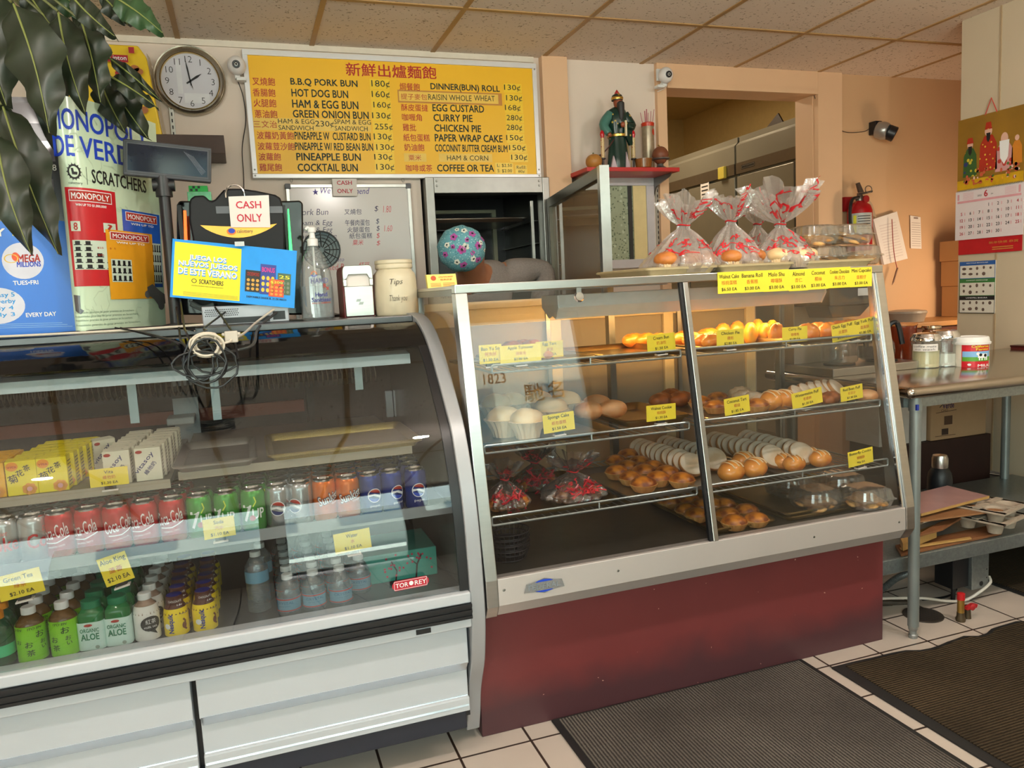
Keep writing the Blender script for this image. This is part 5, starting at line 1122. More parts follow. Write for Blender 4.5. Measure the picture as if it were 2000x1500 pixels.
for (u0, v0, u1, v1), c_, sp_, tx_, tc_ in (((.585, .22, .71, .60), (26, 24, 26), (212, 160, 60), 'CROSSWORD', INKR), ((.705, .20, .835, .73), (40, 60, 150), (230, 200, 60), 'BONUS', mat('pink_ink', (230, 60, 150), .5)), ((.85, .22, .96, .60), (70, 100, 70), (120, 130, 110), '25', YI), ((.78, .17, .905, .48), (220, 80, 40), (240, 150, 50), '$200', YI)):
    k = Ink(F, .0018 + .0006 * (tx_ == '$200')); k.rect(u0, v0, u1, v1); t_ = k.put(mat('mini_ticket_' + tx_.strip('$').lower(), c_, .4), jc, 'ticket')
    k = Ink(F, .0024 + .0008 * (tx_ == '$200'))
    for i in range(3):
        for j in range(3): k.disc(u0 + (u1 - u0) * (.2 + .3 * i), v0 + (v1 - v0) * (.14 + .2 * j), (u1 - u0) * .11, (v1 - v0) * .075, 8)
    k.put(mat('mini_spot_' + tx_.strip('$').lower(), sp_, .4), t_, 'play_spots')
    k = Ink(F, .003 + .0008 * (tx_ == '$200')); k.text(tx_, u0 + (u1 - u0) * .1, v1 - (v1 - v0) * .26, (u1 - u0) * .8, (v1 - v0) * .16, .03); k.put(tc_, t_)
p = P(472, 478, y=2.565); MB().box(p.x - .02, p.x + .008, 2.566, 2.572, p.z - .004, p.z + .01).build('tape', mat('clear_tape2', (200, 205, 205), .2), jc, smooth=0)
# cables
CAB = mat('black_cable', (26, 26, 28), .4); CAW = mat('cream_cable', (206, 196, 180), .4)
def cable(label, pts, r, m, kids_=(), nm='cable', n=8):
    P3 = spline(pts, len(pts) * 7); t = thing(nm, label, 'cable', P3[0]); MB().tube(P3, r, n).build('wire', m, t)
    return t
def tophang(px, py, y): return P(px, py, y=y)
t = thing('coiled_cable', 'cream coiled cable with plug hanging over the black fridge top', 'cable', P(408, 675, y=2.09)); mbc = MB(); pts = []
for i in range(5 * 20 + 1):
    a = 2 * pi * i / 20; k_ = .62 + .38 * ((i * .618 / 20) % 1); pts.append(P(404 + 34 * k_ * cos(a) + 2 * sin(a * .37), 675 + 24 * k_ * sin(a) + 2 * cos(a * .5), y=2.085 + .010 * sin(a * .31) ))
mbc.tube(spline(pts, 240), .0030, 8); e = pts[-1]
mbc.tube(spline([e, P(446, 668, y=2.09), P(452, 664, y=2.10)], 12), .0030, 8); mbc.build('wire', CAW, t)
p = P(452, 660, y=2.11); MB().box(p.x - .016, p.x + .016, 2.10, 2.12, p.z - .012, p.z + .018).box(p.x - .023, p.x + .023, 2.103, 2.117, p.z + .006, p.z + .014).build('serial_plug', mat('beige_plug', (190, 182, 170), .5), t, smooth=0, bevel=.003)
MB().tube([P(416, 692, y=2.075) + V(.006 * cos(a), .004, .008 * sin(a)) for a in [2 * pi * i / 10 for i in range(10)]], .0015, 5, closed=True).build('tie', BLACK, t)
R = random.Random(5)
t = thing('cable_bundle', 'tangled black cable loops hanging over the fridge glass', 'cable', P(410, 715, y=2.10)); mbc = MB()
for i in range(7):
    cx, cy, rx, ry = 405 + R.uniform(-18, 22), 712 + R.uniform(-10, 8), 34 + R.uniform(-10, 24), 30 + R.uniform(-8, 14)
    pts = [P(cx + rx * cos(2 * pi * j / 18) + R.uniform(-3, 3), cy + ry * sin(2 * pi * j / 18), y=2.115 - .008 * i) for j in range(18)]
    mbc.tube(pts, .0028, 6, closed=True)
mbc.build('loops', CAB, t); mbc = MB()
for a, b, c_ in (((352, 585), (360, 640), (388, 700)), ((345, 600), (352, 660), (372, 690)), ((420, 600), (455, 650), (465, 700)), ((440, 610), (400, 640), (375, 660))):
    mbc.tube(spline([P(*a, y=2.57), P(b[0], b[1], y=2.38), P(b[0] + 2, b[1] + 6, y=2.20), P(*c_, y=2.10)], 24), .0030, 6)
mbc.build('leads', CAB, t)
cable('white lead running from the printer down to the coiled cable', [P(535, 604, y=2.57), P(500, 630, y=2.50), P(478, 650, y=2.24), P(460, 660, y=2.12)], .0034, CAW)
cable('thick dark lead sagging from the printer to the black loops', [P(540, 610, y=2.57), P(505, 640, y=2.45), P(495, 672, y=2.18), P(462, 684, y=2.15), P(436, 690, y=2.11)], .0040, mat('dark_grey_cable', (58, 58, 56), .5))
cable('grey ribbed hose lying behind the yellow and blue card', [P(372, 592, y=2.63), P(395, 602, y=2.63), P(418, 596, y=2.63)], .009, mat('ribbed_grey', (96, 100, 98), .6))
z = TOP + .004
for nm, ys, m, r, c_ in (('white flat lead along the front edge of the fridge top', 2.455, CAW, .0036, 0), ('black lead along the front edge of the fridge top', 2.468, CAB, .0036, 1), ('second black lead behind the white one on the fridge top', 2.482, CAB, .0042, 2)):
    cable(nm, [V(-1.0 + .22 * i, ys + .004 * sin(i * 2.1 + c_), z + .002 * (1 + sin(i * 1.7 + c_))) for i in range(5)] + [P(330, 640 - 2 * c_, y=2.50), P(380, 645, y=2.45)], r, m)
for px0, px1, py in ((225, 350, 655), (235, 372, 662)):
    cable('thin dark lead drooping at the poster foot, %s one' % ('upper' if py == 655 else 'lower'), [P(px0, 640, y=2.47), P((px0 + px1) / 2, py - 4, y=2.38), P(px1 - 20, py + 8, y=2.22), P(px1, py + 18, y=2.15)], .0022, CAB)
# sanitizer, napkins, tips
CLR = glass('clear_pump_bottle', (236, 240, 240), .08, .03, body=(214, 218, 220, .12))
q = P(622, 617, y=2.62); sz = thing('hand_sanitizer', 'large clear pump bottle of hand sanitizer beside the napkin dispenser', 'bottle', (q.x, 2.62, TOP))
c = Vector(sz.location); hz = P(622, 478, y=2.62).z - TOP; rz = (P(656, 560, y=2.62).x - P(590, 560, y=2.62).x) / 2
el = lambda j, i: 1
def scaley(o, s_):
    for v in o.data.vertices: v.co.y *= s_
o = MB().lathe([(rz * .86, 0), (rz * .97, .006), (rz, hz * .22), (rz * .99, hz * .5), (rz * .9, hz * .66), (rz * .62, hz * .84), (rz * .3, hz * .96), (rz * .26, hz)], c, 32).build('bottle', CLR, sz); scaley(o, .62)
o = MB().lathe([(rz * .82, .004), (rz * .93, .008), (rz * .95, hz * .44), (rz * .94, hz * .45)], c, 28).build('gel', glass('clear_gel', (222, 226, 226), .03, .1, body=(200, 204, 206, .3)), sz); scaley(o, .60)
MB().lathe([(.017, hz - .004), (.017, hz + .018), (.010, hz + .022), (.008, hz + .045)], c, 20).cyl(c + V(0, 0, hz * .15), c + V(0, 0, hz), .0035).build('pump_collar', WHITE, sz)
p = P(612, 452, y=2.62); MB().lathe([(.013, hz + .040), (.014, hz + .055), (.006, hz + .060)], c, 16).tube([c + V(0, 0, hz + .05), c + V(-.014, -.004, hz + .056), c + V(-.020, -.006, hz + .048)], .0055, 8).build('pump_head', WHITE, sz)
yf = 2.62 - rz * .62 - .002; f = Face(yf, sz)
f.t('HAND', 607, 543, 641, 553, mat('grey_purple_ink', (110, 110, 150), .5), .02); f.t('R', 632, 554, 638, 562, INKR, .02); f.t('x', 637, 560, 643, 566, INKR, .02); f.t('Hand', 616, 571, 639, 579, mat('deep_purple', (50, 50, 130), .5), .03); f.t('Sanitizer', 609, 581, 647, 589, mat('deep_purple', (50, 50, 130), .5), .03); f.t('KILLS GERMS', 610, 590, 646, 593, INKR)
for i in range(12):
    a = 2 * pi * i / 12; p = P(613, 535, y=yf); f.ink(mat('sun_orange', (236, 120, 30), .4) if i < 7 else INKB, 'sun_burst').poly([(p.x + .006 * cos(a - .25), p.z + .006 * sin(a - .25)), (p.x + .013 * cos(a), p.z + .013 * sin(a)), (p.x + .006 * cos(a + .25), p.z + .006 * sin(a + .25))])
f.done()
a, b = P(667, 519, y=2.60), P(733, 612, y=2.60); nd = thing('napkin_dispenser', 'chrome-faced napkin dispenser with dark red sides between sanitizer and tip jar', 'napkin dispenser', ((a.x + b.x) / 2, 2.66, TOP))
H_ = a.z - TOP; X0, X1 = a.x, b.x; NB = [V(X0, 0, TOP), V(X1, 0, TOP)] + [V(X1 - .012 + .012 * cos(t_), 0, TOP + H_ - .022 + .022 * sin(t_)) for t_ in [pi / 2 * i / 6 for i in range(7)]] + [V(X0 + .012 + .012 * cos(t_), 0, TOP + H_ - .022 + .022 * sin(t_)) for t_ in [pi / 2 + pi / 2 * i / 6 for i in range(7)]]
MB().prism([v + V(0, 2.612, 0) for v in NB], (0, .15, 0)).build('body', mat('dark_red_side', (120, 22, 26), .35), nd, smooth=40)
ring = MB(); W2 = X1 - X0
ring.box(X0 + .003, X1 - .003, 2.596, 2.612, TOP + .003, TOP + H_ * .60); ring.prism([V(p_.x, 2.596, p_.z) for p_ in NB[2:]] + [V(X0, 2.596, TOP + H_ * .72), V(X0 + W2 * .13, 2.596, TOP + H_ * .74), V(X0 + W2 * .2, 2.596, TOP + H_ * .82), V(X1 - W2 * .2, 2.596, TOP + H_ * .82), V(X1 - W2 * .13, 2.596, TOP + H_ * .74), V(X1, 2.596, TOP + H_ * .72)], (0, .016, 0))
ring.box(X0 + .0, X0 + W2 * .13, 2.596, 2.612, TOP + H_ * .60, TOP + H_ * .74); ring.box(X1 - W2 * .13, X1, 2.596, 2.612, TOP + H_ * .60, TOP + H_ * .74)
ring.build('face_plate', STEEL, nd, smooth=30, bevel=.002)
MB().box(X0 + .012, X1 - .012, 2.606, 2.614, TOP + H_ * .60, TOP + H_ * .83).build('napkins', PAPER, nd, smooth=0)
k = Ink(lambda u, v: V(u, 2.596, v), .001); cx = (X0 + X1) / 2; k.poly([(cx - .012, TOP + H_ * .30), (cx + .002, TOP + H_ * .30), (cx + .006, TOP + H_ * .35), (cx - .008, TOP + H_ * .35)]); k.poly([(cx - .004, TOP + H_ * .24), (cx + .010, TOP + H_ * .24), (cx + .014, TOP + H_ * .29), (cx, TOP + H_ * .29)]); k.put(STEEL_D, nd, 'embossed_mark')
q = P(775, 611, y=2.64); tj = thing('tip_jar', 'cloudy beige plastic tip jar with handwritten Tips Thank you', 'jar', (q.x, 2.64, TOP)); c = Vector(tj.location)
r = (P(819, 560, y=2.64).x - P(733, 560, y=2.64).x) / 2; h_ = P(772, 508, y=2.64).z - TOP
JM = mat('cloudy_jar', (212, 200, 172), .35, var=.10, sc=16, bump=.35)
MB().lathe([(r * .94, 0), (r, .008), (r * 1.0, h_ * .35), (r * .97, h_ * .62), (r * .93, h_ * .74), (r * .80, h_ * .80), (r * .74, h_ * .84)], c, 36, fl=lambda j, i: 1 + .012 * sin(j * 2.3)).build('body', JM, tj)
MB().lathe([(r * .74, h_ * .82), (r * .82, h_ * .85), (r * .83, h_ * .90), (r * .80, h_ * .92), (r * .84, h_ * .94), (r * .83, h_ * .99), (r * .78, h_), (r * .70, h_ * .985)], c, 36, fl=lambda j, i: 1 + .014 * sin(j * 1.9)).build('screw_neck', JM, tj)
k = Ink(lambda u, v: c + V(r * 1.0 * sin(u / r), -r * cos(u / r), v), .003); k.text('Tips', -.030, h_ * .52, .042, h_ * .13, -.012, .25); k.text('Thank you', -.034, h_ * .22, .058, h_ * .14, -.012, .25); k.put(INKK, tj)
# behind: round black fan, tea boxes on the terminal
q = P(628, 488, y=2.9); rf = thing('desk_fan', 'round black fan half hidden behind the sanitizer bottle', 'fan', (q.x, 2.9, TOP))
k = MB(); c = V(q.x, 2.9, q.z)
for r_ in (.066, .054, .042, .030): k.tube([c + V(r_ * cos(2 * pi * i / 32), 0, r_ * sin(2 * pi * i / 32)) for i in range(32)], .0028 if r_ > .06 else .0016, 6, closed=True)
for i in range(12): a = 2 * pi * i / 12; k.tube([c + V(.01 * cos(a), -.004, .01 * sin(a)), c + V(.066 * cos(a), 0, .066 * sin(a))], .0016, 5)
k.build('grille', BLACK, rf); MB().lathe([(.064, .0), (.064, .03), (.03, .045)], c + V(0, .002, 0), 28, axis=(0, 1, 0)).build('motor_shell', BLACKG, rf)
MB().cyl((q.x, 2.93, TOP), (q.x, 2.93, q.z - .05), .008).lathe([(.06, 0), (.06, .008), (.012, .02)], (q.x, 2.93, TOP), 24).build('stand', BLACK, rf)
zb = P(350, 392, y=2.79).z; a, b = P(367, 394, y=2.84), P(412, 374, y=2.84)
bx = thing('tea_box', 'pale green foil box on top of the terminal behind the display', 'box', (a.x, 2.87, zb)); MB().box(a.x, b.x, 2.84, 2.92, zb + .001, b.z).build('carton', mat('pale_green_foil', (130, 206, 160), .25, .3, .3, 60), bx, smooth=0, bevel=.002)
a2, b2 = P(369, 373, y=2.85), P(405, 363, y=2.85)
bx = thing('tea_box', 'bright green small box with dark checks on the pale green one', 'box', (a2.x, 2.87, b.z)); MB().box(a2.x, b2.x, 2.845, 2.91, b.z + .0005, b2.z).build('carton', mat('bright_green_box', (30, 170, 70), .4), bx, smooth=0, bevel=.001)
k = Ink(lambda u, v: V(u, 2.845, v), .0006)
for i in range(4):
    for j in range(2):
        if (i + j) % 2 == 0: k.rect(a2.x + .004 + .008 * i, b.z + .002 + .009 * j, a2.x + .012 + .008 * i, b.z + .010 + .009 * j)
k.put(INKG, bx, 'check_print')
# the big-leaved plant
pt = thing('potted_plant', 'large dark green leafy plant overhanging the left end of the fridge', 'plant', (-1.12, 2.55, TOP))
MB().lathe([(.09, 0), (.095, .01), (.12, .2), (.128, .2), (.128, .23), (.115, .23), (.11, .19)], (-1.12, 2.62, TOP), 28).build('pot', mat('terracotta', (150, 84, 60), .7), pt)
LEAF = mat('dark_leaf', (30, 40, 25), .42, var=.35, sc=9); LEAF2 = mat('fresh_leaf', (44, 72, 40), .4, var=.3, sc=8); RIBM = mat('leaf_rib', (120, 128, 66), .5); STEM = mat('plant_stem', (96, 100, 56), .6)
hub = V(-.86, 2.5, 2.42)
MB().tube(spline([V(-1.12, 2.62, TOP + .18), V(-1.10, 2.60, 1.7), V(-1.0, 2.55, 2.15), hub], 20), [.016 - .0004 * i for i in range(21)], 8).build('stem', STEM, pt)
LV = [((22, 4), (88, 243), 112, 2.32, 0), ((113, 22), (162, 205), 80, 2.38, 0), ((156, 38), (192, 190), 66, 2.44, 0), ((146, 0), (196, 146), 56, 2.52, 0), ((212, 112), (306, 190), 26, 2.50, 0), ((208, 144), (303, 206), 36, 2.46, 0),
      ((203, 150), (282, 262), 66, 2.60, 0), ((192, 150), (240, 250), 56, 2.57, 0), ((222, -8), (311, 58), 58, 2.40, 1), ((138, -10), (220, 66), 46, 2.36, 0), ((196, -12), (246, 44), 46, 2.50, 0), ((2, 205), (104, 478), 96, 2.38, 0),
      ((-10, 255), (55, 480), 84, 2.28, 0), ((-28, 150), (40, 420), 90, 2.48, 0), ((50, -20), (108, 60), 70, 2.50, 0), ((-30, -30), (6, 190), 110, 2.42, 0), ((62, 60), (118, 300), 80, 2.60, 0), ((100, -30), (178, 40), 60, 2.56, 1), ((240, -20), (288, 46), 50, 2.48, 1), ((30, 240), (92, 430), 60, 2.6, 0)]
R = random.Random(8)
for (b0, t0, wd, y, kd) in LV:
    A, B = P(*b0, y=y), P(*t0, y=y - .05); ax = B - A; L = ax.length; ax = ax / L; sd = ax.cross(V(0, 1, 0)).normalized(); up = sd.cross(ax); hw = (P(b0[0] + wd, b0[1], y=y) - A).length / 2
    ph = R.uniform(0, 6); bend = R.uniform(-.05, .05); tilt_ = R.uniform(-.35, .35); sd = (sd * cos(tilt_) + up * sin(tilt_)).normalized(); up = sd.cross(ax)
    if up.y > 0: up = -up
    def LF(u, v):
        s_ = (u - .5) * 2; w_ = hw * (sin(pi * min(1, v ** .72)) ** .85 * (1 - .25 * v) + .0) * (1 - .0 * v) if v < .999 else 0
        w_ = w_ * (1 + .07 * sin(16 * v + ph)) * 1.22
        return A + ax * (L * 1.06 * v) + sd * (s_ * w_ + bend * sin(pi * v) * L) + up * (-.16 * hw * s_ * s_ * 2 + .012 * sin(20 * v + ph + 2 * s_) * abs(s_) - .14 * L * (v - .5) ** 2)
    fl_ = (LF(.6, .5) - LF(.4, .5)).cross(LF(.5, .6) - LF(.5, .4)).y > 0
    lf = MB().sheet(LF, 10, 22, .0012, flip=fl_).build('leaf', LEAF2 if kd else LEAF, pt, smooth=50)
    MB().tube([LF(.5, v / 16) + up * .0015 for v in range(17)], [.0030 - .00014 * v for v in range(17)], 6).build('midrib', RIBM, lf)
    MB().tube(spline([hub + V(R.uniform(-.03, .03), R.uniform(-.03, .03), R.uniform(-.15, .05)), (hub + A) / 2 + V(0, 0, .05), A], 10), .0034, 6).build('leaf_stalk', STEM, lf)
# ---------------------------------------------------------------- back wall: menu, whiteboard, clock, cameras
def Z2(u, v): return 450 + u / 3.077, 50 + v / 3.077
MY = 4.025
mb_ = thing('menu_board', 'large yellow menu board with red Chinese and dark English lettering', 'menu board', (.85, 4.04, 1.943))
bx0, bx1, bz0, bz1 = .098, 1.602, 1.934, 2.537
MB().box(bx0 + .02, bx1 - .02, MY, 4.056, bz0 + .02, bz1 - .02).build('panel', mat('menu_yellow', (246, 190, 30), .4, var=.05, sc=3), mb_, smooth=0)
for a in ((bx0, bx1, bz0, bz0 + .021), (bx0, bx1, bz1 - .026, bz1), (bx0, bx0 + .024, bz0 + .021, bz1 - .026), (bx1 - .024, bx1, bz0 + .021, bz1 - .026)):
    MB().box(a[0], a[1], MY - .008, 4.056, a[2], a[3]).build('frame_rail', mat('white_metal_frame', (226, 226, 228), .35, .3, .04), mb_, smooth=0, bevel=.002)
class Menu(Face):
    def m(s, txt, u0, u1, v0, v1, m_, bold=0., lift=.001, nm='lettering'):
        a, b = Z2(u0, v0), Z2(u1, v1); s.t(txt, a[0], a[1], b[0], b[1], m_, bold, lift=lift, nm=nm)
    def b(s, u0, u1, v0, v1, m_, nm, lift):
        a, b = Z2(u0, v0), Z2(u1, v1); c, W, H = PB(a[0], a[1], b[0], b[1], s.y); k = Ink(lambda u, v: V(u, s.y, v), lift); k.rect(c.x - W / 2, c.z - H / 2, c.x + W / 2, c.z + H / 2); k.put(m_, s.p, nm)
f = Menu(MY, mb_); STK = mat('sticker_yellow', (248, 206, 46), .3, var=.03); TAPEB = mat('brown_tape', (196, 132, 56), .45); STK2 = mat('sticker_pale', (238, 198, 84), .35)
for i, (a, v0, v1) in enumerate(((838, 322, 385), (842, 388, 448), (848, 450, 512), (850, 514, 575), (855, 578, 640), (860, 643, 702), (865, 705, 762), (868, 766, 826), (870, 828, 888))): f.b(a, a + 118, v0, v1, STK, 'price_sticker', .0005)
for i, (a, v0, v1) in enumerate(((1642, 350, 405), (1648, 410, 468), (1650, 470, 526), (1655, 530, 585), (1658, 590, 645), (1660, 650, 705), (1672, 710, 765), (1680, 770, 820))): f.b(a, a + 108, v0, v1, STK, 'price_sticker', .0005)
f.b(1014, 1638, 397, 472, TAPEB, 'brown_tape', .0005); f.b(1020, 1615, 405, 462, STK2, 'pale_sticker', .0009); f.b(132, 850, 560, 632, STK2, 'pale_sticker', .0009); f.b(1044, 1178, 768, 818, STK2, 'pale_sticker', .0009); f.b(1255, 1575, 770, 820, STK2, 'pale_sticker', .0009)
f.b(1592, 1700, 825, 890, STK, 'price_sticker', .0009); f.b(1712, 1782, 838, 892, STK, 'price_sticker', .0009)
RC = mat('menu_red', (182, 30, 26), .5)
f.m('新鮮出爐麵飽', 700, 1240, 236, 312, RC, .02)
for z_, u0, u1, v0, v1 in (('叉燒飽', 132, 268, 312, 360), ('香腸飽', 135, 270, 379, 427), ('火腿飽', 140, 275, 441, 490), ('蔥油飽', 147, 282, 508, 556), ('三文治', 138, 280, 571, 614), ('波蘿奶黃飽', 160, 382, 638, 684), ('波蘿荳沙飽', 165, 387, 703, 749), ('波蘿飽', 170, 303, 766, 811), ('雞尾飽', 175, 310, 829, 875),
                           ('焗餐飽', 1017, 1138, 346, 390), ('提子麥包', 1025, 1182, 410, 446), ('酥皮蛋撻', 1027, 1187, 473, 515), ('咖喱角', 1032, 1150, 530, 573), ('雞批', 1036, 1115, 590, 634), ('紙包蛋糕', 1040, 1198, 652, 696), ('奶油飽', 1045, 1165, 711, 754), ('粟米', 1070, 1147, 777, 811), ('咖啡或茶', 1055, 1213, 836, 877)):
    f.m(z_, u0, u1, v0, v1, RC, .012 if z_ not in ('三文治', '提子麥包', '粟米') else 0, .0016)
for e, u0, u1, v0, v1 in (('B.B.Q PORK BUN', 365, 765, 323, 369), ('HOT DOG BUN', 370, 708, 386, 431), ('HAM & EGG BUN', 375, 770, 451, 498), ('GREEN ONION BUN', 380, 833, 513, 557), ('PINEAPPLE W  CUSTARD BUN', 390, 845, 643, 688), ('PINEAPPLE W/ RED BEAN BUN', 393, 860, 706, 750), ('PINEAPPLE BUN', 400, 785, 768, 811), ('COCKTAIL BUN', 407, 767, 831, 876),
                          ('DINNER(BUN) ROLL', 1207, 1620, 354, 402), ('EGG CUSTARD', 1217, 1525, 477, 519), ('CURRY PIE', 1222, 1455, 535, 577), ('CHICKEN PIE', 1227, 1507, 597, 639), ('PAPER WRAP CAKE', 1232, 1637, 656, 699), ('COCONNT BUTTER CREAM BUM', 1233, 1667, 717, 759), ('COFFEE OR TEA', 1245, 1585, 836, 877)):
    f.m(e, u0, u1, v0, v1, INKG, .032)
for e, u0, u1, v0, v1 in (('180¢', 848, 957, 330, 378), ('160¢', 850, 957, 394, 441), ('160¢', 860, 963, 459, 503), ('130¢', 852, 963, 523, 568), ('230¢', 510, 622, 573, 616), ('255¢', 868, 975, 590, 634), ('130¢', 862, 970, 649, 695), ('130¢', 877, 985, 713, 757), ('130¢', 865, 973, 772, 815), ('130¢', 877, 985, 832, 876),
                          ('130¢', 1645, 1742, 356, 397), ('130¢', 1657, 1753, 419, 460), ('168¢', 1650, 1743, 477, 518), ('280¢', 1660, 1753, 538, 578), ('280¢', 1660, 1753, 596, 638), ('150¢', 1658, 1757, 658, 698), ('150¢', 1675, 1773, 718, 757), ('130¢', 1688, 1783, 776, 815),
                          ('HAM & EGG', 287, 505, 562, 590), ('SANDWICH', 290, 500, 601, 629), ('SPAM & EGG', 625, 845, 566, 594), ('SANDWICH', 628, 825, 605, 633), ('RAISIN WHOLE', 1190, 1450, 416, 451), ('WHEAT', 1464, 1588, 421, 454), ('HAM & CORN', 1303, 1550, 781, 811), ('L: $2.50', 1603, 1692, 831, 852), ('S: $2.00', 1605, 1692, 863, 885), ('Refill:', 1720, 1778, 842, 862), ('80¢', 1730, 1768, 869, 888)):
    f.m(e, u0, u1, v0, v1, INKG, .0, .0016, 'thin_lettering')
f.done()
scr = [(bx0 + .012, bz0 + .012), (bx1 - .012, bz0 + .012), (bx0 + .012, bz0 + .04), (bx1 - .012, bz0 + .045), (bx1 - .012, bz1 - .03)]
k = MB()
for x, z in scr: k.lathe([(.005, 0), (.004, .002), (.001, .003)], (x, MY - .008, z), 8, axis=(0, -1, 0))
k.build('screws', STEEL_D, mb_)
# whiteboard
WY_ = 4.035; a, b = P(557, 360, y=WY_), P(801, 358, y=WY_); zb_ = 1.02; wb = thing('whiteboard', 'whiteboard with handwritten bun list hanging below the menu board', 'whiteboard', (.56, 4.05, zb_))
MB().box(a.x + .01, b.x - .01, WY_, 4.056, zb_ + .01, a.z - .01).build('board', mat('whiteboard_white', (214, 208, 204), .18, var=.03, sc=4), wb, smooth=0)
for q in ((a.x, b.x, a.z - .018, a.z), (a.x, b.x, zb_, zb_ + .018), (a.x, a.x + .018, zb_ + .018, a.z - .018), (b.x - .018, b.x, zb_ + .018, a.z - .018)): MB().box(q[0], q[1], WY_ - .006, 4.056, q[2], q[3]).build('frame_rail', ALU, wb, smooth=0, bevel=.002)
for x in (a.x, b.x): MB().box(x - .003 - (.022 if x == b.x else 0), x + .025 - (.022 if x == b.x else 0), WY_ - .009, 4.056, a.z - .024, a.z + .003).build('corner_cap', mat('grey_corner', (96, 98, 104), .5), wb, bevel=.004)
for px in (569, 787): q = P(px, 352, y=4.03); MB().tube([q + V(.006 * cos(2 * pi * i / 12), 0, .010 * sin(2 * pi * i / 12)) for i in range(12)], .0014, 5, closed=True).build('hanging_ring', STEEL_D, wb)
f = Face(WY_, wb); PU_ = mat('purple_marker', (70, 50, 140), .5); NV = mat('navy_marker', (50, 46, 90), .5); RD = mat('red_marker', (214, 80, 90), .5)
f.t('★', 610, 368, 622, 381, PU_); f.t('We', 626, 366, 645, 378, PU_, 0, .3); f.t('recommend', 655, 367, 722, 379, PU_, 0, .3)
for s_, x0, x1, y0, y1 in (('Pork Bun', 582, 641, 408, 420), ('Spam & Egg', 580, 650, 430, 443), ('Ham & Egg', 585, 650, 444, 457), ('Paper Cake', 580, 658, 457, 468), ('叉燒包', 672, 706, 408, 419), ('午餐肉蛋包', 674, 722, 429, 441), ('火腿蛋包', 678, 722, 443, 454), ('紙包蛋糕', 682, 727, 455, 466), ('$', 731, 739, 402, 414), ('$', 734, 741, 427, 438), ('$', 735, 742, 441, 452)): f.t(s_, x0, y0, x1, y1, NV, -.008, .2 if s_.isascii() else .1)
for s_, x0, x1, y0, y1 in (('Ham & Corn', 600, 660, 473, 485), ('粟米', 688, 710, 468, 479), ('$', 735, 742, 455, 466), ('$', 735, 743, 470, 480), ('1.80', 748, 764, 402, 415), ('1.60', 750, 766, 440, 452), ('Red Bean', 640, 690, 515, 527), ('紅豆', 700, 722, 512, 524)): f.t(s_, x0, y0, x1, y1, RD, -.008, .2)
f.t('Tomato', 640, 503, 672, 511, PU_, -.01, .3); f.done()
cs2 = thing('cash_sign', 'small white CASH ONLY sign hung over the whiteboard top', 'sign', P(673, 383, y=4.0)); a, b = P(651, 383, y=4.012), P(696, 349, y=4.012)
MB().box(a.x, b.x, 4.012, 4.0128, a.z, b.z).build('paper', PAPER, cs2, smooth=0)
f = Face(4.012, cs2); f.t('CASH', 658, 353, 687, 361, mat('sign_red', (196, 30, 60), .6), .02); f.t('ONLY', 659, 369, 689, 377, mat('sign_red', (196, 30, 60), .6), .02); f.done()
# clock
cq = P(371.5, 158, y=4.04); ck_ = thing('wall_clock', 'round silver-rimmed wall clock showing two o clock', 'clock', cq)
r = (P(443, 158, y=4.04).x - P(301, 158, y=4.04).x) / 2; RIM = mat('champagne_rim', (176, 168, 152), .22, .9, .06); GOLD = mat('gold_ring', (210, 180, 110), .2, 1.)
MB().lathe([(r, 0), (r, .02), (r * .985, .032), (r * .95, .030), (r * .92, .038), (r * .89, .042), (r * .84, .030), (r * .82, .026), (r * .80, .012), (r * .82, 0), (r, 0)], cq + V(0, .018, 0), 64, axis=(0, -1, 0), cap=False).build('rim', RIM, ck_)
MB().lathe([(r * .81, .010), (r * .812, .024), (r * .80, .026), (r * .79, .012), (r * .81, .010)], cq + V(0, .018, 0), 64, axis=(0, -1, 0), cap=False).build('inner_ring', GOLD, ck_)
MB().lathe([(r * .80, .0), (r * .80, .010), (.001, .010)], cq + V(0, .018, 0), 64, axis=(0, -1, 0)).build('dial', mat('dial_white', (206, 206, 216), .35, var=.02), ck_)
F = plane(cq + V(0, .008, 0), (1, 0, 0), (0, 0, 1)); k = Ink(F, .0008)
for i in range(1, 13):
    a = pi / 2 - 2 * pi * i / 12; s_ = str(i); k.text(s_, r * .63 * cos(a), r * .63 * sin(a) - r * .09, None, r * .18, -.012, al='c')
k.put(INKK, ck_, 'numerals')
for a, L_, w_, nm in ((rad(34), .40, .010, 'hour_hand'), (rad(98), .62, .007, 'minute_hand'), (rad(-75), .26, .003, 'second_hand')):
    d = V(cos(a), 0, sin(a)); n_ = V(-sin(a), 0, cos(a)); o = cq + V(0, .004, 0)
    MB().prism([o - d * .02 - n_ * w_ / 3, o + d * r * L_ * .6 - n_ * w_ / 2, o + d * r * L_, o + d * r * L_ * .6 + n_ * w_ / 2, o - d * .02 + n_ * w_ / 3], (0, -.0015, 0)).build(nm, BLACK, ck_, smooth=0)
k = Ink(F, .0006); k.rect(-r * .36, -r * .36, -r * .22, r * .60); k.rect(-r * .2, -r * .62, r * .5, -r * .34); k.put(mat('dial_glare', (222, 224, 230), .2), ck_, 'paper_patch')  # glare on the dial, painted as pale flat rectangles
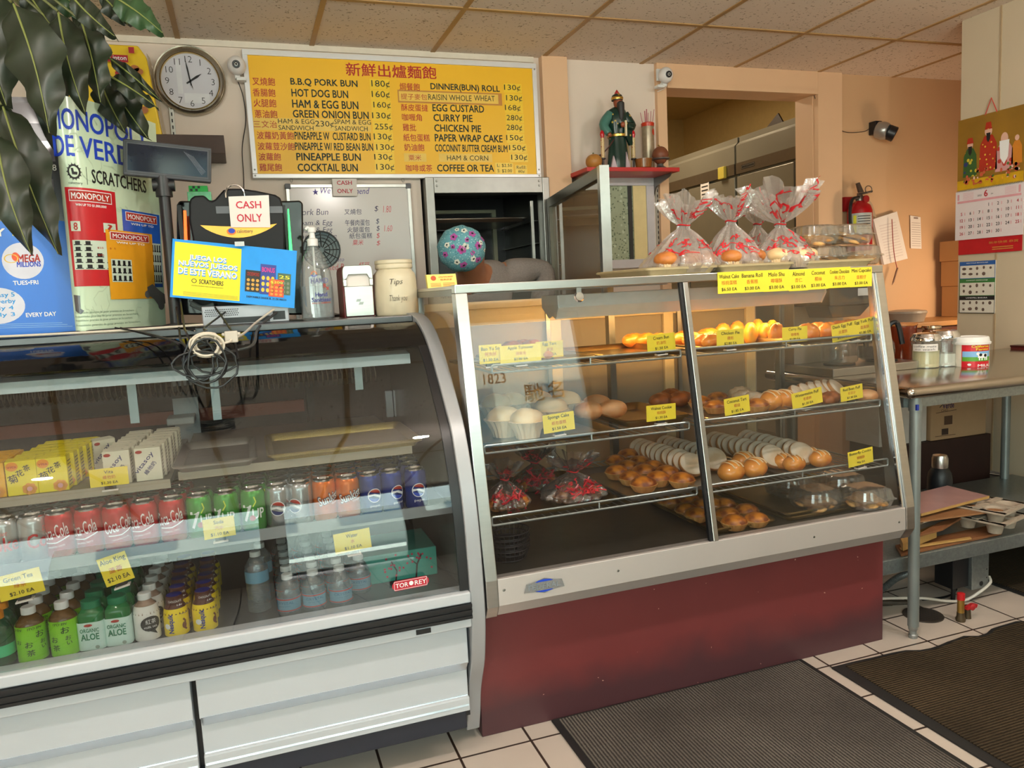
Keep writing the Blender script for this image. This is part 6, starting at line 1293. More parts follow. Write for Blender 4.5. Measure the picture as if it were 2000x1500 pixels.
# small brown shelf and its standard, tea bag pack
a, b = P(437, 300, y=3.80), P(437, 264, y=3.80); ws = tag(MB().box(-1.3, b.x, 3.80, 4.058, a.z, b.z).build('wall_shelf', mat('dark_brown_board', (66, 44, 34), .5, var=.2, stretch=(1, 6, 6)), smooth=0, bevel=.002), 'dark brown wall shelf behind the customer display', 'shelf')
def standard(px, y0, y1, lab, Y=4.05):
    a, b = P(px, y0, y=Y), P(px, y1, y=Y); t = thing('shelf_standard', lab, 'bracket rail', (a.x, Y, b.z)); MB().box(a.x - .010, a.x + .010, Y, 4.06, b.z, a.z).build('rail', ALU, t, smooth=0)
    k = Ink(lambda u, v: V(u, Y, v), .0006); n_ = int((a.z - b.z) / .03)
    for i in range(n_): k.rect(a.x - .003, b.z + .008 + .03 * i, a.x + .003, b.z + .024 + .03 * i)
    k.put(BLACK, t, 'slots')
standard(328, 150, 268, 'slotted metal rail on the wall below the clock')
standard(1283, 345, 520, 'slotted metal rail left of the doorway')
a, b = P(140, 262, y=3.86), P(283, 88, y=3.86); tp_ = thing('tea_pack', 'yellow bag of tea with red banner on the brown wall shelf', 'tea pack', ((a.x + b.x) / 2, 3.9, P(437, 264, y=3.80).z))
z0 = tp_.location.z; MB().prism([V(a.x, 3.84, z0), V(b.x + .035, 3.84, z0), V(b.x, 3.86, b.z - .05), V(b.x - .03, 3.87, b.z), V(a.x, 3.87, b.z)], (0, .07, 0)).build('pack', mat('tea_yellow', (236, 200, 50), .3, var=.12, sc=10), tp_, smooth=30, bevel=.006)
MB().prism([V(b.x + .040, 3.85, z0), V(b.x + .052, 3.85, z0), V(b.x + .014, 3.875, b.z - .05), V(b.x + .002, 3.87, b.z - .03)], (0, .05, 0)).build('plastic_edge', glass('clear_wrap', (240, 236, 226), .1, .05), tp_, smooth=0)
f = Face(3.835, tp_); f.r(205, 107, 250, 121, mat('tea_red', (170, 20, 36), .4), 'red_banner', .001); f.t('Lipton', 215, 109, 247, 120, INKW, .02, lift=.004); f.r(251, 92, 262, 104, mat('tea_red', (170, 20, 36), .4), 'red_square', .001); f.r(225, 140, 246, 147, mat('tea_red', (170, 20, 36), .4), 'red_square', .001)
k = f.ink(mat('tea_brown', (170, 100, 40), .4), 'tea_glass_print', .002)
for x_, y_, w__ in ((263, 134, 9), (270, 140, 10), (262, 148, 8), (281, 215, 9)): c, W_, H__ = PB(x_ - w__, y_ - 7, x_ + w__, y_ + 7, 3.835); k.disc(c.x, c.z, W_ / 2, H__ / 2, 14)
f.done()
# cameras
def eggcam(px, py, y, label, wire, brk=1):
    q = P(px, py, y=y); t = thing('security_camera', label, 'camera', q); s_ = .0285
    MB().box(q.x - .034, q.x + .034, y + .035, y + .05, q.z - .02, q.z + .045).build('mount_plate', WHITE, t, bevel=.004)
    d = V(-.05, -1, -.12).normalized()
    MB().ball(q, .042, .040, .044, 28, 16).build('shell', mat('camera_white', (226, 222, 220), .3, var=.02), t)
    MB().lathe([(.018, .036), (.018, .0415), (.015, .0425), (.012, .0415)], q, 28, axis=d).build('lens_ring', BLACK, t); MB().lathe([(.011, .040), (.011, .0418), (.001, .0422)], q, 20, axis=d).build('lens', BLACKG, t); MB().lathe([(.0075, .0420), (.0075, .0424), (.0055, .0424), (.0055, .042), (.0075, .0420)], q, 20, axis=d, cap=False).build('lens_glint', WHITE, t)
    MB().box(q.x - .022 * brk - .014, q.x - .022 * brk + .030, y + .0, y + .045, q.z - .066, q.z - .050).box(q.x - .012, q.x + .012, y + .01, y + .045, q.z - .056, q.z - .03).build('hinge', WHITE, t, smooth=0, bevel=.003)
    return t, q
t, q = eggcam(462, 128, 3.98, 'white egg-shaped camera left of the menu board', 0, -.4)
MB().tube(spline([q + V(.0, .03, -.06), P(475, 190, y=4.045), P(480, 235, y=4.045), P(473, 290, y=4.045), P(476, 345, y=4.045), P(477, 420, y=4.045)], 40), .0022, 6).build('wire', BLACK, t)
t, q = eggcam(1300, 147, 3.95, 'white egg-shaped camera at the doorway corner', 0, 1.6)
MB().tube(spline([q + V(.02, .03, .04), q + V(.035, .04, .0), q + V(.03, .05, -.05), q + V(-.02, .06, -.075)], 20), .0016, 6).build('wire', WHITE, t)
q = P(1728, 254, y=3.98); wc = thing('wall_lamp', 'small silver and black spotlight with cord on the alcove wall', 'lamp', q)
MB().box(q.x - .055, q.x + .0, 4.0, 4.058, q.z - .02, q.z + .062).build('mount_plate', BLACK, wc, bevel=.004)
MB().lathe([(.030, -.05), (.050, -.04), (.056, -.005), (.052, .02), (.044, .03)], q + V(-.01, .0, -.005), 26, axis=(.45, -.8, -.3)).build('silver_body', mat('silver_lamp', (168, 166, 162), .3, .7), wc); MB().lathe([(.046, .0), (.047, .045), (.040, .05), (.036, .02)], q + V(.010, -.014, -.014), 26, axis=(.65, -.55, -.45)).build('black_hood', BLACK, wc)
MB().tube(spline([P(1590, 186, y=4.04), P(1603, 220, y=4.045), P(1630, 245, y=4.045), P(1652, 258, y=4.05), P(1686, 257, y=4.05), P(1700, 250, y=4.04), P(1712, 244, y=4.03)], 50), .0022, 6).tube(spline([q + V(.0, .03, .055), q + V(.035, .02, .05), q + V(.04, .0, .02)], 10), .0022, 6).build('cord', BLACK, wc)

# ---------------------------------------------------------------- proofing cabinet in the wall opening, with its open glass door
pc = thing('proofing_cabinet', 'tall steel proofing cabinet in the wall opening with its glass door ajar', 'cabinet', (1.29, 4.3, 0))
cx0, cx1, czt = .945, 1.636, 1.935
k = MB(); k.box(cx0, cx0 + .045, 3.99, 4.08, .1, czt); k.box(cx1 - .040, cx1, 3.99, 4.08, .1, czt); zb1 = P(940, 377, y=3.99).z; k.box(cx0 + .045, cx1 - .040, 3.99, 4.08, zb1, czt); k.box(cx0 + .045, cx1 - .04, 3.99, 4.08, .1, .2); k.build('front_frame', STEEL_D, pc, smooth=0, bevel=.003)
DK_ = mat('cabinet_dark', (34, 32, 31), .4, .3)
k = MB(); k.box(cx0, cx0 + .02, 4.08, 4.75, .1, czt); k.box(cx1 - .02, cx1, 4.08, 4.75, .1, czt); k.box(cx0, cx1, 4.08, 4.75, czt - .02, czt); k.box(cx0, cx1, 4.08, 4.75, .1, .12); k.build('shell', DK_, pc, smooth=0)
k = MB(); k.box(cx0 + .02, cx1 - .02, 4.73, 4.75, .1, czt - .02); k.build('rear_door', mat('rear_glass_dark', (52, 52, 54), .15, .2), pc, smooth=0)
k = MB(); a, b = P(838, 412, y=4.72), P(967, 418, y=4.72); k.box(cx0 + .02, b.x, 4.705, 4.73, a.z - .02, a.z); k.box(b.x - .025, b.x, 4.705, 4.73, .3, a.z - .02); k.build('rear_window_frame', mat('aged_cream_frame', (156, 154, 130), .4, .3), pc, smooth=0)
for i in range(9):
    z = zb1 - .14 - .125 * i
    for x in (cx0 + .022, cx1 - .057): MB().box(x, x + .035, 4.10, 4.68, z, z + .003).build('tray_slide', STEEL_D, pc, smooth=0)
a = P(1050, 440, y=4.1); MB().box(cx1 - .075, cx1 - .058, 4.10, 4.12, .2, zb1 - .03).build('slide_post', ALU, pc, smooth=0)
for x in (cx0 + .06, cx1 - .06):
    for z in (czt - .02, czt - .045): MB().lathe([(.006, 0), (.004, .003), (.001, .003)], (x, 3.99, z), 8, axis=(0, -1, 0)).build('rivet', STEEL_D, pc)
hz_ = P(1075, 388, y=3.98); zt_ = hz_.z; fz = P(1180, 322, z=zt_); A = V(hz_.x, 3.98, 0); Bd = V(fz.x, fz.y, 0); dd = (Bd - A); DL = dd.length; dd.normalize(); dn = V(dd.y, -dd.x, 0) * .02
def dbar(s0, s1, z0, z1, th=1.): p = A + dd * (s0 + s1) / 2; return (p + V(0, 0, (z0 + z1) / 2), dd * (s1 - s0) / 2, dn * th, V(0, 0, (z1 - z0) / 2))
k = MB(); k.obox(*dbar(0, .05, .3, zt_)); k.obox(*dbar(.05, DL - .04, zt_ - .05, zt_)); k.obox(*dbar(.05, DL - .04, .3, .36)); dr = k.build('glass_door', mat('bronze_frame', (88, 84, 72), .35, .6), pc, smooth=0, bevel=.002)
MB().obox(*dbar(DL - .04, DL - .001, .3, zt_, 1.02)).build('door_edge', ALU, dr, smooth=0); MB().obox(*dbar(.05, DL - .04, .36, zt_ - .05, .15)).build('door_pane', glass('smoky_pane', (206, 190, 164), .10, body=(186, 164, 132, .45)), dr, smooth=0)
a, b = P(858, 440, y=4.14), P(1016, 432, y=4.14); tray('sheet_tray', 'steel sheet tray in the proofing cabinet above the floral cap', cx0 + .024, b.x + .045, 4.13, 4.62, zb1 - .14 + .0035 - .125 * 0, .022, STEEL)
# framed glass below the shrine shelf
a, b = P(1197, 525, y=4.02), P(1277, 345, y=4.02); gp_ = thing('framed_glass', 'white-framed glass panel on the wall under the red shelf', 'glass panel', ((a.x + b.x) / 2, 4.04, a.z))
a.x -= .02
k = MB(); k.box(a.x, b.x, 4.02, 4.058, b.z - .05, b.z); k.box(a.x, b.x, 4.02, 4.058, a.z, a.z + .05); k.box(a.x, a.x + .02, 4.02, 4.058, a.z + .05, b.z - .05); k.box(b.x - .05, b.x, 4.02, 4.058, a.z + .05, b.z - .05); k.build('frame', mat('lilac_white_frame', (196, 192, 196), .4), gp_, smooth=0, bevel=.003)
MB().box(a.x + .02, b.x - .05, 4.035, 4.058, a.z + .05, b.z - .05).build('painted_pane', spotted('green_painted_glass', (150, 162, 136), [((96, 110, 88), 60, .30), ((176, 188, 164), 34, .26)], rough=.1), gp_, smooth=0)
xm = P(1232, 440, y=4.03).x; MB().box(xm - .012, xm + .012, 4.028, 4.035, a.z + .05, b.z - .05).build('dark_bar', BLACK, gp_, smooth=0); MB().box(xm + .02, b.x - .05, 4.028, 4.035, a.z + .05, b.z - .05).build('cream_strip', mat('cream_strip', (226, 206, 150), .4), gp_, smooth=0)

# ---------------------------------------------------------------- shrine shelf
SZ = 1.957; REDP = mat('shrine_red', (186, 34, 34), .35, var=.06)
sh = thing('shrine_shelf', 'red wall shelf carrying the bearded figurine and offerings', 'shelf', (2.05, 3.93, SZ)); MB().box(1.774, 2.335, 3.795, 4.058, SZ - .022, SZ).build('board', REDP, sh, smooth=0, bevel=.002)
for x in (1.80, 2.30): MB().prism([V(x, 4.057, SZ - .023), V(x, 3.83, SZ - .023), V(x, 3.85, SZ - .04), V(x, 4.0, SZ - .075), V(x, 4.03, SZ - .12), V(x, 4.057, SZ - .17)], (.008, 0, 0)).build('bracket', STEEL_D, sh, smooth=0)
q = P(1208, 318, y=3.90); fg = thing('bearded_figurine', 'green-robed bearded warrior figurine on the red shelf', 'figurine', (q.x, 3.90, SZ)); c = Vector(fg.location); H_ = P(1206, 176, y=3.90).z - SZ
ROBE = spotted('dark_green_robe', (24, 52, 44), [((190, 160, 70), 26, .16)], rough=.25); ROBE2 = mat('teal_sleeve', (70, 120, 110), .35); SKIN = mat('terracotta_face', (150, 76, 48), .4); BEARD = mat('dark_beard', (44, 42, 42), .5, var=.3, stretch=(40, 40, 4)); GLD = mat('gilt', (206, 166, 80), .25, .8)
s_ = H_ / .42
fl = lambda j, i: 1 + .07 * sin(j * 1.05 + i * .4) * (i < 7)
o = MB().lathe([(.062 * s_, 0), (.066 * s_, .01 * s_), (.060 * s_, .06 * s_), (.052 * s_, .13 * s_), (.050 * s_, .17 * s_), (.052 * s_, .20 * s_), (.058 * s_, .25 * s_), (.060 * s_, .285 * s_), (.048 * s_, .315 * s_), (.022 * s_, .33 * s_)], c, 36, fl=fl).build('robe', ROBE, fg); scaley(o, .72)
MB().ball(c + V(.002, -.012, .352 * s_), .024 * s_, .024 * s_, .032 * s_, 18, 12).ball(c + V(.002, -.037, .350 * s_), .0045, .006, .008, 8, 6).ball(c + V(-.008, -.0335, .360 * s_), .004, .003, .0025, 8, 6).ball(c + V(.012, -.0335, .360 * s_), .004, .003, .0025, 8, 6).build('head', SKIN, fg)
MB().lathe([(.004, -.10 * s_), (.014 * s_, -.075 * s_), (.020 * s_, -.03 * s_), (.020 * s_, 0), (.012 * s_, .008 * s_)], c + V(.006, -.036, .345 * s_), 14).build('beard', BEARD, fg)
MB().lathe([(.030 * s_, 0), (.032 * s_, .012), (.026 * s_, .028 * s_), (.012 * s_, .036 * s_)], c + V(.0, -.008, .362 * s_), 20).build('cap', mat('cap_green', (40, 46, 36), .4), fg); MB().lathe([(.031 * s_, 0), (.033 * s_, .008), (.031 * s_, .014)], c + V(0, -.010, .366 * s_), 20).ball(c + V(0, -.03, .385 * s_), .011 * s_, .006, .012 * s_, 10, 8).build('gilt_band', GLD, fg); MB().lathe([(.011 * s_, 0), (.013 * s_, .008 * s_), (.001, .026 * s_)], c + V(.0, -.008, .394 * s_), 12).build('red_finial', REDP, fg)
MB().tube(spline([c + V(-.042, -.005, .295) * s_, c + V(-.085, -.01, .235) * s_, c + V(-.068, -.035, .185) * s_], 8), [.024 * s_, .026 * s_, .027 * s_, .027 * s_, .026 * s_, .025 * s_, .023 * s_, .021 * s_, .018 * s_], 12).build('left_sleeve', ROBE2, fg)
MB().tube(spline([c + V(.042, -.005, .295) * s_, c + V(.072, -.02, .23) * s_, c + V(.03, -.05, .225) * s_], 8), [.024 * s_, .026 * s_, .027 * s_, .028 * s_, .028 * s_, .026 * s_, .023 * s_, .020 * s_, .015 * s_], 12).prism([c + V(.02, -.05, .235) * s_, c + V(.075, -.035, .24) * s_, c + V(.085, -.03, .13) * s_, c + V(.05, -.045, .125) * s_, c + V(.03, -.052, .16) * s_], (0, .02, 0)).build('right_sleeve', ROBE, fg, bevel=.003)
MB().ball(c + V(.002, -.060, .228) * s_, .013 * s_, .012 * s_, .015 * s_, 12, 8).build('hand', SKIN, fg); MB().ball(c + V(-.068, -.04, .178) * s_, .012 * s_, .010 * s_, .012 * s_, 12, 8).build('hand', SKIN, fg)
MB().box(c.x + .016 * s_, c.x + .026 * s_, c.y - .062 * s_, c.y - .05 * s_, SZ + .17 * s_, SZ + .25 * s_).build('scroll', mat('ivory', (226, 214, 180), .4), fg, smooth=0)
MB().lathe([(.056 * s_, 0), (.057 * s_, .01 * s_), (.053 * s_, .014 * s_)], c + V(0, 0, .172 * s_), 28).build('belt', GLD, fg)
MB().tube([c + V(-.12, -.02, .065) * s_, c + V(-.07, -.04, .12) * s_, c + V(.085, .03, .285) * s_], .0035, 6).ball(c + V(-.115, -.02, .07) * s_, .014, .008, .010, 10, 8).build('staff', mat('dark_wood_staff', (74, 36, 30), .4), fg)
MB().prism([c + V(-.062, -.035, .0) * s_, c + V(-.03, -.049, .0) * s_, c + V(-.05, -.047, .07) * s_], (0, .012, 0)).prism([c + V(.018, -.049, .0) * s_, c + V(.05, -.046, .0) * s_, c + V(.025, -.050, .09) * s_], (0, .012, 0)).build('pale_hem', mat('pale_lilac_hem', (190, 170, 176), .5), fg, smooth=0)
def on_shelf(px, y): q = P(px, 318, y=y); return V(q.x, y, SZ)
c = on_shelf(1160, 3.88); t = thing('gourd', 'round brown gourd at the left of the figurine', 'gourd', c); r = .045; MB().ball(c + V(0, 0, r * .95), r, r, r * .98, 24, 14, lambda d: 1 - .10 * max(0, d.z) ** 2).build('rind', mat('ochre_rind', (178, 122, 56), .45, var=.15, sc=60), t); MB().tube([c + V(0, 0, r * 1.75), c + V(-.004, 0, r * 1.98)], .004, 6).build('stem', STEM, t)
for px, nm in ((1178, 'left'), (1238, 'right')):
    c = on_shelf(px, 3.87); hh_ = P(px, 254, y=3.87).z - SZ; t = thing('candle_lamp', 'red-tipped gilt candle lamp on the %s of the figurine' % nm, 'candle', c)
    MB().lathe([(.016, 0), (.016, .006), (.006, .012), (.007, .05), (.016, .054), (.016, .058), (.008, .062)], c, 16).build('holder', mat('dark_holder', (70, 60, 54), .4, .4), t)
    MB().lathe([(.008, .058)] + [(.0095 + .0012 * (i % 2), .062 + i * (hh_ - .105) / 10) for i in range(11)] + [(.008, hh_ - .040)], c, 14).build('gilt_stick', spotted('gilt_red', (206, 180, 130), [((150, 30, 34), 90, .3)], rough=.3), t)
    MB().lathe([(.009, hh_ - .045), (.009, hh_ - .036), (.0125, hh_ - .024), (.010, hh_ - .010), (.001, hh_)], c, 14).build('flame_bulb', mat('red_bulb', (190, 24, 34), .15), t)
c = on_shelf(1267, 3.97); hh_ = P(1267, 240, y=3.97).z - SZ; t = thing('incense_pot', 'tall silvery incense tube with red rim holding sticks', 'incense pot', c)
MB().lathe([(.032, 0), (.034, .004), (.034, hh_ - .02)], c, 24).build('tube', mat('silver_brown_tube', (160, 144, 120), .3, .3, .3, 60), t); MB().lathe([(.036, hh_ - .022), (.037, hh_ - .004), (.033, hh_), (.029, hh_ - .006), (.030, hh_ - .02)], c, 24).build('red_rim', mat('red_rim', (196, 56, 30), .3), t)
k = Ink(lambda u, v: c + V(.0345 * sin(u / .0345), -.0345 * cos(u / .0345), v), .001); k.disc(.022, hh_ - .055, .014, .018); k.put(mat('red_rim', (196, 56, 30), .3), t, 'red_spot')
for i, (dx, lean_) in enumerate(((-.022, -.022), (-.010, -.006), (-.004, 0), (.002, .004), (.016, .008), (.024, .02))): MB().cyl(c + V(dx, 0, hh_ - .05), c + V(dx + lean_, .0, hh_ + .055 + .01 * (i % 3)), .0016 + .001 * (i in (1, 2)), n=6).build('incense_stick', mat('incense_pink', (170, 70, 90), .6), t)
for i, dx in enumerate((.058, .066, .080)): q = on_shelf(1208, 3.99); MB().cyl(q + V(dx, 0, .02), q + V(dx + .004, 0, .19 + .02 * i), .0022, n=6).build('incense_stick', mat('incense_yellow', (190, 160, 70), .6), t)
c = on_shelf(1257, 3.84); t = thing('offering_bowl', 'small brown glazed bowl in front of the incense tube', 'bowl', c); MB().lathe([(.036, 0), (.042, .004), (.046, .040), (.047, .050), (.044, .050), (.040, .012), (.002, .010)], c, 28).build('bowl', mat('brown_glaze', (138, 84, 36), .15), t)
c = on_shelf(1290, 3.86); t = thing('offering_stand', 'grey pedestal dish holding a brown dome at the shelf end', 'dish', c); MB().lathe([(.036, 0), (.036, .006), (.018, .016), (.014, .032), (.020, .044), (.050, .052), (.052, .058), (.048, .058)], c, 28).build('pedestal', mat('pewter', (110, 108, 106), .35, .6), t)
t2 = thing('brown_dome', 'brown dome-shaped fruit resting on the grey pedestal dish', 'fruit', c + V(0, 0, .058)); MB().ball(c + V(0, 0, .072), .046, .046, .052, 22, 12, lambda d: 1 if d.z > -.2 else .9).build('rind', mat('rust_brown', (124, 68, 42), .5), t2); MB().tube([c + V(0, 0, .12), c + V(-.012, 0, .132)], .003, 6).build('stem', mat('gilt', (206, 166, 80)), t2)

# ---------------------------------------------------------------- kitchen refrigerators seen through the doorway
FXX = 3.6; zt = P(1436, 262, x=FXX).z; zbv = P(1436, 285, x=FXX).z; zb1_ = P(1436, 320, x=FXX).z; zb2 = P(1437, 341, x=FXX).z; yg = P(1436, 300, x=FXX).y
FRM = mat('fridge_taupe', (134, 128, 112), .35, .35, .06, 5); FRT = mat('fridge_light_top', (176, 160, 128), .4, .3)
for lab, y0, y1, split in (('taupe steel kitchen refrigerator nearer the doorway', 4.24, yg - .012, P(1552, 308, x=FXX).y), ('taupe steel kitchen refrigerator farther inside, behind the nearer one', yg + .012, 7.1, P(1343, 373, x=FXX).y)):
    t = thing('kitchen_refrigerator', lab, 'refrigerator', (4.0, (y0 + y1) / 2, 0)); MB().box(FXX + .03, 4.42, y0, y1, .1, zt - .02).build('body', FRM, t, smooth=0)
    MB().prism([V(FXX, y0, zb1_), V(FXX, y0, zbv), V(FXX + .10, y0, zt), V(FXX + .2, y0, zt), V(FXX + .2, y0, zb1_)], (0, y1 - y0, 0)).build('top_hood', FRM, t, smooth=0)
    MB().box(FXX - .004, FXX + .03, y0, y1, zb2, zb1_).build('trim_band', mat('fridge_band', (120, 108, 92), .3, .7), t, smooth=0)
    for a, b in ((y0, split - .008), (split + .008, y1)): MB().box(FXX, FXX + .03, a + .004, b - .004, .2, zb2 - .018).build('door', FRM, t, smooth=0, bevel=.004)
    for x in (FXX + .1, 4.36):
        for y in (y0 + .08, y1 - .08): MB().cyl((x, y, 0), (x, y, .1), .025, n=10).build('leg', STEEL_D, t)
    if y0 < 4.5:
        F = lambda u, v: V(FXX - .004, y1 - u, v); a = y1 - P(1449, 325, x=FXX).y; b = y1 - P(1475, 315, x=FXX).y; k = Ink(F, .001); k.rect(a, zb2 + .025, b, zb1_ - .025); pt_ = k.put(BLACK, t, 'name_plate'); k = Ink(F, .002); k.text('HOBART', a + .02, zb2 + .042, b - a - .04, zb1_ - zb2 - .084, .01); k.frame(a + .004, zb2 + .029, b - .004, zb1_ - .029, .004); k.put(STEEL_D, pt_)
    else:
        F = lambda u, v: V(FXX, y1 - u, v); q = P(1377, 373, x=FXX); k = Ink(F, .002); k.rect(y1 - q.y - .06, q.z - .09, y1 - q.y + .06, q.z + .09); pt_ = k.put(PAPER, t, 'notice'); k = Ink(F, .003); [k.rect(y1 - q.y - .045, q.z + .06 - .03 * i, y1 - q.y + .045, q.z + .07 - .03 * i) for i in range(5)]; k.put(INKK, pt_, 'notice_print')
        q = P(1414, 338, x=FXX); MB().box(FXX - .03, FXX - .004, q.y - .04, q.y + .04, q.z - .045, q.z + .045).build('yellow_timer', mat('yellow_timer', (196, 176, 70), .5), t, smooth=0, bevel=.004)
t = thing('folded_board', 'dark metal sheet sticking up behind the refrigerator tops', 'board', (3.9, 5.2, zt)); a, b = P(1480, 250, x=3.9), P(1528, 226, x=3.9); MB().prism([V(3.9, a.y, zt), V(3.9, b.y, zt), V(3.9, b.y, b.z - .04), V(3.9, b.y + .05, b.z + .03)], (.012, 0, 0)).build('sheet', mat('dark_bronze_sheet', (62, 46, 30), .5), t, smooth=0)

# ---------------------------------------------------------------- person behind the case
J = [(1.02, 3.62, .93), (1.02, 3.58, 1.10), (1.01, 3.47, 1.26), (.985, 3.36, 1.355), (.955, 3.27, 1.405), (.925, 3.20, 1.455), (.905, 3.15, 1.52),
     (1.14, 3.36, 1.405), (1.345, 3.36, 1.418), (1.27, 3.30, 1.17), (1.24, 3.24, 1.08), (1.23, 3.22, 1.04),
     (.88, 3.42, 1.27), (.78, 3.40, 1.10), (.74, 3.26, 1.0), (.75, 3.22, .93), (.75, 3.20, .90),
     (1.12, 3.63, .88), (1.13, 3.56, .50), (1.13, 3.62, .09), (1.13, 3.50, .04), (.92, 3.63, .88), (.91, 3.56, .50), (.91, 3.62, .09), (.91, 3.50, .04)]
Ed = [(0, 1), (1, 2), (2, 3), (3, 4), (4, 5), (5, 6), (3, 7), (7, 8), (8, 9), (9, 10), (10, 11), (3, 12), (12, 13), (13, 14), (14, 15), (15, 16), (0, 17), (17, 18), (18, 19), (19, 20), (0, 21), (21, 22), (22, 23), (23, 24)]
RD_ = [.13, .13, .135, .11, .055, .075, .085, .060, .052, .036, .032, .022, .062, .048, .036, .032, .022, .09, .062, .042, .036, .09, .062, .042, .036]
for base, sgn in ((11, -1), (16, 1)):
    for i in range(5):
        p0 = Vector(J[base]); d = V(sgn * .1, -.25, -.9).normalized() if i else V(sgn * .6, -.5, -.5).normalized(); sd = V(0, 1, 0).cross(d).normalized() * (.012 * (i - 2.5))
        j0 = len(J); J += [tuple(p0 + sd + d * .03), tuple(p0 + sd + d * .055 + V(0, 0, -.004)), tuple(p0 + sd + d * .075 + V(0, 0, -.012))]; RD_ += [.0095, .0085, .0075]; Ed += [(base, j0), (j0, j0 + 1), (j0 + 1, j0 + 2)]
def skin_mesh(name, pts, eds, rs, m, parent, root=0, lv=2):
    """grow a continuous limb surface over the joints, then keep the plain mesh"""
    me = bpy.data.meshes.new(name); me.from_pydata([Vector(p) for p in pts], eds, []); o = bpy.data.objects.new(name, me); C.objects.link(o)
    o.modifiers.new('skin', 'SKIN'); s2 = o.modifiers.new('sub', 'SUBSURF'); s2.levels = lv; s2.render_levels = lv
    bpy.context.view_layer.update()
    if not me.skin_vertices:
        b2 = __import__('bmesh').new(); b2.from_mesh(me); b2.verts.layers.skin.verify(); b2.to_mesh(me); b2.free()
    for i, r in enumerate(rs): me.skin_vertices[0].data[i].radius = (r, r)
    me.skin_vertices[0].data[root].use_root = True
    dg = bpy.context.evaluated_depsgraph_get(); dg.update(); ev = bpy.data.meshes.new_from_object(o.evaluated_get(dg))
    bpy.data.objects.remove(o); bpy.data.meshes.remove(me); ev.name = name
    off = base_of(parent) if parent else Vector((0, 0, 0))
    for v in ev.vertices: v.co -= off
    ev.materials.clear(); ev.materials.append(m); ev.polygons.foreach_set('use_smooth', [True] * len(ev.polygons))
    o = bpy.data.objects.new(name, ev); C.objects.link(o); o.parent = parent; return o
SK = mat('warm_skin', (150, 100, 72), .5, var=.06)
pn = skin_mesh('person', J, Ed, RD_, SK, None); tag(pn, 'person in grey sweater and floral cap bent down behind the bakery case', 'person')
GREYS = mat('heather_grey_knit', (126, 119, 115), .9, var=.30, sc=160, bump=.3)
tj_ = [0, 1, 2, 3, 4, 7, 8, 9, 12, 13, 14]; mp_ = {j: i for i, j in enumerate(tj_)}
sw = skin_mesh('sweater', [J[j] for j in tj_], [(mp_[a], mp_[b]) for a, b in Ed if a in mp_ and b in mp_], [RD_[j] + {1: .03, 2: .035, 3: .022, 4: .03}.get(j, .016) for j in tj_], GREYS, pn)
lj_ = [0, 17, 18, 19, 21, 22, 23]; mp_ = {j: i for i, j in enumerate(lj_)}
skin_mesh('trousers', [J[j] for j in lj_], [(mp_[a], mp_[b]) for a, b in Ed if a in mp_ and b in mp_], [RD_[j] + .02 for j in lj_], mat('dark_trousers', (40, 40, 48), .8), pn)
for x in (1.13, .91): MB().ball((x, 3.55, .05), .05, .12, .05, 16, 10).build('shoe', BLACK, pn)
cc = P(901.5, 486, y=3.14); cw = (P(947, 486, y=3.14).x - P(856, 486, y=3.14).x) / 2
CAPM = spotted('floral_cap_cloth', (98, 158, 170), [((176, 210, 214), 120, .26), ((50, 112, 130), 90, .22)], rough=.8, bump=.2)
MB().ball(cc, cw, cw * .95, cw * .95, 44, 24, lambda d: 1 + .018 * sin(9 * math.atan2(d.z, d.x)) + .012 * sin(17 * math.atan2(d.z, d.x) + 1)).build('floral_cap', CAPM, pn)
def CF(u, v): r = math.hypot(u, v) or 1e-6; d = V(sin(r) * u / r, -cos(r), sin(r) * v / r); return cc + V(d.x * cw, d.y * cw * .95, d.z * cw * .95) * (1 + .018 * sin(9 * math.atan2(d.z, d.x)) + .012 * sin(17 * math.atan2(d.z, d.x) + 1))
fo = [c_ for c_ in pn.children if c_.name.startswith('floral')][0]; PKF = mat('magenta_flower', (176, 84, 160), .8); WHF = mat('cream_flower', (222, 226, 214), .8)
for i, (u, v, s_, m_) in enumerate(((-.55, .5, .15, 0), (.3, .62, .15, 0), (-.25, -.1, .16, 0), (.5, .05, .16, 0), (-.15, -.8, .15, 0), (.55, -.6, .14, 0), (-1.0, -.3, .13, 0), (.95, .45, .13, 0), (.2, -.25, .09, 0), (0, .3, .09, 0), (-.6, .05, .08, 0), (-.05, .78, .12, 1), (-.1, .02, .13, 1), (.65, .2, .10, 1), (.25, -.5, .12, 1), (-.45, -.65, .12, 1), (-.85, .15, .11, 1), (1.0, -.15, .10, 1), (-.35, .9, .1, 1))):
    s_ *= 1.25; k = Ink(CF, .0010 + .0001 * i)
    for q_ in range(5): a = 2 * pi * q_ / 5 + i; k.disc(u + s_ * .55 * cos(a), v + s_ * .55 * sin(a), s_ * .42, n=9)
    pf = k.put(WHF if m_ else PKF, fo, 'printed_flower'); k = Ink(CF, .0034); k.disc(u, v, s_ * .28, n=8); k.put(INKK, pf, 'flower_eye')
ct = thing('back_counter', 'cream framed counter behind the bakery case under the bent person', 'counter', (1.3, 3.0, 0)); CRM = mat('cream_frame_paint', (226, 206, 164), .5); PNL = mat('grey_tan_panel', (158, 144, 124), .5, var=.12, sc=5); TANP = mat('tan_panel', (190, 154, 116), .55)
MB().box(.60, 2.08, 2.80, 2.88, .05, 1.262).build('body', PNL, ct, smooth=0); MB().box(.58, 2.085, 2.775, 2.895, 1.262, 1.29).build('top', CRM, ct, smooth=0, bevel=.003); MB().box(.62, 2.06, 2.83, 2.87, 0, .05).build('plinth', BLACK, ct, smooth=0)
k = MB()
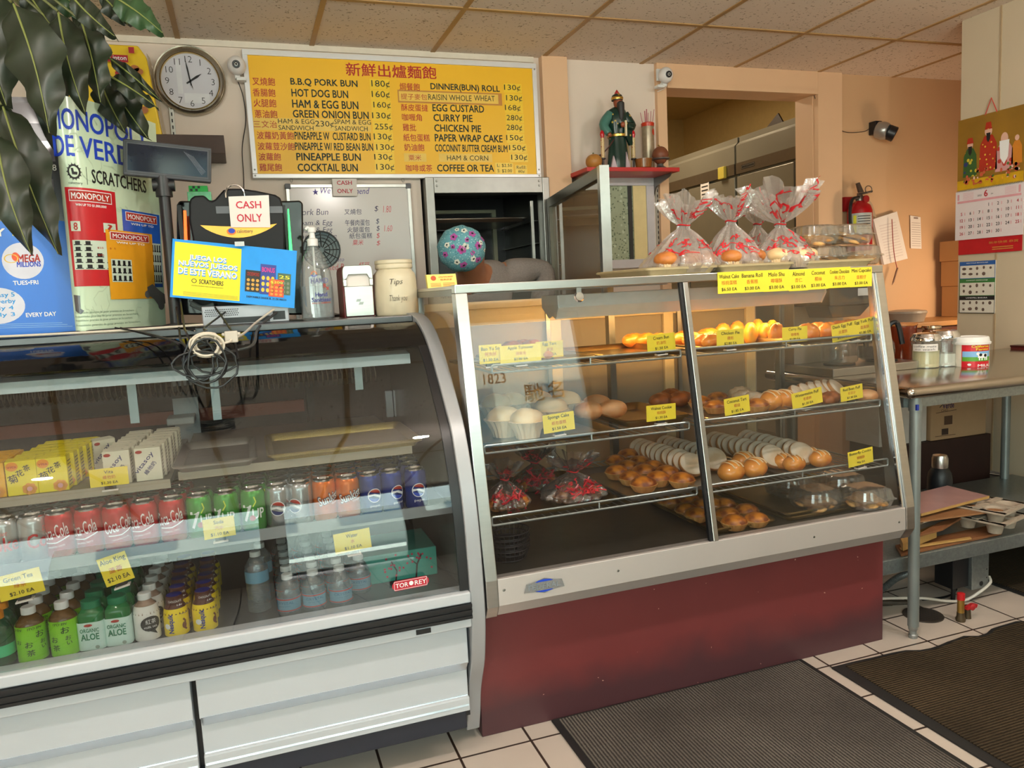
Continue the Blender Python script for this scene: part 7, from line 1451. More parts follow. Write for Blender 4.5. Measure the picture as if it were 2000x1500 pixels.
for x in (.60, 1.12, 1.62, 2.02): k.box(x, x + .045, 2.785, 2.80, .05, 1.262)
for a, b in ((.645, 1.12), (1.165, 1.62), (1.665, 2.02)): k.box(a, b, 2.785, 2.80, 1.20, 1.262); k.box(a, b, 2.785, 2.80, .80, .83)
k.build('face_frame', CRM, ct, smooth=0, bevel=.002)
for a, b in ((.65, 1.115), (1.17, 1.615), (1.67, 2.015)): MB().box(a, b, 2.792, 2.80, .10, .795).build('lower_door', TANP, ct, smooth=0)
for x in (1.10, 1.68): MB().box(x, x + .016, 2.776, 2.785, .3, 1.26).build('slotted_rail', ALU, ct, smooth=0)
q = P(906, 541, y=2.60); t = thing('card_stack', 'stack of yellow business cards on the steel corner behind the fridge', 'business cards', (q.x, 2.63, 1.346))
a, b = P(836, 560, y=2.585), P(892, 534, y=2.585); MB().prism([V(a.x, 2.585, 1.346), V(b.x, 2.585, 1.346), V(b.x, 2.60, b.z), V(a.x, 2.60, b.z)], (0, .02, 0)).build('cards', mat('pale_yellow_card', (246, 224, 120), .5), t, smooth=0)
F = quadmap(V(a.x, 2.585, 1.346), V(b.x, 2.585, 1.346), V(a.x, 2.60, b.z)); k = Ink(F, .001); k.text('LONG FUNG BAKERY', .40, .74, .5, .10, .02); k.disc(.22, .72, .09, .18); k.text('龍鳳餅家', .45, .52, .4, .14); [k.rect(.1, .12 + .1 * i, .45, .15 + .1 * i) for i in range(3)]; [k.rect(.52, .12 + .1 * i, .92, .15 + .1 * i) for i in range(3)]; k.put(mat('card_red', (206, 90, 50), .6), t)
a_ = MB().box(.575, b.x + .03, 2.57, 2.70, 1.335, 1.3455); a_.build('card_ledge', STEEL_D, bc, smooth=0)
# ---------------------------------------------------------------- right side: work table and what it carries
TZ2 = .920; GALV = mat('galvanised_steel', (150, 156, 156), .36, .75, .3, 90); POST = mat('grey_pipe', (142, 148, 146), .4, .5, .10, 12)
wt = thing('work_table', 'stainless steel work table with pipe legs and galvanised lower shelf', 'table', (2.85, 2.4, 0)); tx0, tx1, ty0, ty1 = 2.125, 3.58, 2.02, 2.80
k = MB(); k.prism([V(tx0 + .02, ty1, TZ2), V(tx0 + .02, ty1, TZ2 - .03), V(tx0 + .02, ty0 + .02, TZ2 - .03)] + [V(tx0 + .02, ty0 + .018 - .022 * sin(pi * i / 8), TZ2 - .016 - .020 * cos(pi * i / 8)) for i in range(9)], (tx1 - tx0 - .02, 0, 0))
k.tube([V(tx0 + .018, ty0 + .018, TZ2 - .016), V(tx0 + .018, ty1, TZ2 - .016)], .0205, 14); k.ball((tx0 + .018, ty0 + .018, TZ2 - .016), .0215, nu=14, nv=8)
k.build('table_top', mat('table_steel', (176, 168, 158), .16, 1., .05, 5), wt, smooth=40)
MB().box(tx0 + .05, tx1 - .15, ty0 + .045, ty0 + .075, TZ2 - .075, TZ2 - .03).build('apron_bar', GALV, wt, smooth=0); MB().box(tx0 + .04, tx0 + .07, ty0 + .07, ty1 - .05, TZ2 - .075, TZ2 - .03).build('apron_bar', GALV, wt, smooth=0)
LZ = .290; lx = P(1788, 1000, y=2.06).x
for x, y in ((lx, 2.065), (3.46, 2.065), (lx, 2.72), (3.46, 2.72)):
    l_ = MB().cyl((x, y, .045), (x, y, TZ2 - .03), .0192, n=22).cyl((x, y, TZ2 - .085), (x, y, TZ2 - .03), .0225, n=22).build('leg', POST, wt)
    MB().lathe([(.015, 0), (.016, .012), (.0125, .016), (.0125, .028), (.016, .032), (.018, .050), (.0192, .056)], (x, y, 0), 18).build('foot', GALV, l_)
k = MB(); k.box(2.091, 3.56, 2.112, 2.76, LZ - .012, LZ); k.box(2.091, 3.56, 2.105, 2.112, LZ - .055, LZ); k.box(2.091, 2.097, 2.112, 2.76, LZ - .055, LZ - .012); k.build('lower_shelf', GALV, wt, smooth=0, bevel=.003)
MB().box(lx - .020, lx - .010, 2.040, 2.046, TZ2 - .08, TZ2 - .06).build('blue_tape', mat('blue_tape', (30, 50, 140), .5), wt, smooth=0)
# jars, milk can
def shaker(px, pyb, pyt, wpx, label, fill, note):
    q = P(px, pyb, z=TZ2); y = q.y + .02; q = P(px, pyb, y=y); h_ = (P(px, pyt, y=y) - P(px, pyb, y=y)).length; r = (P(px + wpx / 2, pyb - 30, y=y).x - P(px - wpx / 2, pyb - 30, y=y).x) / 2
    t = thing('sugar_shaker', label, 'shaker', (q.x, y, TZ2)); c = Vector(t.location)
    MB().lathe([(r * .95, 0), (r, .004), (r, .012), (r * .93, .02), (r * .93, h_ * .62), (r * .98, h_ * .72), (r * .92, h_ * .78)], c, 32, fl=lambda j, i: 1 - .03 * (j % 2) * (2 < i < 5)).build('glass_body', glass('shaker_glass', (232, 236, 232), .09, .02, body=(220, 220, 214, .12)), t, smooth=30)
    MB().lathe([(r * .84, .006), (r * .85, h_ * fill)], c, 24).build('powder', mat('creamer_powder' if note else 'white_sugar', (236, 222, 176) if note else (232, 228, 220), .8), t)
    MB().lathe([(r * .98, h_ * .76), (r * 1.04, h_ * .78), (r * 1.04, h_ * .86), (r * .98, h_ * .89), (r * .86, h_ * .97), (r * .5, h_), (.004, h_)], c, 32).build('metal_lid', CHROME, t)
    if note: k = Ink(lambda u, v: c + V(r * sin(u / r - .75), -r * cos(u / r - .75), v), .001); k.rect(-r * 1.0, h_ * .50, r * .75, h_ * .70, 8); n_ = k.put(PAPER, t, 'paper_note'); k = Ink(lambda u, v: c + V(r * sin(u / r - .75), -r * cos(u / r - .75), v), .0022); k.text('coffee mate', -r * .9, h_ * .61, r * 1.5, h_ * .06, -.005, .2); k.text('no wash', -r * .8, h_ * .53, r * 1.3, h_ * .05, -.005, .2); k.put(INKK, n_)
shaker(1808, 720, 651, 42, 'glass shaker of cream powder with handwritten note', .50, True)
shaker(1845, 717, 645, 39, 'glass shaker of white sugar beside the milk can', .36, False)
q = P(1895, 717, z=TZ2); y = q.y + .02; q = P(1896, 717, y=y); r = (P(1919, 690, y=y).x - P(1873, 690, y=y).x) / 2; h_ = (P(1896, 672, y=y) - P(1896, 717, y=y)).length
t = thing('milk_can', 'red and white milk can with a white takeaway lid on the table', 'can', (q.x, y, TZ2)); c = Vector(t.location); RF = lambda u, v: c + V(r * sin(u / r - .85), -r * cos(u / r - .85), v)
MB().lathe([(r * .96, 0), (r, .003), (r, h_), (r * .97, h_ + .002)], c, 36).build('can_body', mat('can_cream', (232, 222, 206), .3), t, smooth=40)
MB().lathe([(r * 1.09, h_ - .002), (r * 1.10, h_ + .006), (r * 1.03, h_ + .009), (r * .98, h_ + .025), (r * .93, h_ + .028), (r * .88, h_ + .024), (.003, h_ + .024)], c, 36).build('takeaway_lid', mat('lid_white', (236, 234, 230), .4), t, smooth=40)
k = Ink(RF, .0008); k.rect(-r * .55, .002, r * 1.25, h_ * .98, 14); lb_ = k.put(mat('milk_red', (206, 30, 44), .35), t, 'red_label')
k = Ink(RF, .0014); k.rect(-r * .5, h_ * .44, r * 1.25, h_ * .70, 14); k.put(mat('label_sky', (130, 180, 226), .4), lb_, 'sky'); k = Ink(RF, .002); k.rect(-r * .5, h_ * .28, r * 1.25, h_ * .46, 14); k.put(mat('label_grass', (90, 160, 50), .4), lb_, 'grass')
k = Ink(RF, .0028); k.rect(r * .35, h_ * .42, r * .95, h_ * .60, 6); k.disc(r * .36, h_ * .60, r * .10); [k.rect(r * a, h_ * .32, r * (a + .08), h_ * .44) for a in (.40, .55, .75, .88)]; k.text('MILK', r * .35, h_ * .05, r * .8, h_ * .10, .03); k.disc(-r * .1, h_ * .14, r * .10, h_ * .05); k.put(INKW, lb_, 'cow_and_lettering'); k = Ink(RF, .0036); k.disc(r * .5, h_ * .55, r * .09); k.disc(r * .8, h_ * .52, r * .10); k.put(INKK, lb_, 'cow_spots')
k = Ink(RF, .0016); k.text('California', r * .0, h_ * .86, r * 1.1, h_ * .10, .03); k.text('Farms', r * .25, h_ * .74, r * .8, h_ * .09, .03); k.put(YI, lb_)
# coffee maker with its pots
cm = thing('coffee_maker', 'black and steel coffee maker partly behind the case end', 'coffee maker', (2.35, 2.55, TZ2)); zc = P(1600, 620, y=2.62).z
MB().box(2.17, 2.62, 2.44, 2.80, TZ2 + .002, TZ2 + .034).build('warmer_base', STEEL, cm, smooth=0, bevel=.003); MB().lathe([(.062, .034), (.062, .040), (.01, .040)], (2.30, 2.55, TZ2), 24).lathe([(.062, .034), (.062, .040), (.01, .040)], (2.52, 2.55, TZ2), 24).build('hot_plate', BLACK, cm)
MB().box(2.18, 2.44, 2.68, 2.80, TZ2 + .034, 1.30).build('tower', mat('warm_grey_tower', (176, 170, 160), .4, .3), cm, smooth=0, bevel=.004); MB().box(2.18, 2.44, 2.47, 2.68, 1.20, 1.30).prism([V(2.20, 2.50, 1.20), V(2.42, 2.50, 1.20), V(2.38, 2.52, 1.15), V(2.24, 2.52, 1.15)], (0, .14, 0)).build('brew_head', mat('brewer_black', (56, 56, 56), .4), cm, smooth=0, bevel=.004)
k = Ink(lambda u, v: V(u, 2.47, v), .0006); k.rect(2.32, 1.235, 2.41, 1.265); k.put(WHITE, cm, 'maker_label'); k = Ink(lambda u, v: V(u, 2.68, v), .0006); k.rect(2.21, 1.08, 2.31, 1.105); k.put(mat('orange_warning', (226, 110, 60), .5), cm, 'warning_label'); k = Ink(lambda u, v: V(u, 2.68, v), .0012); k.text('WARNING', 2.225, 1.087, .07, .010, .02); k.put(INKK, cm)
POT = glass('coffee_pot_glass', (232, 236, 234), .10, .0, body=(220, 220, 216, .05))
def pot(x, y, label, tea, scale=1.):
    t = thing('coffee_pot', label, 'coffee pot', (x, y, TZ2 + .0405)); c = Vector(t.location); r = .075 * scale
    MB().lathe([(r * .78, 0), (r * .95, .010), (r, .040), (r * .95, .068), (r * .75, .095), (r * .60, .108), (r * .62, .125), (r * .66, .135)], c, 32).build('glass_bowl', POT, t)
    if tea: MB().lathe([(r * .74, .003), (r * .92, .012), (r * .965, .040), (r * .93, .062)], c, 28).build('coffee', mat('dark_coffee', (60, 24, 12), .1), t)
    MB().lathe([(r * .61, .106), (r * .66, .110), (r * .66, .118), (r * .61, .120)], c, 28).build('collar', STEEL, t)
    MB().tube(spline([c + V(r * .45, -.01, .118), c + V(r * .9, -.02, .150), c + V(r * 1.25, -.025, .140), c + V(r * 1.5, -.03, .06)], 14), [.010] * 9 + [.011] * 6, 8).build('handle', BLACK, t)
pot(2.30, 2.55, 'empty glass coffee pot under the brew head', False); pot(2.50, 2.56, 'glass coffee pot with black handle at the case end', True)
q = P(1775, 700, y=2.68); t = thing('tea_pitcher', 'amber iced tea pitcher behind the coffee pot handle', 'pitcher', (q.x, 2.72, TZ2)); MB().lathe([(.055, 0), (.058, .006), (.062, .13), (.062, .16)], t.location, 28).build('body', glass('amber_plastic', (190, 90, 40), .07, .05, body=(130, 50, 24, .7)), t); MB().lathe([(.060, .16), (.064, .162), (.064, .172), (.004, .175)], t.location, 28).build('lid', mat('amber_lid', (190, 120, 60), .4), t)
q = P(1819, 655, y=2.66); t = thing('foil_jar', 'jar with crinkled foil lid behind the shakers', 'jar', (q.x, 2.66, TZ2)); zt_ = P(1819, 636, y=2.66).z - TZ2; MB().lathe([(.036, 0), (.040, .006), (.040, zt_ - .03), (.032, zt_ - .012)], t.location, 26).build('body', mat('brown_jar', (120, 72, 40), .2), t); MB().lathe([(.036, zt_ - .016), (.040, zt_ - .010), (.038, zt_), (.004, zt_ + .003)], t.location, 34, fl=lambda j, i: 1 + .05 * sin(j * 2.7 + i)).build('foil_lid', mat('foil', (206, 190, 170), .2, 1., .1, 40, bump=.4), t)
# sideboard and cartons in the alcove
sb_ = thing('sideboard', 'low brown sideboard along the alcove wall behind the table', 'sideboard', (4.2, 3.85, 0)); SBZ = P(1800, 630, y=3.66).z; WOOD = mat('reddish_brown_wood', (92, 48, 32), .5, var=.25, sc=6, stretch=(1, 8, 1))
MB().box(3.74, 5.15, 3.66, 4.05, .06, SBZ - .03).build('body', WOOD, sb_, smooth=0); MB().box(3.72, 5.17, 3.64, 4.055, SBZ - .03, SBZ).build('top', mat('tan_top', (176, 128, 76), .4), sb_, smooth=0, bevel=.003); MB().box(3.78, 5.1, 3.70, 4.0, 0, .06).build('plinth', BLACK, sb_, smooth=0)
CARD = mat('corrugated_card', (178, 132, 84), .8, var=.06, sc=5)
zc = SBZ
for i, (py0, lab, dx) in enumerate(((562, 'lowest brown carton of the stack beside the partition', .006), (510, 'middle brown carton of the stack beside the partition', .0), (468, 'topmost brown carton of the stack beside the partition', -.012))):
    zt_ = P(1840, py0, y=3.72).z; x = P(1840, py0, y=3.72).x + dx; x = P(1838, py0, y=4.0).x + dx; t = thing('carton', lab, 'carton', (x + .2, 3.85, zc), 'cartons in the alcove'); MB().box(x, x + .42, 3.72, 4.0, zc + .001, zt_).build('box', CARD, t, smooth=0, bevel=.003); k = Ink(lambda u, v: V(x, 3.72 - u + x + .3, v), .0008); [k.rect(x + .18, zc + (zt_ - zc) * (.35 + .12 * j), x + .30, zc + (zt_ - zc) * (.39 + .12 * j)) for j in range(3)]; k.put(mat('carton_print', (110, 76, 46), .7), t, 'print'); zc = zt_
t = thing('white_tub', 'translucent white lidded tub on the sideboard behind the pitcher', 'tub', (P(1775, 640, y=3.8).x, 3.82, SBZ)); MB().lathe([(.10, 0), (.115, .05), (.12, .055), (.115, .068), (.07, .075), (.005, .078)], t.location, 30).build('tub', mat('milky_plastic', (150, 140, 128), .35), t)
# extinguisher, notices, pencil
q = P(1677, 440, y=3.98); fe = thing('fire_extinguisher', 'red fire extinguisher on the wall right of the doorway', 'fire extinguisher', q); zb_, zt_ = P(1680, 490, y=3.98).z, P(1675, 392, y=3.98).z; r = (P(1698, 440, y=3.98).x - P(1661, 440, y=3.98).x) / 2; c = V(P(1679, 440, y=3.98).x, 3.98, zb_); H_ = zt_ - zb_
MB().lathe([(r * .9, 0), (r, .012), (r, H_ * .80), (r * .85, H_ * .90), (r * .4, H_ * .98), (r * .3, H_)], c, 28).build('cylinder', mat('extinguisher_red', (168, 22, 28), .25, var=.05), fe)
k = Ink(lambda u, v: c + V(r * sin(u / r - .7), -r * cos(u / r - .7), v), .001); k.rect(-r * 1.0, H_ * .34, r * 1.1, H_ * .74, 14); n_ = k.put(mat('label_grey', (176, 176, 172), .4), fe, 'label'); k = Ink(lambda u, v: c + V(r * sin(u / r - .7), -r * cos(u / r - .7), v), .002); k.rect(-r * .55, H_ * .36, -r * .30, H_ * .70, 3); k.put(YI, n_, 'yellow_strip'); k = Ink(lambda u, v: c + V(r * sin(u / r - .7), -r * cos(u / r - .7), v), .002); [k.rect(-r * .2, H_ * (.42 + .05 * i), r * .85, H_ * (.435 + .05 * i), 6) for i in range(6)]; k.rect(-r * 1.0, H_ * .31, r * 1.1, H_ * .34, 14); k.put(INKK, n_, 'print')
MB().lathe([(r * .32, H_ * .98), (r * .34, H_ * 1.06), (r * .2, H_ * 1.12)], c, 18).prism([c + V(-r * .2, -.008, H_ * 1.10), c + V(r * 1.25, -.008, H_ * 1.16), c + V(r * 1.3, -.008, H_ * 1.20), c + V(-r * .2, -.008, H_ * 1.15)], (0, .016, 0)).prism([c + V(-r * .1, -.008, H_ * 1.16), c + V(-r * .35, -.008, H_ * 1.34), c + V(-r * .1, -.008, H_ * 1.36), c + V(r * .35, -.008, H_ * 1.17)], (0, .016, 0)).build('valve_handle', mat('dull_steel', (120, 112, 104), .35, .8), fe)
MB().tube([c + V(r * .8 + r * .35 * cos(2 * pi * i / 16), -.01, H_ * 1.22 + r * .28 * sin(2 * pi * i / 16)) for i in range(16)], .003, 6, closed=True).build('pull_ring', STEEL_D, fe); MB().lathe([(r * .3, 0), (r * .3, .012), (.003, .012)], c + V(r * .25, -r * .35, H_ * 1.02), 18, axis=(0, -1, 0)).build('gauge', mat('gauge_red', (150, 40, 40), .3), fe)
MB().tube(spline([c + V(-r * .2, -.01, H_ * 1.06), c + V(-r * .95, -.015, H_ * 1.02), c + V(-r * 1.25, -.02, H_ * .8), c + V(-r * 1.2, -.02, H_ * .55), c + V(-r * 1.0, -.03, H_ * .34)], 20), .010, 8).build('hose', BLACK, fe); MB().prism([c + V(r * .7, -.02, H_ * 1.02), c + V(r * 1.1, -.02, H_ * .92), c + V(r * 1.55, -.02, H_ * .64), c + V(r * 1.0, -.02, H_ * .72)], (0, .001, 0)).build('inspection_tag', mat('tag_tan', (176, 150, 120), .6), fe, smooth=0); MB().box(c.x - r * 1.0, c.x - r * .2, c.y + r * .6, 4.058, zt_ - .06, zt_ + .03).build('wall_hook', mat('hook_red', (150, 30, 30), .4), fe, smooth=0)
def wallpaper(pts, y, label, nm, m=PAPER, th=.002):
    q = [P(a, b, y=y) for a, b in pts]; t = thing(nm, label, 'paper', q[0]); MB().prism(q, (0, th, 0)).build('sheet', m, t, smooth=0); return t, quadmap(q[0], q[1], q[3])
t, F = wallpaper(((1727, 517), (1773, 505), (1752, 413), (1706, 428)), 4.03, 'curled stack of white papers hung on the alcove wall', 'paper_stack', PAPER, .02); k = Ink(F, .0008); [k.rect(.15, .1 + .06 * i, .85, .115 + .06 * i) for i in range(13)]; k.put(mat('faint_print', (212, 198, 194), .7), t, 'print')
t, F = wallpaper(((1779, 485), (1800, 486), (1798, 424), (1778, 421)), 4.05, 'narrow white receipt slip on the alcove wall', 'receipt_slip'); k = Ink(F, .0008); [k.rect(.1, .08 + .07 * i, .9, .09 + .07 * i) for i in range(11)]; k.rect(.3, .91, .7, .96); k.put(mat('faint_print2', (140, 120, 110), .7), t, 'print')
t = thing('pencil', 'pencil hanging on a red cord over the paper stack', 'pencil', P(1745, 560, y=4.0)); MB().tube(spline([P(1742, 428, y=4.005), P(1744, 470, y=4.0), P(1747, 500, y=4.0), P(1752, 524, y=4.0)], 16), .003, 6).build('red_cord', mat('red_cord', (150, 40, 36), .6), t); MB().tube([P(1753, 523, y=4.0), P(1745, 550, y=4.0), P(1742, 557, y=4.0)], [.006, .006, .001], 6).build('wood_body', mat('pencil_brown', (110, 66, 40), .5), t)
# calendar and bin-sorting leaflet on the partition
WX = 3.592
def wp(px, py): return P(px, py, x=WX)
tl, tr_ = wp(1873, 237), wp(2000, 203); bl = wp(1874, 374); zc = (tl.z + tr_.z) / 2; y0, y1 = tl.y, tr_.y - .01
cal = thing('wall_calendar', 'June wall calendar with red and gold picture of robed figures', 'calendar', (WX, (y0 + y1) / 2, 1.40)); cw = y0 - y1; zp = wp(1873, 374).z; zg = wp(1868, 470).z; zr = 1.395
F = lambda u, v: V(WX - .004, y0 - u, v)
MB().box(WX - .004, WX, y1, y0, zp, zc).build('picture_sheet', mat('calendar_gold', (150, 110, 36), .35, var=.45, sc=4), cal, smooth=0)
MB().box(WX - .007, WX - .003, y1 - .006, y0 + .006, zg, zp - .004).build('date_sheet', mat('calendar_white', (226, 214, 216), .5, var=.02), cal, smooth=0); MB().box(WX - .003, WX, y1, y0 - .012, zr, zg).build('red_footer', mat('calendar_red', (186, 24, 34), .4), cal, smooth=0)
k = MB()
for i in range(44): y = y0 - cw * (i + .5) / 44; k.tube([V(WX - .006 + .004 * cos(2 * pi * j / 8), y, zp - .002 + .006 * sin(2 * pi * j / 8)) for j in range(8)], .0009, 4, closed=True)
k.build('binding_wire', STEEL_D, cal); MB().tube([V(WX - .003, y0 - cw * .42, zc - .005), V(WX - .008, y0 - cw * .52, zc + .07), V(WX - .003, y0 - cw * .60, zc - .005)], .0028, 6).build('red_string', mat('red_string', (196, 70, 60), .6), cal)
hp = zc - zp
def fig(u, v, s_, robe, beard, face, tall=1., hat=None, big=0):
    k = Ink(F, .0008); k.poly([(cw * (u - .11 * s_), zp + hp * v), (cw * (u + .11 * s_), zp + hp * v), (cw * (u + .10 * s_), zp + hp * (v + .30 * tall)), (cw * (u + .05 * s_), zp + hp * (v + .40 * tall)), (cw * (u - .05 * s_), zp + hp * (v + .40 * tall)), (cw * (u - .10 * s_), zp + hp * (v + .30 * tall))]); k.put(robe, cal, 'printed_robe')
    k = Ink(F, .0012); k.disc(cw * u, zp + hp * (v + .45 * tall), cw * .045 * s_, hp * .055 * s_ * (1.3 if big else 1)); k.put(face, cal, 'printed_face')
    if beard: k = Ink(F, .0016); w_ = .045 * (1.6 if big else .7); L_ = .32 if big else .13; k.poly([(cw * (u - w_), zp + hp * (v + .43 * tall)), (cw * (u + w_), zp + hp * (v + .43 * tall)), (cw * (u + w_ * .8), zp + hp * (v + .43 * tall - L_ * .7)), (cw * u, zp + hp * (v + .43 * tall - L_)), (cw * (u - w_ * .8), zp + hp * (v + .43 * tall - L_ * .7))]); k.put(beard, cal, 'printed_beard')
    if hat: k = Ink(F, .0016); k.poly([(cw * (u - .055), zp + hp * (v + .47 * tall)), (cw * (u + .055), zp + hp * (v + .47 * tall)), (cw * (u + .035), zp + hp * (v + .55 * tall)), (cw * (u - .035), zp + hp * (v + .55 * tall))]); k.put(hat, cal, 'printed_hat')
FC = mat('printed_skin', (226, 180, 160), .5); RR = spotted('printed_red_robe', (176, 44, 24), [((220, 180, 60), 40, .2)], rough=.5); GR = spotted('printed_green_robe', (50, 90, 40), [((200, 180, 50), 34, .3), ((40, 50, 110), 22, .25)], rough=.5); PK = spotted('printed_pink_robe', (206, 150, 150), [((190, 60, 50), 30, .3), ((90, 120, 60), 26, .2)], rough=.5)
fig(.20, .18, 1.0, GR, INKK, FC, .98, RR); fig(.48, .22, 1.25, RR, INKK, FC, 1.2, RR); fig(.72, .18, 1.2, PK, INKW, FC, .95, None, 1); fig(.90, .25, .7, mat('printed_amber_robe', (210, 130, 40), .5), None, FC, .75)
k = Ink(F, .0019); R = random.Random(4)
for i in range(40): k.disc(cw * R.uniform(.12, .98), zp + hp * R.uniform(.06, .26), cw * R.uniform(.012, .034), hp * R.uniform(.012, .032), 10)
k.put(spotted('printed_flowers', (196, 90, 60), [((236, 200, 190), 30, .35), ((80, 110, 50), 26, .25), ((226, 170, 40), 22, .3)], rough=.5), cal, 'printed_flowers'); k = Ink(F, .0006); k.rect(.0, zp, cw, zp + hp * .14); k.put(mat('printed_gold_floor', (206, 160, 20), .4, var=.3), cal, 'printed_gold')
F = lambda u, v: V(WX - .007, y0 + .006 - u, v); cw += .012; hd = zp - .004 - zg; KR = Ink(F, .0008); KB = Ink(F, .0008); KP = Ink(F, .0006)
KP.rect(cw * .03, zg + hd * .755, cw * .97, zg + hd * .80); KP.rect(cw * .03, zg + hd * .82, cw * .06, zg + hd * .94); KP.rect(cw * .93, zg + hd * .82, cw * .96, zg + hd * .96); KR.text('6', cw * .44, zg + hd * .83, None, hd * .13, .03); KB.text('2022', cw * .34, zg + hd * .85, None, hd * .035); KB.text('Jun', cw * .54, zg + hd * .85, None, hd * .035)
for d in range(1, 31):
    col = (d + 2) % 7; row = (d + 2) // 7; u = cw * (.10 + .137 * col); v = zg + hd * (.635 - .135 * row); (KR if col in (0, 6) else KB).text(str(d), u, v, None, hd * .062, .02, al='c'); KP.rect(u + cw * .045, v, u + cw * .055, v + hd * .06)
for i in range(6): KP.rect(cw * .12, zg + hd * (.82 + .025 * i), cw * .28, zg + hd * (.826 + .025 * i)); KP.rect(cw * .74, zg + hd * (.82 + .025 * i), cw * .90, zg + hd * (.826 + .025 * i))
KR.put(mat('date_red', (186, 30, 50), .5), cal, 'red_dates'); KB.put(INKK, cal, 'black_dates'); KP.put(mat('calendar_pink', (222, 160, 168), .5), cal, 'pink_bands')
F = lambda u, v: V(WX - .003, y0 - u, v); k = Ink(F, .0008); k.text('新年快樂 恭賀', cw * .5, zr + .045, cw * .42, .012); [k.rect(cw * .55, zr + .015 + .01 * i, cw * .85, zr + .019 + .01 * i) for i in range(2)]; k.put(mat('footer_gold', (196, 140, 60), .4), cal, 'gold_lettering')
a, b = wp(1876, 512), wp(1946, 502); zb_ = wp(1951, 612).z; yl, yr = a.y, b.y; zt_ = a.z; lf_ = thing('sorting_leaflet', 'three-panel waste sorting leaflet taped under the calendar', 'leaflet', (WX, (yl + yr) / 2, zb_)); W_ = yl - yr
F = lambda u, v: V(WX - .004, yl - u, v); MB().box(WX - .004, WX, yr, yl, zb_, zt_).build('sheet', mat('leaflet_white', (222, 216, 204), .5), lf_, smooth=0); hh_ = (zt_ - zb_) / 3; R = random.Random(9)
for i, (nm, c_, tx) in enumerate((('landfill_black', (30, 30, 34), 'LANDFILL BASURA'), ('compost_green', (60, 120, 60), 'COMPOST COMPOSTAJE'), ('recycle_blue', (40, 90, 160), 'RECYCLE RECICLAJE'))):
    k = Ink(F, .0008); k.rect(0, zb_ + hh_ * (i + .80), W_, zb_ + hh_ * (i + 1)); k.frame(0, zb_ + hh_ * i, W_, zb_ + hh_ * (i + .8), .003); pn_ = k.put(mat(nm, c_, .5), lf_, 'panel_band'); k = Ink(F, .0014); k.text(tx, W_ * .2, zb_ + hh_ * (i + .86), W_ * .6, hh_ * .07, .02); k.put(INKW, pn_)
    k = Ink(F, .0008); [k.disc(W_ * (.13 + .185 * (j % 5)), zb_ + hh_ * (i + .58 - .33 * (j // 5)) + R.uniform(-.004, .004), W_ * R.uniform(.03, .065), hh_ * R.uniform(.06, .12), 8) for j in range(9)]; k.put(mat('sorted_items', (104, 84, 76), .6, var=.5, sc=60), lf_, 'item_pictures')
t = thing('dark_red_box', 'dark red box on the partition at the right picture edge', 'box', (3.56, 2.72, .9)); MB().box(3.535, 3.59, 2.60, 2.765, .825, .935).build('box', mat('dark_maroon_plastic', (84, 22, 22), .35), t, smooth=0, bevel=.003); MB().box(3.535, 3.59, 2.60, 2.767, .930, .938).build('lid', mat('lid_maroon', (66, 18, 18), .35), t, smooth=0)
t = thing('wall_cable', 'black cable sagging along the tiled foot of the partition', 'cable', P(1876, 906, x=3.588)); MB().tube(spline([P(1876, 906, x=3.586), P(1900, 918, x=3.586), P(1930, 925, x=3.586), P(1960, 930, x=3.586), P(2010, 945, x=3.586)], 24), .0045, 6).build('wire', BLACK, t); q = P(1878, 906, x=3.588); MB().box(3.578, 3.590, q.y - .015, q.y + .02, q.z - .01, q.z + .012).build('clip', BLACK, t, smooth=0)

# ---------------------------------------------------------------- under the table
cr_ = thing('dark_crate', 'dark brown wooden crate standing behind the table legs', 'crate', (3.2, 3.0, 0)); zc = P(1820, 862, y=2.84).z
MB().box(2.86, 3.50, 2.83, 3.10, 0.002, zc).build('box', mat('very_dark_wood', (48, 22, 16), .6, var=.3), cr_, smooth=0, bevel=.003)
a, b = P(1818, 862, y=2.84), P(1873, 850, y=2.84); zt_ = P(1840, 778, y=2.84).z; t = thing('carton', 'cardboard carton printed Verde under the table', 'carton', (a.x + .1, 2.95, zc)); MB().box(a.x, a.x + .36, 2.84, 3.08, zc + .001, zt_).build('box', mat('tan_carton', (172, 136, 100), .8, var=.05), t, smooth=0, bevel=.003)
f = Face(2.84, t); f.t('Verde', 1841, 786, 1863, 797, mat('violet_ink', (50, 30, 80), .6), .03); f.t('CHO', 1838, 799, 1851, 804, mat('carton_dark', (90, 60, 40), .6)); f.l([(1828, 807), (1868, 800)], mat('carton_dark', (90, 60, 40), .6), 'print', .003); f.r(1839, 837, 1852, 849, mat('barcode', (60, 40, 30), .6), 'barcode'); f.r(1844, 812, 1860, 829, mat('printed_box', (80, 54, 36), .6), 'box_picture'); f.l([(1826, 853), (1866, 848)], mat('carton_dark', (90, 60, 40), .6), 'print', .003); f.l([(1835, 796), (1841, 790)], INKG, 'sprig', .004); f.done()
MB().box(a.x - .30, a.x - .006, 2.86, 3.08, zc + .001, zt_ + .01).build('box', mat('white_carton', (206, 196, 186), .7), thing('carton', 'plain white carton left of the Verde carton', 'carton', (a.x - .15, 2.95, zc)), smooth=0, bevel=.003)
q = P(1835, 960, y=2.42); zt_ = P(1835, 887, y=2.42).z; t = thing('water_flask', 'black flask with steel cap behind the red board', 'flask', (q.x, 2.42, LZ)); h_ = zt_ - LZ; r = (P(1853, 930, y=2.42).x - P(1819, 930, y=2.42).x) / 2
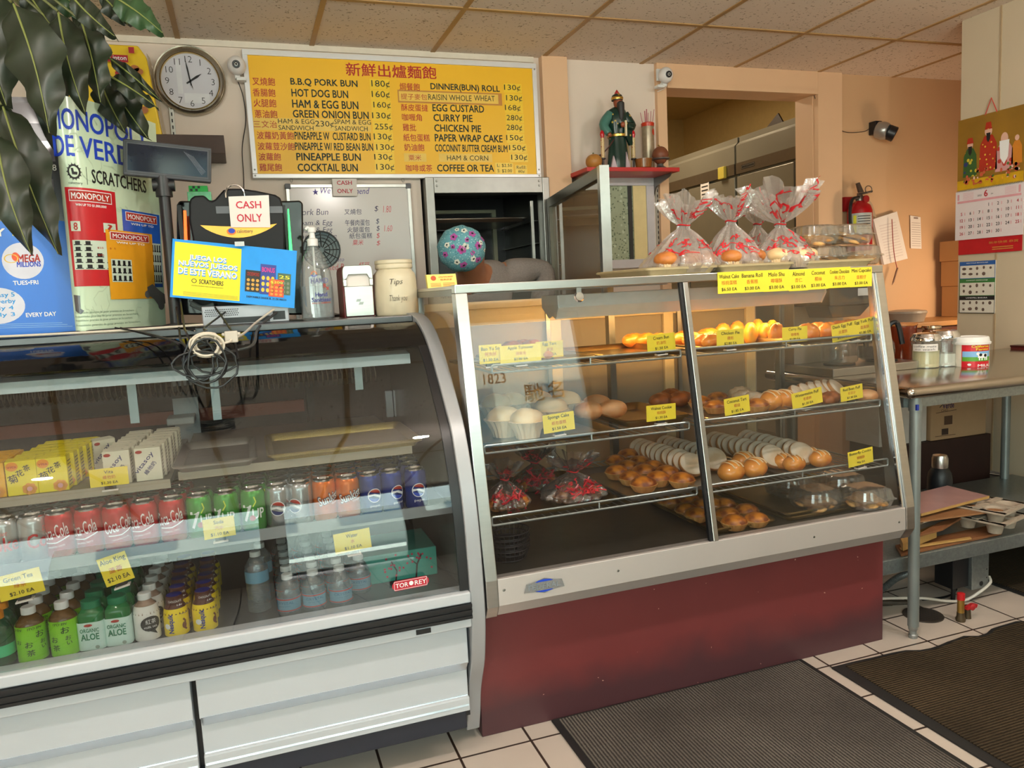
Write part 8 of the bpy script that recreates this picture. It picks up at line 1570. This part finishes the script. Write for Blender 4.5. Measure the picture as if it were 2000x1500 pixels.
MB().lathe([(r * .95, 0.001), (r, .006), (r, h_ * .60), (r * .92, h_ * .70), (r * .68, h_ * .77), (r * .62, h_ * .79)], t.location, 28).build('body', mat('matte_black', (26, 28, 32), .4), t); MB().lathe([(r * .64, h_ * .785), (r * .66, h_ * .80), (r * .66, h_ * .93), (r * .56, h_ * .985), (.004, h_)], t.location, 28).build('steel_cap', STEEL, t)
def board(label, A, B, D, z, th, m, edge=None, dz=(0, 0, 0)):
    a, b, d = P(*A, z=z + dz[0]), P(*B, z=z + dz[1]), P(*D, z=z + dz[2]); sh_ = V(0, max(0, 2.108 - min(a.y, b.y, d.y)), 0); a += sh_; b += sh_; d += sh_; t = thing('cutting_board', label, 'board', (a + b) / 2); MB().prism([a, b, b + d - a, d], (0, 0, -th)).build('board', m, t, smooth=0, bevel=.001); return t
WB_ = mat('worn_plywood', (150, 104, 66), .6, var=.3, sc=5, stretch=(1, 6, 1)); WB2 = mat('brown_plywood', (132, 84, 50), .6, var=.3, sc=4, stretch=(6, 1, 1)); YW = mat('yellow_wood', (184, 144, 84), .55, var=.15, stretch=(1, 9, 1))
board('lowest thin brown board along the shelf front', (1978, 1046), (1780, 1090), (1960, 1030), LZ + .012, .010, WB2)
board('thin light wood strip on the lowest board', (1930, 1061), (1790, 1083), (1926, 1058), LZ + .020, .006, YW)
board('thick yellow-edged wooden board on the lower shelf', (1863, 1047), (1797, 1074), (1855, 1035), LZ + .050, .028, YW)
board('brown plywood sheet over the yellow-edged board', (1848, 1035), (1792, 1050), (1893, 1008), LZ + .070, .008, WB2)
board('wide brown board tilted under the red marbled one', (1960, 996), (1796, 1018), (1905, 982), LZ + .105, .006, WB_)
RM = mat('red_marbled_top', (168, 128, 124), .35, var=.25, sc=14)
t = board('red marbled board with raw wood edge on the pile', (1931, 968), (1798, 1003), (1850, 948), LZ + .132, .010, RM, dz=(0, -.006, .012)); a, b = P(1931, 968, z=LZ + .132), P(1798, 1003, z=LZ + .126); sh_ = V(0, max(0, 2.108 - min(a.y, b.y)), 0); a += sh_; b += sh_; MB().prism([a + V(0, -.001, 0), b + V(0, -.001, 0), b + V(0, -.001, -.010), a + V(0, -.001, -.010)], (0, -.002, 0)).build('raw_edge', YW, t, smooth=0)
PULP = mat('grey_brown_pulp', (172, 156, 138), .9, var=.10, sc=40, bump=.4)
def carrier():
    t = thing('cup_carrier', '', 'cup carrier'); k = MB(); a = .105
    for cx, cy in ((-.05, -.05), (.05, -.05), (.05, .05), (-.05, .05)):
        k.lathe([(.022, -.045), (.024, -.046), (.030, -.02), (.040, .0), (.043, .004), (.040, .006), (.034, .0), (.026, -.02), (.020, -.042)], (cx, cy, .046), 18)
        k.box(cx - .055 * (cx < 0) + .038 * (cx > 0), cx + .055 * (cx > 0) - .038 * (cx < 0), cy - .05, cy + .05, .046, .051)
    k.box(-.012, .012, -.1, .1, .046, .056); k.box(-.1, .1, -.012, .012, .046, .056)
    for s_ in (-1, 1): k.box(-.107, .107, s_ * .095 - .010, s_ * .095 + .010, .044, .051); k.box(s_ * .097 - .010, s_ * .097 + .010, -.105, .105, .044, .051)
    k.build('pulp_tray', PULP, t, smooth=40); return t
KC = Kind(carrier()); q = P(1945, 1040, z=LZ + .02); KC.put((q.x + .03, q.y + .06, LZ + .022), .25, 'lower of the two nested pulp cup carriers on the shelf', 'pulp cup carriers'); KC.put((q.x + .035, q.y + .065, LZ + .062), .28, 'upper of the two nested pulp cup carriers on the shelf', 'pulp cup carriers'); q = P(1828, 1020, z=LZ + .085); KC.put((q.x, q.y + .1, LZ + .079), .1, 'pulp cup carrier pressed between the boards', 'pulp cup carriers', (1, 1, .4))
# plumbing
jb = thing('junction_box', 'grey metal junction box hanging under the lower shelf', 'junction box', (2.66, 2.25, .1)); a, b = P(1898, 1153, y=2.2), P(1928, 1102, y=2.2); MB().box(a.x, b.x + .01, 2.2, 2.26, a.z, LZ - .058).build('cover', GALV, jb, smooth=0, bevel=.002); c_ = P(1858, 1150, y=2.22); MB().box(c_.x, a.x, 2.215, 2.30, a.z + .012, LZ - .058).build('back_box', BLACK, jb, smooth=0, bevel=.002); k = Ink(lambda u, v: V(u, 2.2, v), .0008); k.disc(b.x - .002, a.z + .04, .003); k.disc(b.x - .002, a.z + .075, .003); k.disc(b.x - .03, a.z + .02, .010, n=16); k.put(BLACK, jb, 'screw_holes'); MB().cyl((c_.x + .045, 2.25, 0), (c_.x + .045, 2.25, a.z + .014), .009, n=10).build('drop_pipe', BLACK, jb)
q = P(1876, 1213, z=0); t = thing('water_valve', 'brass floor valve with red cap and red handle', 'valve', q); zt_ = P(1876, 1158, y=q.y).z; c = Vector(q); k = MB(); k.lathe([(.016, 0), (.018, .01), (.014, .02), (.0135, .035)], c, 14).build('base_nut', mat('dirty_brass', (90, 76, 56), .5, .6, .3), t); MB().lathe([(.0125, .03), (.0125, zt_ - .02)], c, 14).build('brass_pipe', mat('brass', (176, 136, 66), .35, .7, .25), t); MB().lathe([(.014, zt_ - .026), (.014, zt_ - .002), (.010, zt_)], c, 16).build('red_cap', mat('cap_red', (190, 30, 34), .4), t); MB().prism([c + V(.01, -.02, .048), c + V(.058, -.02, .05), c + V(.062, -.02, .062), c + V(.04, -.02, .068), c + V(.01, -.02, .060)], (0, .012, 0)).lathe([(.011, 0), (.013, .01), (.008, .014)], c + V(.036, -.012, .056), 12, axis=(0, -1, 0)).build('red_handle', mat('handle_red', (176, 36, 40), .4), t); MB().lathe([(.014, 0), (.012, .03), (.010, .05)], c + V(.045, .01, 0), 12).build('side_stub', mat('dirty_brass', (90, 76, 56)), t)
dr = thing('floor_drain', 'round dark perforated drain cover in the floor tiles', 'drain', (2.375, 2.19, 0)); MB().lathe([(.072, .0005), (.072, .004), (.066, .005), (.003, .005)], (2.375, 2.19, 0), 36).build('cover', mat('drain_metal', (84, 76, 70), .45, .6), dr, smooth=0); k = Ink(lambda u, v: V(2.375 + u, 2.19 + v, .005), .0006)
for i in range(-4, 5):
    for j in range(-4, 5):
        if math.hypot(i, j) < 4.3: k.disc(.0135 * i, .0135 * j, .0042, n=8)
k.put(BLACK, dr, 'drain_holes')
cable('white hose looping from the plinth past the valve to the junction box', [V(2.09, 2.30, .075), P(1790, 1168, y=2.25), P(1850, 1174, y=2.23), P(1885, 1172, y=2.21), P(1915, 1155, y=2.19), P(1934, 1138, y=2.19), P(1932, 1126, y=2.21)], .0055, mat('white_hose', (206, 200, 190), .4), nm='hose')
cable('black hose curving down from the lower shelf', [P(1828, 1116, y=2.4), P(1848, 1130, y=2.38), P(1866, 1145, y=2.34), P(1862, 1160, y=2.30), P(1842, 1168, y=2.28), P(1800, 1172, y=2.30)], .0065, BLACK, nm='hose')
t = thing('flexible_conduit', 'ribbed grey flexible conduit running behind the table leg', 'conduit', P(1724, 1150, y=2.4)); pts = spline([P(1700, 1165, y=2.45), P(1724, 1150, y=2.42), P(1750, 1130, y=2.40), P(1775, 1118, y=2.40), P(1800, 1100, y=2.42)], 90); MB().tube(pts, [.0125 + .0022 * (i % 2) for i in range(91)], 10).build('tube', mat('conduit_grey', (112, 112, 110), .4, .4), t)
t = thing('floor_pipe', 'dirty horizontal floor pipe beside the plinth', 'pipe', P(1730, 1178, y=2.36)); a, b = V(2.09, 2.40, .03), P(1772, 1178, y=2.30); MB().cyl(a, b, .012, n=12).cyl(a.lerp(b, .6), a.lerp(b, .8), .016, n=12).build('tube', mat('dirty_pipe', (80, 70, 60), .5, .4, .3), t)

# ---------------------------------------------------------------- floor mats
def ribbed(name, c1, c2, ax=0, sc=160):
    m = mat(name, c1, .95, var=.35, sc=60); n = m.node_tree.nodes; l = m.node_tree.links; b = n['Principled BSDF']; b.inputs['Specular IOR Level'].default_value = .15
    t = n.new('ShaderNodeTexCoord'); wv = n.new('ShaderNodeTexWave'); wv.bands_direction = 'XY'[ax]; wv.inputs['Scale'].default_value = sc; wv.inputs['Distortion'].default_value = 1.2; wv.inputs['Detail'].default_value = 2; wv.inputs['Detail Scale'].default_value = 6
    l.new(t.outputs['Object'], wv.inputs[0]); nz = n.new('ShaderNodeTexNoise'); nz.inputs['Scale'].default_value = 3; l.new(t.outputs['Object'], nz.inputs[0]); mu = n.new('ShaderNodeMath'); mu.operation = 'MULTIPLY'; l.new(wv.outputs['Fac'], mu.inputs[0]); l.new(nz.outputs[0], mu.inputs[1])
    mx = n.new('ShaderNodeMix'); mx.data_type = 'RGBA'; l.new(mu.outputs[0], mx.inputs[0]); l.new(b.inputs['Base Color'].links[0].from_socket, mx.inputs[6]); mx.inputs[7].default_value = lin(c2) + (1,); l.new(mx.outputs[2], b.inputs['Base Color'])
    bp = n.new('ShaderNodeBump'); bp.inputs['Strength'].default_value = .7; bp.inputs['Distance'].default_value = .004; l.new(wv.outputs['Fac'], bp.inputs['Height']); l.new(bp.outputs[0], b.inputs['Normal']); return m
RUB = mat('rubber_edge', (30, 29, 29), .6)
MATM = ribbed('charcoal_ribbed_mat', (50, 46, 44), (140, 132, 124), 0, 30); MATB = ribbed('brown_ribbed_mat', (40, 33, 25), (100, 83, 62), 1, 30)
def floormat(label, x0, x1, y0, y1, m, worn=None):
    t = thing('floor_mat', label, 'floor mat', ((x0 + x1) / 2, (y0 + y1) / 2, 0)); e = .022
    if worn:
        R = random.Random(2); top = [(x0 + (x1 - x0) * i / 40, y1 - d) for i, d in enumerate([.0, 0, 0, .002, .004, .004, .006, .01, .03, .034, .030, .022, .018, .012, .034, .030, .012, .008, .006, .004, .022, .03, .012, .004] + [.004] * 17)]
        MB().prism([V(x0, y0, .0006)] + [V(x1, y0, .0006)] + [V(a, b, .0006) for a, b in reversed(top)], (0, 0, .006)).build('backing', RUB, t, smooth=0); MB().prism([V(x0 + e, y0, .006), V(x1, y0, .006)] + [V(max(a, x0 + e), b - .016, .006) for a, b in reversed(top[1:])], (0, 0, .0035)).build('pile', m, t, smooth=0)
    else: MB().box(x0, x1, y0, y1, .0006, .0062).build('backing', RUB, t, smooth=0, bevel=.002); MB().box(x0 + e, x1 - e, y0 + e, y1 - e * .6, .006, .0098).build('pile', m, t, smooth=0)
floormat('charcoal ribbed floor mat in front of the maroon plinth', .785, 1.722, .35, 2.092, MATM)
floormat('brown ribbed floor mat with frayed edge before the work table', 1.772, 3.55, .35, 2.002, MATB, True)
floormat('dark ribbed floor mat beside the partition under the table end', 2.86, 3.56, 2.07, 2.80, MATB)
# repeats that stand apart still share a group
GROUPS = {'cellophane_bag': 'gathered cellophane bags on top of the case', 'ribboned_bag': 'ribboned bags on the lowest wire shelf', 'sheet_tray': 'sheet trays', 'bakery_tray': 'trays inside the bakery case', 'floor_mat': 'ribbed floor mats',
          'cutting_board': 'boards piled on the lower table shelf', 'kitchen_refrigerator': 'kitchen refrigerators', 'security_camera': 'white egg-shaped cameras', 'sugar_shaker': 'glass shakers on the table', 'coffee_pot': 'coffee pots', 'candle_lamp': 'candle lamps beside the figurine',
          'shelf_standard': 'slotted wall rails', 'cash_sign': 'cash only signs', 'cable': 'cables on the drinks fridge', 'tea_box': 'tea boxes on the terminal', 'hose': 'hoses under the table'}
for o in bpy.data.objects:
    g = GROUPS.get(o.name.split('.')[0])
    if g and o.parent is None and 'category' in o and 'group' not in o: o['group'] = g
